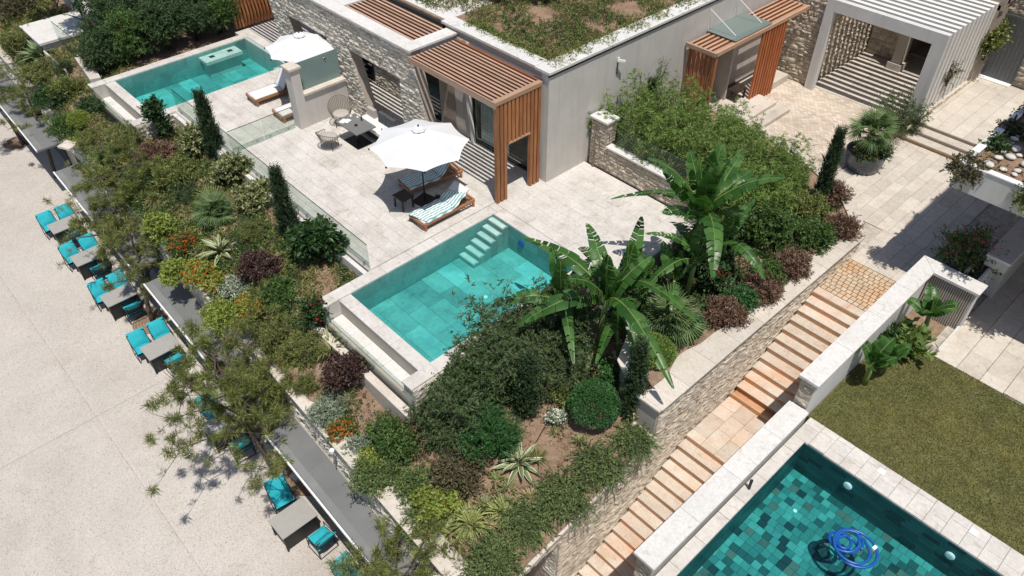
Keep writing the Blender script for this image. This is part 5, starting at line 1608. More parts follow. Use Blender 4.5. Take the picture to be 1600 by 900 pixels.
# shrub left of the pool corner (big mass between the middle pool and bananas)
SH = [meshes(P_bamboo(s, 1.0, h, 120, 'l_mid2', 7, (.095, .027), 17, 8)) for s, h in ((11, 2.35), (12, 2.05))]
M_LAB = ['hanging over the pool corner', 'right of the pool corner', 'behind the round green bush', 'the tallest dark one beside the pool', 'nearest the small bananas', 'lowest, at the pool wall foot', 'right of the dark cypress', 'against the pool wall']
for i, (p, k, s) in enumerate([((-10.77, 7.79, -1.20), 0, .92), ((-10.60, 8.65, -1.10), 0, 1.05), ((-10.28, 9.66, -1.10), 1, 1.15), ((-11.13, 9.84, -1.00), 0, 1.15), ((-10.45, 10.92, -1.00), 1, 1.2), ((-10.77, 7.17, -1.20), 1, .8), ((-9.22, 10.12, -1.10), 1, .9), ((-10.22, 8.10, -1.10), 1, .95)]):
    plant('willowy_shrub', 'willowy dark green shrub ' + M_LAB[i], 'shrub', g3((max(p[0], -10.35), p[1])), SH[k], i * 1.3, 'willowy shrubs beside the middle pool', s)

for i, (x, y, w) in enumerate([(-10.3, 8.2, 'at its low end'), (-10.2, 9.6, 'at its middle'), (-10.2, 11.0, 'toward the bananas')]):
    plant('leafy_shrub', 'dense dark leafy shrub along the right wall of the middle pool ' + w, 'shrub', g3((x, y)), shrub(rg(170 + i), .75, .85, 1.75, M['l_mid2'], .10, .034, 640, 11, 13, .42, .32), 0, 'leafy shrubs beside the middle pool')
# cypresses
CY = [meshes(P_cypress(41)), meshes(P_cypress(42, .32, 2.3)), meshes(P_cypress(43, .22, 2.9))]
plant('cypress_tree', 'slim cypress beside the upper glass fence, near the farther pool', 'cypress', g3((-24.90, 8.71, -0.90)), CY[0], 0, 'slim cypress trees', 1.0)
plant('cypress_tree', 'slim cypress in front of the middle of the long glass fence', 'cypress', g3((-19.19, 8.25, -0.90)), CY[0], 2, 'slim cypress trees', .98)
plant('cypress_tree', 'slim dark cypress at the court edge among the brown shrubs', 'cypress', (-8.25, 21.5, .0), CY[2], 1, 'slim cypress trees', .92)
plant('cypress_tree', 'slim dark cypress beside the curved end of the raised bed', 'cypress', g3((-7.16, 10.93, -1.00)), CY[2], 3, 'slim cypress trees', .95)
plant('cypress_tree', 'stubby dark cypress standing in the willowy shrubs', 'cypress', g3((-9.22, 9.17, -1.10)), CY[1], 2, 'slim cypress trees', .95)
plant('cypress_tree', 'small cypress tip showing in the bamboo against the plaster wall', 'cypress', (-14.8, 20.6, -.3), CY[2], 4, 'slim cypress trees', .85)

# round bushes
plant('ball_bush', 'large round bright green bush on the open soil near the stairs', 'bush', g3((-7.81, 10.21, -1.10)), P_ball(51, .62, 1.15), 0, 'clipped round bushes')
plant('ball_bush', 'round soft green bush below the willowy shrubs', 'bush', g3((-9.17, 7.83, -1.20)), shrub(rg(52), .72, .72, 1.25, M['l_ball'], .09, .022, 900, 12, 12, .42, .3, .5, upb=.7), 0, 'clipped round bushes')
plant('ball_bush', 'low lime-tipped round bush inside the curved bed end', 'bush', (-7.62, 12.2, -.05), P_ball(53, .55, .45, 'l_bamboo', 1300), 0, 'clipped round bushes')
plant('ball_bush', 'small light green ball beside the upper pool glass', 'bush', g3((-31.77, 6.21, -0.90)), P_ball(54, .42, .7, 'l_lime', 800), 0, 'clipped round bushes')
plant('ball_bush', 'small dark green ball half hidden behind the fan palm', 'bush', (-7.55, 13.6, .0), P_ball(55, .38, .5, 'l_ball', 700), 0, 'clipped round bushes')

# rosemary spreading over the stair wall
RO = [meshes(P_rosemary(61)), meshes(P_rosemary(62, 1.1, .5)), meshes(P_rosemary(63, .9, .4))]
for i, (p, k, s, w) in enumerate([((-6.84, 10.37), 0, .72, 'highest, beside the stone block'), ((-7.06, 9.28), 1, .85, 'second from the top beside the stairs'), ((-7.11, 8.14), 1, .88, 'third down the wall coping'), ((-7.31, 7.03), 0, .85, 'fourth down, next to the strap leaves'), ((-7.25, 5.99), 2, .95, 'near the bottom edge above the doorway'), ((-9.12, 5.36), 0, .8, 'spilling over the retaining wall above the canopy'), ((-10.74, 5.64), 2, .8, 'on the retaining wall by the silver plants'), ((-7.23, 5.20), 0, .7, 'lowest of all at the corner')]):
    plant('rosemary', 'spreading dark rosemary ' + w, 'shrub', g3((lambda q_: (min(q_[0] + .25, -6.6), q_[1]))((p[0], p[1]))), RO[k], .35 * math.sin(i * 2), 'spreading rosemary bushes', s)

# general shrubs: (name,label,px,py,z guess, rx, ry, h, mat, leafL, leafW, nsh, m, extra)
FE = {m: [meshes(P_bamboo(150 + i + 10 * j, .85, h, 74, m, 7, (.10, .017), 11, 10)) for i, h in enumerate((1.0, .75))] for j, m in enumerate(('l_olive', 'l_mid', 'l_dk2'))}
def S_(name, label, p, rx, ry, h, mat, lL=.07, lW=.035, nsh=380, m=11, seed=0, cat='shrub', group=None, **kw):
    kw.setdefault('k', 13); kw.setdefault('lr', .44)
    if mat in FE and name in ('olive_shrub', 'slope_shrub') and (seed % 4 != 1):
        t = plant(name, label, cat, p, FE[mat][seed % 2], seed * 1.3, group)
        t.scale = (rx * 1.3, ry * 1.3, max(.75, h * 1.15)); return t
    if h < 1.0 and name != 'trailing_plant': rx *= 1.18; ry *= 1.18; h *= 1.2
    return plant(name, label, cat, p, shrub(rg(seed), rx, ry, h, M[mat], lL * 1.35, lW * 1.45, int(nsh * 1.15), m, **kw), 0, group)
S_('purple_shrub', 'dark purple rounded shrub beneath the corner of the middle pool', g3((-13.36, 6.30, -1.30)), .50, .50, .7, 'l_purple', .06, .035, 420, 12, 201, L=.22)
S_('purple_shrub', 'dark purple-brown shrub among flowers in the middle of the slope', g3((-18.47, 6.76, -1.00)), .50, .50, .6, 'l_purple', .07, .03, 380, 12, 202, L=.24)
S_('purple_shrub', 'broad dark brown-green shrub left of the agave', g3((-9.10, 6.69, -1.40)), .55, .55, .65, 'l_brown2', .05, .03, 520, 12, 203, L=.22)
S_('silver_shrub', 'silver grey cushion plant beside the orange flowers', g3((-11.60, 5.46, -1.40)), .32, .32, .3, 'l_grey', .06, .02, 260, 12, 204, L=.18)
S_('silver_shrub', 'silver grey plant below the purple shrub', g3((-13.03, 5.46, -1.40)), .36, .40, .4, 'l_grey', .08, .02, 240, 12, 205, L=.22)
S_('orange_flowers', 'mound of orange red flowers near the wall lamp', g3((-12.36, 5.42, -1.40)), .34, .34, .3, 'l_mid', .05, .03, 220, 10, 206, 'flowers', L=.16, flowers=M['f_orange'], nf=420, fs=.04)
S_('orange_flowers', 'large drift of orange flowers above the third canopy', g3((-19.97, 5.49, -1.20)), .75, .55, .45, 'l_lime', .06, .04, 520, 10, 207, 'flowers', L=.2, flowers=M['f_orange'], nf=420, fs=.045)
S_('orange_flowers', 'rusty orange flowering mound left of the variegated agave', g3((-21.92, 5.74, -1.20)), .42, .42, .45, 'l_mid', .06, .03, 320, 10, 208, 'flowers', L=.2, flowers=M['f_orange'], nf=420, fs=.04)
S_('orange_flowers', 'low patch of orange flowers in front of the pool corner', g3((-17.74, 5.90, -1.30)), .5, .4, .3, 'l_lime', .05, .035, 320, 10, 209, 'flowers', L=.16, flowers=M['f_orange'], nf=240, fs=.04)
S_('white_flowers', 'patch of small white flowers on the middle slope', g3((-18.85, 5.97, -1.30)), .45, .4, .3, 'l_grey', .05, .03, 260, 10, 210, 'flowers', L=.15, flowers=M['f_white'], nf=260, fs=.035)
S_('white_flowers', 'single white flowering plant on the bare soil by the round bush', g3((-8.47, 9.50, -1.10)), .20, .20, .3, 'l_grey', .05, .03, 60, 10, 211, 'flowers', L=.15, flowers=M['f_white'], nf=110, fs=.05)
S_('lime_shrub', 'yellow green shrub over the end of the retaining wall', g3((-8.80, 5.75, -1.60)), .45, .45, .5, 'l_lime', .06, .045, 420, 11, 212, L=.2, flowers=M['f_orange'], nf=12, fs=.05)
S_('lime_shrub', 'small lime shrub above the white wall lamp', g3((-11.09, 5.38, -1.50)), .32, .32, .4, 'l_lime', .055, .04, 280, 11, 213, L=.16)
S_('lime_shrub', 'lime ground shrub between the orange drifts', g3((-21.15, 5.07, -1.30)), .5, .4, .4, 'l_lime', .06, .04, 320, 10, 214, L=.2)
S_('lime_shrub', 'bright lime shrub behind the third pine crown', g3((-23.37, 5.70, -1.20)), .5, .45, .5, 'l_lime', .07, .045, 320, 10, 215, L=.2)
S_('glossy_shrub', 'big glossy dark green shrub at the end of the terrace glass fence', g3((-17.46, 8.28, -1.00)), .72, .62, 1.25, 'l_dark', .14, .06, 430, 10, 216, L=.3, k=9)
S_('glossy_shrub', 'upright glossy shrub growing by the corner of the farther pool', g3((-27.65, 7.95, -0.90)), .34, .34, 1.75, 'l_dark', .11, .045, 190, 9, 217, L=.26, k=10, lr=.36)
S_('variegated_shrub', 'cream edged shrub between the two upper cypresses', g3((-23.21, 8.47, -1.00)), .52, .5, .75, 'l_varie', .085, .05, 380, 11, 218, L=.24)
S_('variegated_shrub', 'cream edged shrub beside the second cypress', g3((-21.52, 8.34, -1.00)), .52, .5, .6, 'l_varie', .085, .05, 360, 11, 219, L=.24)
S_('variegated_shrub', 'grey leaved shrub below the first cypress', g3((-25.70, 8.51, -1.00)), .55, .45, .8, 'l_varie', .085, .045, 330, 11, 220, L=.24)
S_('variegated_shrub', 'pale leaved shrub under the small bananas', g3((-8.97, 10.93, -1.00)), .40, .38, .45, 'l_varie', .09, .05, 220, 10, 221, L=.24)
S_('variegated_shrub', 'pale leaved shrub beside the cypress at the bed end', g3((-7.02, 11.23, -1.00)), .3, .3, .5, 'l_varie', .08, .05, 200, 10, 222, L=.2)
S_('olive_shrub', 'soft olive shrub in front of the middle pool corner', g3((-14.93, 6.02, -1.20)), .75, .6, .9, 'l_olive', .085, .02, 520, 14, 223, L=.34)
S_('olive_shrub', 'soft olive shrub left of the pool outer wall', g3((-16.20, 5.76, -1.30)), .6, .6, .8, 'l_olive', .085, .02, 420, 14, 224, L=.34)
S_('olive_shrub', 'airy olive shrub left of the bare soil patch', g3((-11.04, 6.16, -1.50)), .52, .48, .75, 'l_mid', .06, .025, 420, 13, 225, L=.28)
S_('olive_shrub', 'low olive shrub hanging over the wall under the lamp', g3((-10.59, 5.17, -1.60)), .5, .42, .45, 'l_rosem', .06, .022, 360, 13, 226, L=.28)
S_('dark_shrub', 'dark green low shrub between the wall and the strap plants', g3((-9.51, 5.78, -1.60)), .45, .42, .4, 'l_rosem', .07, .022, 340, 13, 227, L=.26)
S_('brown_shrub', 'reddish brown shrub at the court corner of the raised bed', (-6.9, 20.4, .0), .38, .38, .45, 'l_brown', .07, .022, 320, 13, 228, L=.26, group='reddish brown shrubs along the bed coping')
S_('brown_shrub', 'reddish brown shrub hanging over the coping halfway up', (-6.98, 17.7, .0), .38, .42, .4, 'l_brown', .07, .022, 320, 13, 229, L=.26, group='reddish brown shrubs along the bed coping')
S_('brown_shrub', 'reddish brown shrub right of the fan palm', (-7.08, 14.6, .0), .42, .42, .4, 'l_brown', .07, .022, 320, 13, 230, L=.26, group='reddish brown shrubs along the bed coping')
S_('brown_shrub', 'reddish brown shrub over the coping between two green bushes', (-7.0, 16.2, .0), .40, .42, .4, 'l_brown', .07, .022, 320, 13, 231, L=.26, group='reddish brown shrubs along the bed coping')
S_('brown_shrub', 'upright pinkish brown shrub beside the slim court cypress', (-7.9, 21.9, .0), .32, .32, .6, 'l_brown', .07, .022, 240, 13, 232, L=.26, group='reddish brown shrubs along the bed coping')
S_('green_bush', 'rounded green bush on the bed beside the court', (-7.25, 19.4, .0), .50, .55, .55, 'l_mid', .06, .025, 420, 12, 233, L=.22, group='green bushes in the raised bed')
S_('green_bush', 'small green bush above the coping, third from the court', (-7.2, 16.9, .0), .38, .40, .4, 'l_mid', .06, .03, 320, 12, 234, L=.2, group='green bushes in the raised bed')
S_('green_bush', 'small green bush right of the brown shrub near the palm', (-7.2, 15.4, .0), .38, .38, .4, 'l_ball', .055, .028, 320, 12, 235, L=.2, group='green bushes in the raised bed')
S_('green_bush', 'taller green bush below the bamboo', (-8.3, 18.4, .0), .60, .6, .9, 'l_mid', .07, .03, 420, 12, 236, L=.26, group='green bushes in the raised bed')
S_('green_bush', 'dark bush behind the banana stems', (-8.9, 16.3, .0), .60, .7, .9, 'l_dark', .10, .05, 420, 10, 237, L=.3, group='green bushes in the raised bed')
S_('green_bush', 'brown and green bush between cypress and bamboo', (-8.1, 20.4, .0), .5, .5, .6, 'l_olive', .06, .025, 360, 12, 238, L=.24, group='green bushes in the raised bed')
S_('green_bush', 'dark leafy bush at the base of the small bananas', g3((-9.76, 11.12, -1.00)), .55, .5, .8, 'l_dark', .09, .045, 360, 10, 239, L=.28, group='dark bushes below the bananas')
S_('green_bush', 'dark bush behind the curved bed end', (-9.0, 13.4, -.9), .55, .6, .9, 'l_dark', .09, .04, 380, 10, 240, L=.28, group='dark bushes below the bananas')
S_('green_bush', 'low bright bush on the path beside the stepping stones', g3((-8.43, 11.50, -1.00)), .36, .36, .35, 'l_ball', .06, .03, 260, 11, 241, L=.2)
S_('red_flowers', 'dark leaved plant with a red flower spike by the banana', (-8.1, 15.5, .0), .3, .3, .7, 'l_dark', .09, .05, 160, 9, 242, 'flowers', L=.25, flowers=M['f_red'], nf=90, fs=.06)
S_('red_flowers', 'rose bush with dark red blooms at the pool corner', g3((-15.34, 6.77, -1.10)), .3, .3, .9, 'l_dark', .07, .04, 180, 9, 243, 'flowers', L=.22, flowers=M['f_red'], nf=50, fs=.06)
S_('red_flowers', 'small red leaved plant at the bottom corner of the slope', g3((-7.85, 5.20, -1.70)), .16, .16, .28, 'l_purple', .05, .02, 70, 9, 244, 'flowers', L=.16)
# hedge of oleander behind the farther pool
for i, (x, y, h, r) in enumerate([(-34.1, 8.7, 1.5, .9), (-34.3, 10.0, 2.0, 1.0), (-34.2, 11.3, 2.2, 1.05), (-34.2, 12.6, 2.3, 1.05), (-34.2, 13.7, 2.3, 1.0), (-35.8, 9.6, 2.2, 1.1), (-35.8, 11.3, 2.5, 1.1), (-35.8, 12.9, 2.6, 1.1), (-37.5, 11.0, 2.3, 1.2), (-37.6, 13.0, 2.5, 1.2), (-35.4, 14.7, 2.4, 1.0)]):
    w = ['at the low end by the pool corner', 'second from the low end', 'third along the pool coping', 'fourth along the coping', 'beside the cedar posts', 'second row, low end', 'second row, middle', 'second row, far end', 'back row, left', 'back row, right', 'behind the cedar posts'][i]
    S_('oleander', 'dense dark oleander bush ' + w, (x, y, -.3), r, r, h, ['l_dk2', 'l_mid', 'l_dk2'][i % 3], .10, .024, 900, 12, 260 + i, group='oleander hedge behind the farther pool', L=.34, k=10, flowers=M['f_pink'], nf=14 if i > 3 else 3, fs=.07)
# upper left slope
for i, (gx, gy, z, r, h, mt, w) in enumerate([(-36.58, 6.33, 0, .9, .8, 'l_olive', 'above the bare pine'), (-34.20, 6.68, 0, .55, .5, 'l_olive', 'left of the farther pool corner'), (-40.24, 6.82, 0, .9, .9, 'l_olive', 'left of the spiky yucca'), (-43.23, 7.60, 0, .9, .9, 'l_brown2', 'in the top left corner'), (-34.41, 6.06, 0, .6, .6, 'l_dark', 'below the lime ball'), (-32.16, 5.72, 0, .5, .45, 'l_mid', 'at the wall under the farther pool'), (-44.88, 7.72, 0, .9, .7, 'l_brown', 'at the very corner of the picture'), (-30.49, 6.09, 0, .6, .6, 'l_olive', 'beneath the pool glass'), (-28.79, 7.10, 0, .7, .7, 'l_olive', 'beneath the stone pool end'), (-24.94, 7.24, 0, .7, .5, 'l_olive', 'near the grey leaved shrub'), (-26.18, 6.34, 0, .65, .6, 'l_mid', 'above the second canopy'), (-28.55, 6.18, 0, .6, .5, 'l_mid', 'above the first gap between canopies'), (-22.42, 6.97, 0, .5, .4, 'l_mid', 'around the fan palm'), (-17.30, 6.67, 0, .4, .3, 'l_mid', 'in front of the glossy shrub'), (-20.11, 7.31, 0, .5, .35, 'l_olive', 'below the cream edged shrubs'), (-14.07, 5.46, 0, .4, .35, 'l_olive', 'above the light wall'), (-35.68, 7.19, 0, .4, .4, 'l_dk2', 'against the farther pool wall'), (-32.12, 6.84, 0, .35, .3, 'l_dk2', 'under the farther pool glass'), (-26.52, 7.15, 0, .5, .5, 'l_brown', 'with brown tips below the farther pool'), (-23.84, 6.92, 0, .6, .5, 'l_dk2', 'behind the orange flowers'), (-11.20, 6.82, 0, .35, .3, 'l_brown', 'dry, on the bare soil beside the pool'), (-8.93, 10.27, 0, .4, .3, 'l_olive', 'on the soil above the round bush'), (-18.28, 5.16, 0, .5, .35, 'l_lime', 'above the third canopy end'), (-38.51, 6.62, 0, .6, .7, 'l_mid', 'beside the yucca')]):
    S_('slope_shrub', 'wild slope shrub ' + w, g3((gx, gy)), r, r * .9, h, mt, .08, .024, 400, 12, 300 + i, group='wild shrubs on the planted slope', L=.32)

# trees
S_('twiggy_shrub', 'low olive twiggy shrub spilling over the wall above the second canopy', g3((-27.34, 5.52, -1.70)), .6, .4, .5, 'l_olive', .08, .02, 300, 12, 350, L=.3)
pine('bare-branched young pine rising from the dark gap between the first canopies', (-36.07, 5.18, -5.20), (-37.30, 5.85, -1.20), 1.2, 401, 130, 12, .55, group='pine trees along the promenade', trunk_r=.09)
pine('pine tree behind the first canopy with crown in front of the farther pool', (-25.34, 4.92, -5.20), (-27.04, 5.89, -1.30), 1.9, 402, 460, 18, .08, group='pine trees along the promenade', trunk_r=.09)
pine('large pine tree over the middle dining sets, crown across the canopies', (-14.85, 4.10, -5.20), (-16.23, 3.97, -1.60), 1.85, 403, 520, 20, .08, group='pine trees along the promenade', trunk_r=.09)
pine('pine tree at the bottom edge over the long canopy', (-8.96, 3.01, -5.20), (-7.97, 4.46, -2.20), 1.35, 404, 300, 16, .1, group='pine trees along the promenade')
pine('pine tree at the far left with its trunk in a round grate', (-40.01, 5.08, -5.20), (-39.33, 4.74, -2.20), 1.3, 405, 170, 12, .1, group='pine trees along the promenade')
pine('young pine rising behind the pine at the third canopy', (-23.87, 4.30, -5.20), (-24.34, 4.85, -2.00), 1.0, 406, 110, 11, .3, group='pine trees along the promenade', trunk_r=.10)
pine('pine beside the canopy gap with crown over the pale wall', (-15.35, 4.52, -5.20), (-15.30, 4.99, -1.90), 1.05, 407, 130, 11, .2, group='pine trees along the promenade', trunk_r=.08)
tree('dark green tree in front of the neighbouring terrace slab, upper left', (-38.0, 9.2, -.8), 3.0, 1.25, 'l_dk2', 411, .11)
tree('loose green tree behind the upper left shrubs', (-41.0, 9.0, -1.0), 3.0, 1.4, 'l_mid', 412, .10)

# bananas
banana('group of young banana plants with torn arching leaves beside the middle pool', g3((-9.09, 11.84, -1.00)), [(-.15, .1, 2.1, 10, 1.22), (-1.1, -.5, 1.6, 7, 1.0), (-.35, .9, 1.8, 8, 1.1), (.35, .45, 1.1, 4, .85)], 501)
banana('tallest banana plant with broad arching leaves in the raised bed', (-8.75, 15.4, -.1), [(0, 0, 2.75, 13, 1.25), (.35, -.75, 1.5, 6, .95), (-.4, .5, 2.0, 8, 1.1), (.1, -1.3, .9, 4, .85), (.3, .9, 1.3, 5, .9)], 502)
banana('small banana plant in front of the slatted screen', (-3.25, 18.95, -.95), [(0, 0, 1.0, 7, 1.15)], 503, (4, 5, 4, 5))
banana('small banana plant on the lawn edge against the white parapet wall', (-3.55, 16.3, -.95), [(0, 0, .75, 7, 1.1), (.1, .9, .5, 5, .9)], 504, (4, 5, 5, 4))
S_('philodendron', 'light green leafy plant hanging over the lawn corner', (-3.3, 18.2, -.93), .38, .42, .5, 'l_lime2', .17, .09, 50, 8, 505, L=.35)
S_('philodendron', 'dark leafy plant between wall and small bananas', (-3.75, 18.0, -.93), .22, .4, .4, 'l_dark', .12, .06, 90, 9, 506, L=.3)
mb = MB()
for i in range(5): mb.tube([(-2.93 + .13 * math.cos(a) * (1 - i * .18), 18.92 + .13 * math.sin(a) * (1 - i * .18), -.93 + i * .02) for a in np.linspace(0, 6.28, 20, endpoint=False)], .012, 5, 0, True)
mb.sphere((-2.93, 18.92, -.98), .16, 12, 6, 0, (1, 1, .5))
sp_ = thing('round_stone', 'round grooved grey stone ornament in the planting pocket', 'ornament', (-2.93, 18.92, -.98)); part('body', mb, M['plasterd'], sp_)

# palms, agaves, strap leaves
fan_palm('fan palm on the slope above the variegated agave', g3((-21.95, 7.09, -1.00)), .95, 30, .3, 521)
fan_palm('large low fan palm in the raised bed beside the curved end', (-8.0, 13.3, -.05), 1.12, 36, .35, 522)
agave('variegated agave with cream edged leaves among the orange flowers', g3((-20.53, 6.41, -1.20)), 1.15, AG, 22, 1)
agave('grey green agave on the bare soil by the rosemary', g3((-8.24, 8.00, -1.30)), .95, AG, 30, 2)
agave('large pale yucca among the upper left shrubs', g3((-38.19, 6.99, -1.00)), 1.5, AG2, 30, 3)
agave('silvery agave under the tall banana leaves', (-8.9, 13.9, -.2), .85, AG2, 18, 4)
IR = [meshes(P_blades(i, 46, L, w)) for i, (L, w) in enumerate(((.55, .03), (.45, .04), (.7, .035)))]
IRY = meshes(P_blades(9, 110, .85, .038, 'l_yel', .6, 1.0))
DR = meshes(P_blades(10, 60, .5, .03, 'l_dry', .6, 1.1))
for i, (gx, gy, z, k, s, w) in enumerate([(-14.43, 6.59, 0, 2, 1.3, 'tall, at the corner of the middle pool wall'), (-13.68, 6.51, 0, 2, 1.0, 'right of the tall ones at the pool wall'), (-17.92, 6.80, 0, 1, 1.1, 'dark, beside the purple shrub'), (-17.21, 6.93, 0, 1, 1.1, 'nearest the pool corner on the slope'), (-18.14, 6.15, 0, 1, 1.0, 'among the white flowers'), (-8.38, 7.33, 0, 1, 1.0, 'below the agave'), (-7.96, 7.37, 0, 1, .9, 'right below the agave'), (-8.23, 9.27, 0, 1, .7, 'on the bare soil near the white flower'), (-7.61, 9.49, 0, 0, .7, 'under the large round bush'), (-17.38, 8.09, 0, 1, .9, 'at the foot of the glossy shrub'), (-8.26, 6.07, 0, 0, 1.1, 'above the doorway, left'), (-7.99, 6.65, 0, 0, 1.1, 'above the doorway, right'), (-7.54, 6.46, 0, 2, .9, 'lowest by the rosemary'), (-22.68, 6.37, 0, 2, .9, 'left of the fan palm')]):
    plant('strap_leaf_plant', 'tuft of strap leaves ' + w, 'plant', g3((gx, gy)), IR[k], i, 'tufts of strap leaves on the slope', s)
for i, (gx, gy, z, s, w) in enumerate([(-7.97, 6.12, 0, 1.05, 'yellowish, broad fan at the bottom of the slope'), (-7.54, 6.87, 0, 1.0, 'yellowish, beside the rosemary'), (-8.14, 5.66, 0, .9, 'yellowish, under the lime shrub')]):
    plant('strap_leaf_plant', 'tuft of strap leaves ' + w, 'plant', g3((gx, gy)), IRY, i, 'tufts of strap leaves on the slope', s)
plant('dry_grass', 'pale dry fan of dead leaves beside the lowest strap plants', 'plant', g3((-7.25, 6.81, -1.50)), DR, 0, None, .7)
plant('dry_grass', 'pale dry leaves between the bananas and the fan palm', 'plant', (-9.0, 14.4, -.4), DR, 0, None, .9)

GT = [meshes(P_blades(70 + i, 70, L, .016, mt, .55, .8)) for i, (L, mt) in enumerate(((.55, 'l_iris'), (.45, 'l_dry'), (.65, 'l_olive')))]
rr = random.Random(91)
for i in range(34):
    x = rr.uniform(-40, -15.8) if i < 22 else rr.uniform(-14, -7.2); y = rr.uniform(5.6, 8.4) if i < 22 else rr.uniform(5.5, 9.5)
    if i >= 22 and (-15.6 < x < -10.8 and y > 6.2): y = rr.uniform(5.4, 6.2)
    if -33 < x < -28: y = min(y, 6.7)
    plant('wild_grass', 'thin wild grass tuft growing between the shrubs of the slope', 'grass tuft', g3((x, y)), GT[rr.choice((0, 1, 1, 2))], rr.uniform(0, 6), 'wild grass tufts on the slope', rr.uniform(.8, 1.5))
# boulders / stepping stones
RK = [_rock(s, 4, 4, .3).mesh('stone', [M['trav2']]) for s in range(3)]
for i, (p, s, w) in enumerate([((-7.77, 11.65, -0.95), (.55, .4, .12), 'pale stepping stone beside the cypress'), ((-8.73, 12.08, -0.90), (.5, .35, .12), 'pale stepping stone under the bananas'), ((-7.86, 12.15, -0.90), (.4, .3, .12), 'pale stepping stone near the bed end'), ((-20.56, 7.56, -1.00), (.6, .3, .10), 'long flat stone on the slope path'), ((-31.07, 5.72, -1.50), (.6, .5, .12), 'square cream stone on the wall corner'), ((-34.25, 6.00, -1.50), (.5, .35, .12), 'pale flat stone by the first canopy'), ((-7.76, 4.68, -1.60), (.4, .3, .15), 'pale rock at the bottom edge'), ((-6.97, 5.64, -1.60), (.4, .3, .15), 'pale rock at the lower coping')]):
    o = bpy.data.objects.new('stepping_stone', RK[i % 3]); COL.objects.link(o); o.location = (p[0], p[1], gz(p[0], p[1]) - .02); o.scale = s; o.rotation_euler = (0, 0, i * .9)
    o['label'] = w; o['category'] = 'stone'
# dry twigs and litter on the bare soil
rng = rg(9); n = 2600
x = rng.uniform(-13, -6.8, n); y = rng.uniform(5.3, 11.5, n)
ok_ = ~(((x > -15.6) & (x < -10.8) & (y > 6.5)) | ((x > -33) & (x < -28) & (y > 6.9))); x = x[ok_]; y = y[ok_]; n = len(x)
P = np.stack([x, y, np.array([gz(a, b) for a, b in zip(x, y)]) + .04], 1)
ll = MB(); ll.addq(leafq(P, rng.normal(size=(n, 3)) * np.array([1, 1, .15]), .10, .022, rng))
n = 2600; x = rng.uniform(-30, -15, n); y = rng.uniform(5.7, 8.7, n)
ok_ = ~(((x > -15.6) & (x < -10.8) & (y > 6.5)) | ((x > -33) & (x < -28) & (y > 6.9))); x = x[ok_]; y = y[ok_]; n = len(x)
P = np.stack([x, y, np.array([gz(a, b) for a, b in zip(x, y)]) + .04], 1)
ll.addq(leafq(P, rng.normal(size=(n, 3)) * np.array([1, 1, .2]), .11, .02, rng))
o = link('leaf_litter', ll.mesh('leaf_litter', [M['l_dry']])); o['kind'] = 'stuff'; o['label'] = 'dry leaf litter and twigs on the bare garden soil'; o['category'] = 'leaf litter'
rng = rg(19); n = 1500
cx = rng.choice([-40.4, -36, -26.4, -24.2, -15.6, -15.2, -8.5], n); x = cx + rng.normal(size=n) * 1.5; y = 3.9 + rng.normal(size=n) * 1.2 - np.abs(rng.normal(size=n)) * .6
P = np.stack([x, np.minimum(y, 5.0), np.full(n, -5.196)], 1)
ll = MB(); ll.addq(leafq(P, rng.normal(size=(n, 3)) * np.array([1, 1, .03]), rng.uniform(.04, .10, n), .018, rng, .02, np.tile(np.array([0, 0, 1.0]), (n, 1))))
o = link('leaf_litter', ll.mesh('leaf_litter', [M['l_dry']])); o['kind'] = 'stuff'; o['label'] = 'scattered dry pine litter on the promenade below the trees'; o['category'] = 'leaf litter'
# ground cover weaving between the shrubs
def cover(name, label, mat, n, xr, yr, z=None, hL=.08, W_l=.03, seed=1, dens=None, hh=.12, flowers=None):
    rng = rg(seed); x = rng.uniform(*xr, n * 2); y = rng.uniform(*yr, n * 2)
    q = np.sin(x * 1.7 + 2 * np.sin(y * 1.3 + seed)) * np.cos(y * 2.1 + x * .6) + rng.normal(size=n * 2) * .15
    if z is None:
        for (a, b, c) in ((-15.6, -10.8, 6.5), (-33.0, -28.0, 6.9), (-28.3, -15.4, 8.7)): q[(x > a) & (x < b) & (y > c)] = -9
    keep = np.nonzero(q > (dens if dens is not None else -.1))[0][:n]; x = x[keep]; y = y[keep]; k = len(x)
    zz = np.full(k, z) if z is not None else np.array([gz(a, b) for a, b in zip(x, y)])
    P = np.stack([x, y, zz], 1); hL *= 1.3; W_l *= 1.35
    D = rng.normal(size=(k, 3)) * np.array([1, 1, .2]) + np.array([0, 0, .7])
    mb = MB(); mb.addq(shootq(rng, P, D, rng.uniform(.5, 1.3, k) * hh, 7, hL, W_l, .65, .2))
    o = link(name, mb.mesh(name, [M[mat]])); o['kind'] = 'stuff'; o['label'] = label; o['category'] = 'ground cover'
    return o
cover('ground_cover', 'mixed low green ground cover on the slope in front of the terraces', 'l_mid', 3600, (-30, -15.6), (5.5, 8.6), None, .07, .035, 601, -.05, .16)
cover('ground_cover', 'olive ground cover filling the upper left slope', 'l_olive', 3600, (-46, -30), (6.2, 9.5), None, .09, .03, 602, -.4, .25)
cover('ground_cover', 'low green ground cover in the raised bed', 'l_dk2', 2600, (-9.5, -7.2), (12.5, 21), .0, .07, .035, 603, -.5, .16)
cover('ground_cover', 'sparse green weeds on the lower garden soil', 'l_mid', 700, (-13.5, -7), (5.3, 11), None, .06, .03, 604, .45, .12)
cover('ground_cover', 'fine brown green cover under the lower shrubs by the retaining wall', 'l_brown2', 900, (-13.5, -7), (5.3, 6.6), None, .05, .02, 605, -.2, .12)

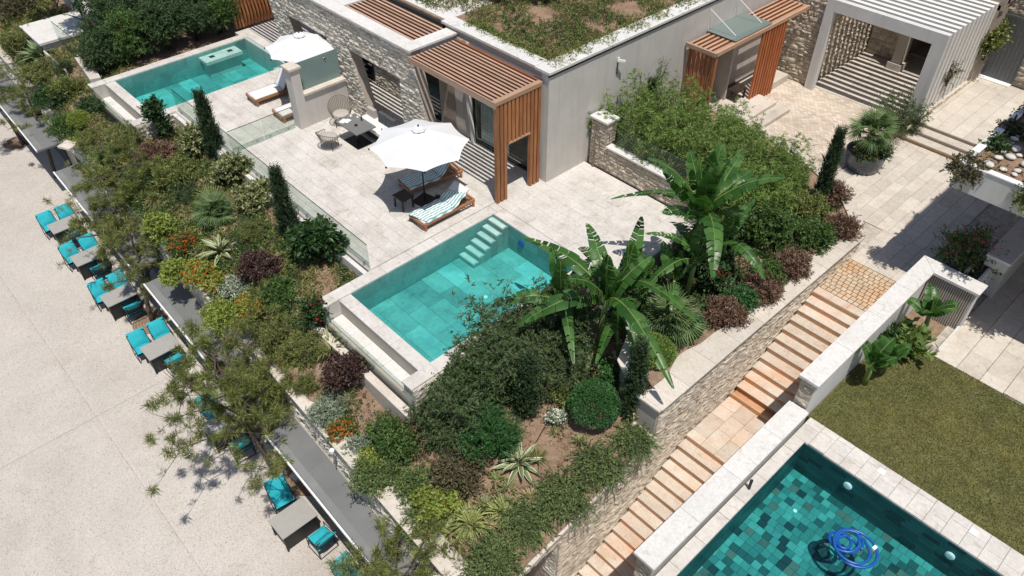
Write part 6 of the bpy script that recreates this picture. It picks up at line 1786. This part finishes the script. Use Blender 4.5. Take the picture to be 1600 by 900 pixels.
cover('ground_cover', 'olive brown low scrub filling gaps on the slope', 'l_olive', 5200, (-31, -14.5), (5.7, 8.7), None, .08, .024, 606, -.35, .30)
cover('ground_cover', 'dark scrub between the shrubs of the slope', 'l_dk2', 3800, (-31, -15.6), (5.6, 8.6), None, .08, .03, 607, .0, .30)
cover('ground_cover', 'yellow green low plants along the retaining wall coping', 'l_lime', 2600, (-32, -15), (5.55, 6.5), None, .06, .035, 608, .05, .24)
cover('ground_cover', 'grey green scrub trailing at the retaining wall edge', 'l_rosem', 2600, (-34, -8), (5.35, 6.1), None, .07, .022, 609, .0, .28)
cover('ground_cover', 'dry yellow grass stems across the slope', 'l_dry', 1600, (-32, -15), (5.7, 8.7), None, .10, .014, 617, -.1, .32)
cover('ground_cover', 'dry brown twigs and scrub on the lower garden', 'l_brown', 1300, (-14.5, -7), (5.6, 10.5), None, .06, .018, 610, .2, .16)
cover('ground_cover', 'brown and green scrub between the shrubs of the raised bed', 'l_brown', 1500, (-9.0, -7.3), (13, 21.5), .0, .07, .022, 615, -.1, .26)
cover('ground_cover', 'green scrub under the bananas and bamboo', 'l_mid', 2600, (-9.9, -7.6), (13, 21.5), -.05, .09, .035, 616, -.5, .34)
# planted roof
for i, (mt, n, d, w, hL, hw) in enumerate([('l_olive', 6200, .30, 'olive creeping cover of the planted roof', .065, .020), ('l_brown', 2600, .15, 'dry brown creeping cover of the planted roof', .065, .018), ('l_mid', 3800, .40, 'green patches in the planted roof cover', .065, .024)]):
    cover('roof_cover', w, mt, n, (-22.5, -15.55), (16.25, 27), 3.95, hL, hw, 611 + i * 7, d - .45, .22)
rng = rg(620); nn = 420     # trailing over the coping
P = np.stack([rng.uniform(-15.9, -15.3, nn), rng.choice([16.6, 17.4, 18.6, 20.2, 21.4, 23.0, 24.1], nn) + rng.normal(size=nn) * .32, np.full(nn, 4.03)], 1)
mb = MB(); mb.addq(shootq(rng, P, rng.normal(size=(nn, 3)) * np.array([1, 1, .1]) + np.array([.5, 0, .1]), .25, 9, .07, .025, .6, .1))
P = np.stack([rng.uniform(-19.6, -16.2, nn), rng.normal(size=nn) * .10 + 16.42, np.full(nn, 4.03)], 1)
mb.addq(shootq(rng, P, rng.normal(size=(nn, 3)) * np.array([1, 1, .1]), .22, 9, .07, .022, .6, .1))
o = link('roof_trailer', mb.mesh('roof_trailer', [M['l_olive']])); o['kind'] = 'stuff'; o['label'] = 'trailing stems creeping over the white roof coping'; o['category'] = 'ground cover'
S_('roof_shrub', 'dark shrub standing on the planted roof', (-19.6, 19.6, 3.93), .7, .7, .55, 'l_dk2', .08, .035, 300, 11, 630, L=.3)
S_('roof_shrub', 'straggly dry shrub on the white roof slabs', (-20.3, 18.2, 3.95), .45, .45, .6, 'l_dry', .06, .02, 120, 10, 631, L=.4)

# lawn grass
rng = rg(640); n = 80000
P = np.stack([rng.uniform(-3.96, 5.2, n), rng.uniform(14.20, 18.66, n), np.full(n, -.935)], 1)
D = rng.normal(size=(n, 3)) * np.array([1, 1, .1]) + np.array([0, 0, .9])
mb = MB(); mb.addq(leafq(P, D, rng.uniform(.035, .08, n), .016, rng))
o = link('grass', mb.mesh('grass', [M['l_grass']])); o['kind'] = 'stuff'; o['label'] = 'short yellow green lawn grass beside the mosaic pool'; o['category'] = 'grass'

# pot with palm
pt = thing('plant_pot', 'big round blue-grey glazed pot on the court paving', 'plant pot', (-8.55, 25.15, -.45))
mb = MB(); mb.lathe([(.50, 0), (.56, .04), (.64, .35), (.68, .66), (.71, .70), (.66, .71), (.60, .62), (.58, .55)], 30); lpart('body', mb, M['potblue'], pt, smooth=True)
mb = MB(); mb.lathe([(.60, .5), (.60, .58)], 24); lpart('soil', mb, M['soil'], pt)
fan_palm('potted fan palm with a short dark trunk on the court', (-8.6, 25.15, .15), 1.1, 28, .85, 701, -.5)
plant('pot_flowers', 'dark trailing plants with orange flowers spilling out of the round pot', 'flowers', (-8.5, 25.1, .08), shrub(rg(702), .72, .72, .45, M['l_dk2'], .07, .04, 420, 10, 9, .5, .24, flowers=M['f_orange'], nf=50, fs=.05))
plant('feathery_bush', 'feathery dark green bush in front of the white pergola column', 'bush', (-8.7, 28.0, -.4), meshes(P_bamboo(703, .9, 1.9, 60, 'l_mid2', 5)), 0, None, .95)
tb = MB(); tb.prism([(-9.1, 27.3), (-8.75, 27.3), (-8.75, 28.9), (-9.1, 28.9)], -.45, -.0)
pl = thing('low_planter', 'low stone planter block beside the entrance steps', 'planter', (-8.95, 28, -.45)); part('body', tb, M['trav2'], pl)
# bougainvillea and trailers on the pebble canopy
S_('bougainvillea', 'bougainvillea with pink blooms between the parapet and the shaded canopy', (-3.6, 21.6, -.45), .65, .85, 1.9, 'l_mid', .055, .03, 430, 10, 711, 'flowering shrub', L=.42, flowers=M['f_pink'], nf=150, fs=.055, upb=.1)
for i, (x, y, r, w) in enumerate([(-4.4, 20.45, .30, 'at its outer corner'), (-2.65, 20.4, .36, 'hanging over its front edge'), (-4.3, 22.0, .26, 'along its left edge'), (-4.3, 23.1, .26, 'on its left edge, farther back'), (-1.0, 20.4, .45, 'at the right end of its front edge'), (-4.3, 24.6, .28, 'at the far end of its left edge')]):
    S_('trailing_plant', 'brown green trailing plant on the pebble canopy ' + w, (x, y, 3.35), r, r, .62, ['l_brown2', 'l_olive', 'l_dk2'][i % 3], .07, .035, 200, 10, 720 + i, 'trailing plant', group='plants trailing over the pebble canopy', L=.28, sag=.4, upb=-.2)
cover('canopy_cover', 'dark ground cover between the pebbles on the canopy', 'l_dk2', 1700, (-4.4, 1.5), (20.6, 28), 3.69, .05, .022, 730, -.1, .10)
# hanging vine on the white pergola side and by the door
S_('climber', 'climber hanging on the wall beside the white pergola slats', (-8.35, 33.6, .9), .3, .5, 1.6, 'l_olive', .09, .05, 130, 9, 741, 'climbing plant', L=.35)
S_('climber', 'small brown vine on the white pergola side slats', (-8.45, 30.6, .8), .12, .35, .8, 'l_brown2', .07, .03, 40, 9, 742, 'climbing plant', L=.3)

# ------------------------------------------------------------------ furniture and small things
def parasol(label, loc, rot=0, R_=1.5, zr=2.22, zt=2.72, group='white parasols on the terraces'):
    t = thing('parasol', label, 'parasol', loc, rot, group)
    mb = MB(); mb.box(-.30, -.30, 0, .30, .30, .06); lpart('base_plate', mb, M['dark'], t)
    mb = MB(); mb.tube([(0, 0, .05), (0, 0, zt + .03)], .024, 10); lpart('pole', mb, M['dark'], t)
    mb = MB(); mb.lathe([(.045, .06), (.045, .35), (.03, .37)], 12); lpart('sleeve', mb, M['dark'], t)
    n = 8
    for k in range(n):
        a0 = 2 * math.pi * k / n; a1 = 2 * math.pi * (k + 1) / n
        mb = MB(); V = []; m = 7
        for i in range(m):
            s = i / (m - 1); r = .10 + (R_ - .10) * s; z = zt - (zt - zr) * s ** 1.15
            for j in range(7):
                u = j / 6; 
                # chord between ribs, edge scalloped inwards, cloth sagging between the ribs
                x = r * ((1 - u) * math.cos(a0) + u * math.cos(a1)); y = r * ((1 - u) * math.sin(a0) + u * math.sin(a1))
                q = 4 * u * (1 - u); pull = 1 - .055 * q * s
                V.append((x * pull, y * pull, z - .025 * q * s * (1.2 - s)))
        F = [(i * 7 + j, i * 7 + j + 1, (i + 1) * 7 + j + 1, (i + 1) * 7 + j) for i in range(m - 1) for j in range(6)]
        mb.add(V, F)
        b = len(V); lpart('canopy_panel', mb, M['canvas'], t, smooth=True)
        mb = MB(); mb.bar((.05 * math.cos(a0), .05 * math.sin(a0), zt - .05), (R_ * math.cos(a0), R_ * math.sin(a0), zr - .02), .018, .025); lpart('rib', mb, M['dark'], t)
        mb = MB(); mb.bar((.04 * math.cos(a0), .04 * math.sin(a0), zr - .25), (R_ * .5 * math.cos(a0), R_ * .5 * math.sin(a0), (zr + zt) / 2 - .03), .014, .02); lpart('strut', mb, M['dark'], t)
        mb = MB(); mb.box(-.02, -.02, -.03, .02, .02, .02); o = lpart('rib_tip', mb, M['dark'], t); o.location = (R_ * math.cos(a0), R_ * math.sin(a0), zr - .01)
    mb = MB(); seg = 24; V = []
    for i, (r, z) in enumerate(((.02, zt + .10), (.10, zt + .09), (.17, zt + .055), (.22, zt - .0))):
        for k in range(seg):
            a = 2 * math.pi * k / seg; rr_ = r * (1 + .10 * math.cos(a * 8) * (i > 1))
            V.append((rr_ * math.cos(a), rr_ * math.sin(a), z + .012 * math.cos(a * 8) * (i > 1)))
    F = [(i * seg + k, i * seg + (k + 1) % seg, (i + 1) * seg + (k + 1) % seg, (i + 1) * seg + k) for i in range(3) for k in range(seg)] + [tuple(range(seg))]
    mb.add(V, F); lpart('vent_cap', mb, M['canvas'], t)
    mb = MB(); mb.lathe([(.022, zt + .09), (.03, zt + .12), (.02, zt + .16), (.004, zt + .18)], 12); lpart('finial', mb, M['dark'], t)
    return t
parasol('white parasol shading the striped lounger in front of the cedar pergola', (-17.1, 12.15, 0), math.radians(12), 1.56, 2.16, 2.68)
parasol('white parasol farther back beside the upper pool', (-25.3, 13.05, 0), math.radians(5), 1.36, 2.25, 2.7)

def lounger(label, loc, rz, back=35, towel=False, mat='cushw', grp='teak sun loungers', rot_back=True):
    """foot at -y, head at +y; 2.05 x .75"""
    t = thing('sun_lounger', label, 'sun lounger', loc, rz, grp)
    L, w, h = 2.05, .78, .27
    for sx in (-1, 1):
        mb = MB(); mb.box(sx * w / 2 - .022, -L / 2, h - .09, sx * w / 2 + .022, L / 2, h); lpart('side_rail', mb, M['teak'], t)
        for sy in (-1, 1):
            mb = MB(); mb.box(sx * (w / 2) - .032, sy * (L / 2 - .06) - .035, 0, sx * (w / 2) + .032, sy * (L / 2 - .06) + .035, h + .002); lpart('leg', mb, M['teak'], t)
    for sy in (-1, 1):
        mb = MB(); mb.box(-w / 2 + .022, sy * L / 2 - .025, h - .088, w / 2 - .022, sy * L / 2 + .025, h - .002); lpart('end_rail', mb, M['teak'], t)
    for i in range(19):
        y = -L / 2 + .07 + i * .108
        if y > .30 and back > 5 and i > 12: pass
        mb = MB(); mb.box(-w / 2 + .023, y, h - .05, w / 2 - .023, y + .055, h - .03); lpart('slat', mb, M['teak'], t)
    hinge = .22; th = .09; bl = L / 2 - hinge - .02
    e = math.radians(back)
    def cush(y0, y1, name, m, z=h - .02, tilt=0, wd=w - .06, thk=th):
        mb = MB(); nx, nyy = 6, 10; V = []
        for s in (0, 1):
            for j in range(nyy + 1):
                for i in range(nx + 1):
                    u = i / nx; v = j / nyy
                    ed = min(u, 1 - u, ) * 7; ed2 = min(v, 1 - v) * 12; r = min(1, ed) ** .5 * min(1, ed2) ** .5
                    zz = (thk * (.45 + .55 * r)) if s else thk * (.35 - .35 * r)
                    V.append((-wd / 2 + wd * u, (y1 - y0) * v, zz))
        N = (nx + 1) * (nyy + 1); F = []
        for j in range(nyy):
            for i in range(nx):
                a = j * (nx + 1) + i; F.append((N + a, N + a + 1, N + a + nx + 2, N + a + nx + 1)); F.append((a + nx + 1, a + nx + 2, a + 1, a))
        rim = [i for i in range(nx + 1)] + [j * (nx + 1) + nx for j in range(1, nyy + 1)] + [nyy * (nx + 1) + i for i in range(nx - 1, -1, -1)] + [j * (nx + 1) for j in range(nyy - 1, 0, -1)]
        for a in range(len(rim)): F.append((rim[a], rim[(a + 1) % len(rim)], N + rim[(a + 1) % len(rim)], N + rim[a]))
        mb.add(V, F); o = lpart(name, mb, m, t, smooth=True); o.location = (0, y0, z); o.rotation_euler = (tilt, 0, 0); return o
    cush(-L / 2 + .03, hinge, 'mattress', M[mat]); cush(hinge, hinge + bl, 'backrest_mattress', M[mat], h - .02, e)
    if back > 5:
        for sx in (-1, 1):
            mb = MB(); mb.bar((sx * (w / 2 - .08), hinge, h - .03), (sx * (w / 2 - .08), hinge + bl * math.cos(e), h - .03 + bl * math.sin(e)), .035, .03); lpart('backrest_rail', mb, M['teak'], t)
            mb = MB(); mb.bar((sx * (w / 2 - .1), hinge + bl * .6 * math.cos(e), h - .04 + bl * .6 * math.sin(e)), (sx * (w / 2 - .1), hinge + bl * .95, h - .05), .025, .025); lpart('backrest_prop', mb, M['teak'], t)
        for k in range(6):
            q = .12 + k * .15
            mb = MB(); mb.box(-w / 2 + .05, -.03, -.008, w / 2 - .05, .03, .008); o = lpart('backrest_slat', mb, M['teak'], t)
            o.location = (0, hinge + bl * q * math.cos(e), h - .035 + bl * q * math.sin(e)); o.rotation_euler = (e, 0, 0)
    return t, h, th, hinge, bl, e, w, L
def towel(label, loc, rz, info, y0=-1.02, reach=.62, skew=0.0):
    t_, h, th, hinge, bl, e, w, L = info
    o = None; mb = MB(); V = []; n = 30; m = 12; rr = random.Random(4)
    for j in range(n + 1):
        s = y0 + (hinge + bl * reach - y0) * j / n
        for i in range(m + 1):
            u = i / m; x = -w / 2 + .02 + (w - .0) * u + .02 * math.sin(j * .9)
            ed = max(0, abs(u - .5) * 2 - .86) / .14
            wr = .010 * math.sin(j * .8 + i * .5) + .008 * math.sin(j * 1.7 - i * .9)
            sk = s + skew * (u - .5) + .03 * math.sin(i * .8) * (j == n)
            if sk < hinge: p = (x, sk, h - .02 + th + .012 + wr - ed * .07)
            else:
                q = sk - hinge; p = (x, hinge + q * math.cos(e) - (th + .012) * math.sin(e), h - .02 + q * math.sin(e) + (th + .012) * math.cos(e) + wr - ed * .05)
            V.append(p)
    F = [(j * (m + 1) + i, j * (m + 1) + i + 1, (j + 1) * (m + 1) + i + 1, (j + 1) * (m + 1) + i) for j in range(n) for i in range(m)]
    mb.add(V, F); me = mb.mesh('towel', [M['towel']], True)
    o = bpy.data.objects.new('towel', me); COL.objects.link(o); o.location = loc; o.rotation_euler = (0, 0, rz)
    o['label'] = label; o['category'] = 'towel'
    sd = o.modifiers.new('thick', 'SOLIDIFY'); sd.thickness = .008
    return o
i1 = lounger('teak sun lounger with raised white head end nearest the middle pool', (-16.2, 12.15, 0), math.radians(-1), 34)
towel('green and white striped towel spread over the lounger nearest the pool', (-16.2, 12.15, 0), math.radians(-1), i1, reach=.62, skew=.25)
i2 = lounger('teak sun lounger behind the parasol pole with steeply raised backrest', (-17.85, 13.0, 0), math.radians(-8), 48)
towel('green and white striped towel on the lounger behind the parasol pole', (-17.85, 13.0, 0), math.radians(-8), i2, reach=.95)
lounger('teak sun lounger with white mattress beside the upper pool', (-26.75, 12.3, 0), math.radians(-2), 55)
lounger('flat teak sun lounger half hidden behind the beige divider column', (-24.95, 12.4, 0), math.radians(-2), 0)
def tbl(name, label, cat, loc, sx, sy, h, mat, legm, leg='four', rz=0, th=.04, grp=None):
    t = thing(name, label, cat, loc, rz, grp)
    mb = MB(); mb.box(-sx / 2, -sy / 2, h - th, sx / 2, sy / 2, h); lpart('tabletop', mb, mat, t)
    if leg == 'four':
        for a in (-1, 1):
            for b in (-1, 1):
                mb = MB(); mb.box(a * (sx / 2 - .05) - .025, b * (sy / 2 - .05) - .025, 0, a * (sx / 2 - .05) + .025, b * (sy / 2 - .05) + .025, h - th); lpart('leg', mb, legm, t)
    else:
        mb = MB(); mb.box(-.045, -.045, .02, .045, .045, h - th); lpart('pedestal', mb, legm, t)
        mb = MB(); mb.box(-sx * .35, -sy * .38, 0, sx * .35, sy * .38, .025); lpart('base_plate', mb, legm, t)
    return t
tbl('side_table', 'small dark side table in the parasol shade', 'side table', (-17.32, 11.47, 0), .52, .50, .45, M['dkwood'], M['dkwood'])
mb = MB(); mb.lathe([(.035, 0), (.04, .1), (.038, .1), (.03, .01)], 12)
for x, y, w in ((-17.0, 12.55, 'clear drinking glass on the parasol base'), (-16.85, 12.35, 'second clear glass on the parasol base')):
    g = thing('drinking_glass', w, 'glass', (x, y, .06)); lpart('body', mb, M['glass'], g)
g = thing('dark_flat_piece', 'small dark flat piece on the terrace beside the parasol base', 'tray', (-16.85, 12.5, 0)); mb = MB(); mb.box(-.22, -.2, 0, .22, .2, .02); lpart('body', mb, M['dark'], g)  # thin dark box lying flat on the paving
tbl('side_table', 'reddish teak side table next to the upper lounger', 'side table', (-25.65, 12.9, 0), .45, .4, .42, M['teak'], M['teak'])
g = thing('towel_bundle', 'blue-grey towel bundle standing against the upper lounger head', 'towel', (-25.7, 12.7, .42)); mb = MB(); mb.sphere((0, 0, .42), .42, 12, 8, 0, (.45, .35, 1.0)); lpart('body', mb, M['bluegrey'], g, smooth=True)

dt = tbl('dining_table', 'grey square outdoor dining table on a black plate in front of the stone wall', 'table', (-21.62, 12.66, 0), 1.30, .84, .74, M['greydk'], M['dark'], 'ped')
for nm, lb, ct, x, y, r, hgt, mt in (('candle', 'white candle in a pot on the dining table', 'candle', -22.1, 12.8, .05, .12, 'cushw'), ('cup', 'white cup on the dining table edge', 'cup', -21.9, 12.95, .04, .08, 'white'), ('bottle', 'dark bottle on the dining table', 'bottle', -21.65, 12.95, .03, .22, 'dark'), ('bowl', 'dark bowl on the middle of the dining table', 'bowl', -21.5, 12.6, .06, .06, 'dark')):
    g = thing(nm, lb, ct, (x, y, .74)); mb = MB(); mb.lathe([(r * .8, 0), (r, hgt * .3), (r, hgt * .7), (r * .45, hgt * .85), (r * .5, hgt)], 14); lpart('body', mb, M[mt], g, smooth=True)
for x, y, r, w in ((-22.08, 12.45, .3, 'open white papers at the left of the dining table'),):
    g = thing('paper', w, 'paper', (x, y, .741), r); mb = MB(); mb.box(-.1, -.14, 0, .1, .14, .004); mb.box(.03, -.05, .004, .22, .2, .007); lpart('sheet', mb, M['white'], g)

def rope_chair(label, loc, rz, R_=.36, backh=.78, tub=True):
    t = thing('armchair', label, 'armchair', loc, rz, 'rope armchairs at the dining table')
    # seat
    mb = MB(); prof = [(.05, .40), (.27, .40), (.30, .43), (.30, .47), (.26, .49), (.02, .495)]; mb.lathe(prof, 20); lpart('seat_cushion', mb, M['cushb'], t, smooth=True)
    # back hoop: opening towards -y
    A0_, A1_ = math.radians(-35), math.radians(215)
    def rim(a, s):   # s 0 seat level..1 top
        top = backh * (.72 + .28 * max(0, math.sin(a)))
        z = .38 + (top - .38) * s; r = R_ * (.82 + .30 * s)
        return (r * math.cos(a), r * math.sin(a), z)
    aa = np.linspace(A0_, A1_, 25)
    mb = MB(); mb.tube([rim(a, 1) for a in aa], .014, 6); lpart('top_rail', mb, M['rope'], t)
    mb = MB(); mb.tube([rim(a, 0) for a in np.linspace(0, 2 * math.pi, 24, endpoint=False)], .014, 6, 0, True); lpart('seat_frame', mb, M['rope'], t)
    for k in range(27):
        a = A0_ + (A1_ - A0_) * k / 26
        mb = MB(); mb.tube([rim(a, 0), rim(a + .05, .5), rim(a, 1)], .011, 4); lpart('rope_strand', mb, M['rope'], t)
    for a in (.6, 2.5, 3.9, 5.5):
        mb = MB(); mb.tube([(.27 * math.cos(a), .27 * math.sin(a), .39), (.33 * math.cos(a), .33 * math.sin(a), 0)], .012, 6); lpart('leg', mb, M['dark'], t)
    return t
rope_chair('round high-backed rope armchair against the beige divider', (-23.05, 12.95, 0), math.radians(60), .40, .98)
rope_chair('low rope armchair with grey cushion on the open terrace side of the table', (-22.0, 11.72, 0), math.radians(200), .38, .72)
bs2 = thing('sofa', 'low outdoor sofa with white seat and dark patterned back by the stone pier', 'sofa', (-21.5, 13.45, 0))
mb = MB(); mb.box(-.85, -.32, .08, .85, .35, .34); lpart('base', mb, M['dark'], bs2)
mb = MB(); V = []
mb.box(-.85, -.36, .34, .85, .32, .46); lpart('seat_cushion', mb, M['cushw'], bs2)
for k in range(2):
    mb = MB(); mb.box(-.10 + k * .48, .16, .46, .36 + k * .48, .30, .86); lpart('back_cushion', mb, M['pattern'], bs2)
mb = MB(); mb.box(-.80, .16, .46, -.35, .30, .78); lpart('back_cushion', mb, M['cushb'], bs2)

# promenade dining sets
def prom_table(label, loc):
    t = tbl('dining_table', label, 'table', loc, .80, 1.12, .75, M['grey'], M['dark'], 'four', 0, .03, 'grey tables along the promenade')
    mb = MB(); mb.box(-.34, -.50, .05, .34, .50, .70); lpart('under_table_shade', mb, M['dark'], t)  # solid dark box standing in for the shade below the tabletop
    return t
def pillow(parent, name, w, d, th, loc, rot, mat):
    mb = MB(); n = 6; V = []
    for s in (1, -1):
        for j in range(n + 1):
            for i in range(n + 1):
                u = i / n * 2 - 1; v = j / n * 2 - 1
                r = max(0, (1 - u ** 4) * (1 - v ** 4)) ** .5
                V.append((u * w / 2 * (1 - .03 * (1 - abs(v)) ), v * d / 2 * (1 - .03 * (1 - abs(u))), s * th / 2 * r + .006 * math.sin(u * 5 + v * 3)))
    N = (n + 1) ** 2; F = []
    for j in range(n):
        for i in range(n):
            a = j * (n + 1) + i; F += [(a, a + 1, a + n + 2, a + n + 1), (N + a + n + 1, N + a + n + 2, N + a + 1, N + a)]
    mb.add(V, F); o = lpart(name, mb, mat, parent, smooth=True); o.location = loc; o.rotation_euler = rot; return o
def prom_chair(label, loc, rz):
    """low metal armchair facing +x"""
    t = thing('armchair', label, 'armchair', loc, rz, 'turquoise armchairs along the promenade')
    for s in (-1, 1):
        y = s * .30
        mb = MB(); mb.tube([(.27, y, 0), (.27, y, .60), (-.22, y, .62), (-.36, y, .86)], .013, 6); mb.tube([(-.22, y, .62), (-.30, y, 0), (.27, y, .012)], .013, 6)
        lpart('side_frame', mb, M['dark'], t)
    mb = MB(); mb.tube([(-.36, -.30, .86), (-.36, .30, .86)], .013, 6); mb.tube([(.24, -.30, .36), (.24, .30, .36)], .013, 6); mb.tube([(-.30, -.3, .02), (-.30, .3, .02)], .013, 6); lpart('cross_bar', mb, M['dark'], t)
    mb = MB(); mb.box(-.24, -.28, .33, .25, .28, .35); lpart('seat_sling', mb, M['dark'], t)
    mb = MB(); mb.bar((-.22, 0, .36), (-.38, 0, .86), .56, .012, 0, (1, 0, 0)); lpart('back_sling', mb, M['dark'], t)
    pillow(t, 'seat_cushion', .56, .57, .15, (.0, 0, .42), (0, math.radians(-4), 0), M['cusht'])
    pillow(t, 'back_cushion', .60, .59, .15, (-.25, 0, .68), (0, math.radians(50), 0), M['cusht'])
    return t
ZPm = -5.2
sets = [(-31.05, 3.98, 'at the far end of the row', 1), (-28.35, 3.90, 'second from the far end', 1), (-25.3, 3.85, 'beside the round tree pit', 1), (-21.75, 3.82, 'partly under the big pine', 1), (-17.25, 3.80, 'hidden under the pine crown', 2), (-12.85, 3.62, 'in front of the long canopy', 3)]
for x, y, w, kind in sets:
    prom_table('grey promenade table ' + w, (x, y, ZPm))
    if kind in (1,):
        prom_chair('turquoise armchair left of the table ' + w, (x - .74, y - .40, ZPm), rr.uniform(-.06, .06))
        prom_chair('turquoise armchair nearer the canopy, left of the table ' + w, (x - .74, y + .34, ZPm), rr.uniform(-.06, .06))
        prom_chair('turquoise armchair right of the table ' + w, (x + .66, y + .05 + rr.uniform(-.1, .1), ZPm), math.pi + rr.uniform(-.12, .12))
    elif kind == 2:
        prom_chair('turquoise armchair left of the table ' + w, (x - .95, y + .05, ZPm), .1)
        prom_chair('turquoise armchair right of the table ' + w, (x + .85, y + .05, ZPm), math.pi - .1)
    else:
        prom_chair('armchair dappled with pine shade left of the table ' + w, (x - 1.0, y + .18, ZPm), -.12)
        prom_chair('turquoise armchair right of the table ' + w, (x + .88, y + .30, ZPm), math.pi + .05)
prom_chair('turquoise armchair cut off by the bottom edge under a pine branch', (-10.45, 3.85, ZPm), .05)

# tree grates and planting pits
for x, y, r, w in ((-40.4, 4.9, .62, 'round brown tree grate at the far left of the promenade'), (-24.0, 4.25, .62, 'round gravel tree pit beside the third dining set')):
    g = thing('tree_grate', w, 'tree grate', (x, y, ZPm)); mb = MB(); mb.lathe([(r, -.01), (r, .012), (.01, .013)], 32); lpart('pit', mb, M['soil'], g)
    for k in range(5):
        mb = MB(); q = r * (1 - k * .17); mb.tube([(q * math.cos(a), q * math.sin(a), .02) for a in np.linspace(0, 6.283, 28, endpoint=False)], .014, 4, 0, True); lpart('ring', mb, M['barkl'], g)
pit = thing('planting_pit', 'dry planting pit with pale rocks behind the pine by the promenade', 'planting pit', (-15.3, 4.6, ZPm))
mb = MB(); mb.prism([(-17.0, 4.35), (-14.0, 4.1), (-13.3, 4.9), (-16.8, 5.15)], ZPm - .02, ZPm + .03); part('soil', mb, M['soil'], pit)
rr = random.Random(5); RKP = [_rock(s + 20, 4, 4, .4).mesh('rock', [M['pebble']]) for s in range(3)]
for k in range(26):
    o = bpy.data.objects.new('rock', RKP[k % 3]); COL.objects.link(o); o.parent = pit
    o.location = (rr.uniform(-1.5, 1.6), rr.uniform(-.2, .35), .02); s = rr.uniform(.12, .32); o.scale = (s, s * .8, s * .6); o.rotation_euler = (0, 0, rr.uniform(0, 6))
# wall lamp on retaining wall
wl = thing('wall_lamp', 'small white spotlight on a post at the retaining wall coping', 'lamp', (-12.05, 4.89, -2.10))
mb = MB(); mb.tube([(0, 0, -.35), (0, 0, .30)], .018, 8); lpart('post', mb, M['chrome'], wl)
mb = MB(); mb.lathe([(.03, .28), (.06, .30), (.07, .42), (.04, .45)], 14); o = lpart('head', mb, M['white'], wl)
# bollard light
bl_ = thing('bollard_light', 'short black bollard light on the pool coping by the low parapet', 'lamp', (-3.78, 11.25, -.9))
mb = MB(); mb.tube([(0, 0, 0), (0, 0, .30)], .035, 12); lpart('body', mb, M['dark'], bl_)
mb = MB(); mb.tube([(0, 0, .30), (0, 0, .335)], .040, 12); lpart('head', mb, M['dark'], bl_)
# security camera
sc_ = thing('security_camera', 'white security camera with black cable on the tall plaster wall', 'security camera', (-15.12, 19.0, 3.35))
mb = MB(); mb.box(0, -.05, -.05, .03, .05, .10); mb.tube([(.02, 0, .02), (.14, .02, .02)], .015, 6); lpart('bracket', mb, M['white'], sc_)
mb = MB(); mb.bar((.10, -.10, .06), (.18, .14, -.02), .07, .07); lpart('body', mb, M['white'], sc_)
mb = MB(); mb.tube([(.01, -.02, -.03), (.03, -.03, -.25), (.015, -.02, -.48), (.03, .0, -.42)], .012, 6); lpart('cable', mb, M['dark'], sc_)
# dead stems on the pillar
dv = thing('dry_vine', 'bare dry vine stems climbing the stone pillar beside the plaster wall', 'vine', (-14.8, 17.68, 0))
mb = MB(); 
for k in range(3): mb.tube([(-14.75 + k * .03, 17.66, 0), (-14.7 + .06 * math.sin(k * 2), 17.64, .7), (-14.78 + .05 * k, 17.66, 1.3), (-14.68 - .08 * k, 17.68, 1.8 - k * .2)], [.022, .018, .014, .008], 6)
part('stem', mb, M['barkl'], dv)
# white umbrella-side shower post etc: irrigation pipe on the bare soil
ip = thing('irrigation_hose', 'black irrigation hose winding over the bare garden soil', 'hose', (-10, 8.5, -1.3))
mb = MB(); P_ = [(-10.70, 9.21, -1.10), (-9.50, 8.92, -1.15), (-8.66, 8.81, -1.20), (-8.63, 9.24, -1.15), (-8.85, 10.19, -1.10)]
pts = [(p[0], p[1], gz(p[0], p[1]) + .06) for p in ((-12.45, 7.14, -1.20), (-11.60, 6.81, -1.25), (-11.00, 6.99, -1.25), (-10.51, 7.56, -1.30), (-9.25, 7.79, -1.25), (-8.18, 8.12, -1.30), (-8.51, 9.12, -1.20), (-8.72, 10.17, -1.10))]
mb.tube(pts, .014, 6); part('pipe', mb, M['dark'], ip)

# coiled blue hose in the pool
hs = thing('pool_hose', 'coiled blue pool hose floating in the green mosaic pool', 'hose', (-1.42, 11.72, -1.0))
mb = MB(); pts = []
for i in range(150):
    t = i / 149; a = t * 2 * math.pi * 5.2
    if t < .62: r = .34 - .16 * math.sin(t * 5); cx, cy = -.10 + .08 * math.sin(a * .31), .02 + .06 * math.cos(a * .23)
    else:
        q = (t - .62) / .38; r = .36 + .10 * math.sin(q * 3.14); cx, cy = .02 + .14 * math.sin(q * 3.1), .0
    pts.append((cx + r * math.cos(a) * (1 + .08 * math.sin(a * .5)), cy + r * math.sin(a), -.01 + .03 * math.sin(a * .7) + .05 * t))
mb.tube(pts, .034, 8); lpart('hose', mb, M['hose'], hs, smooth=True)
mb = MB(); mb.bar((.42, .24, .05), (.44, .36, .05), .07, .07); lpart('connector', mb, M['white'], hs)
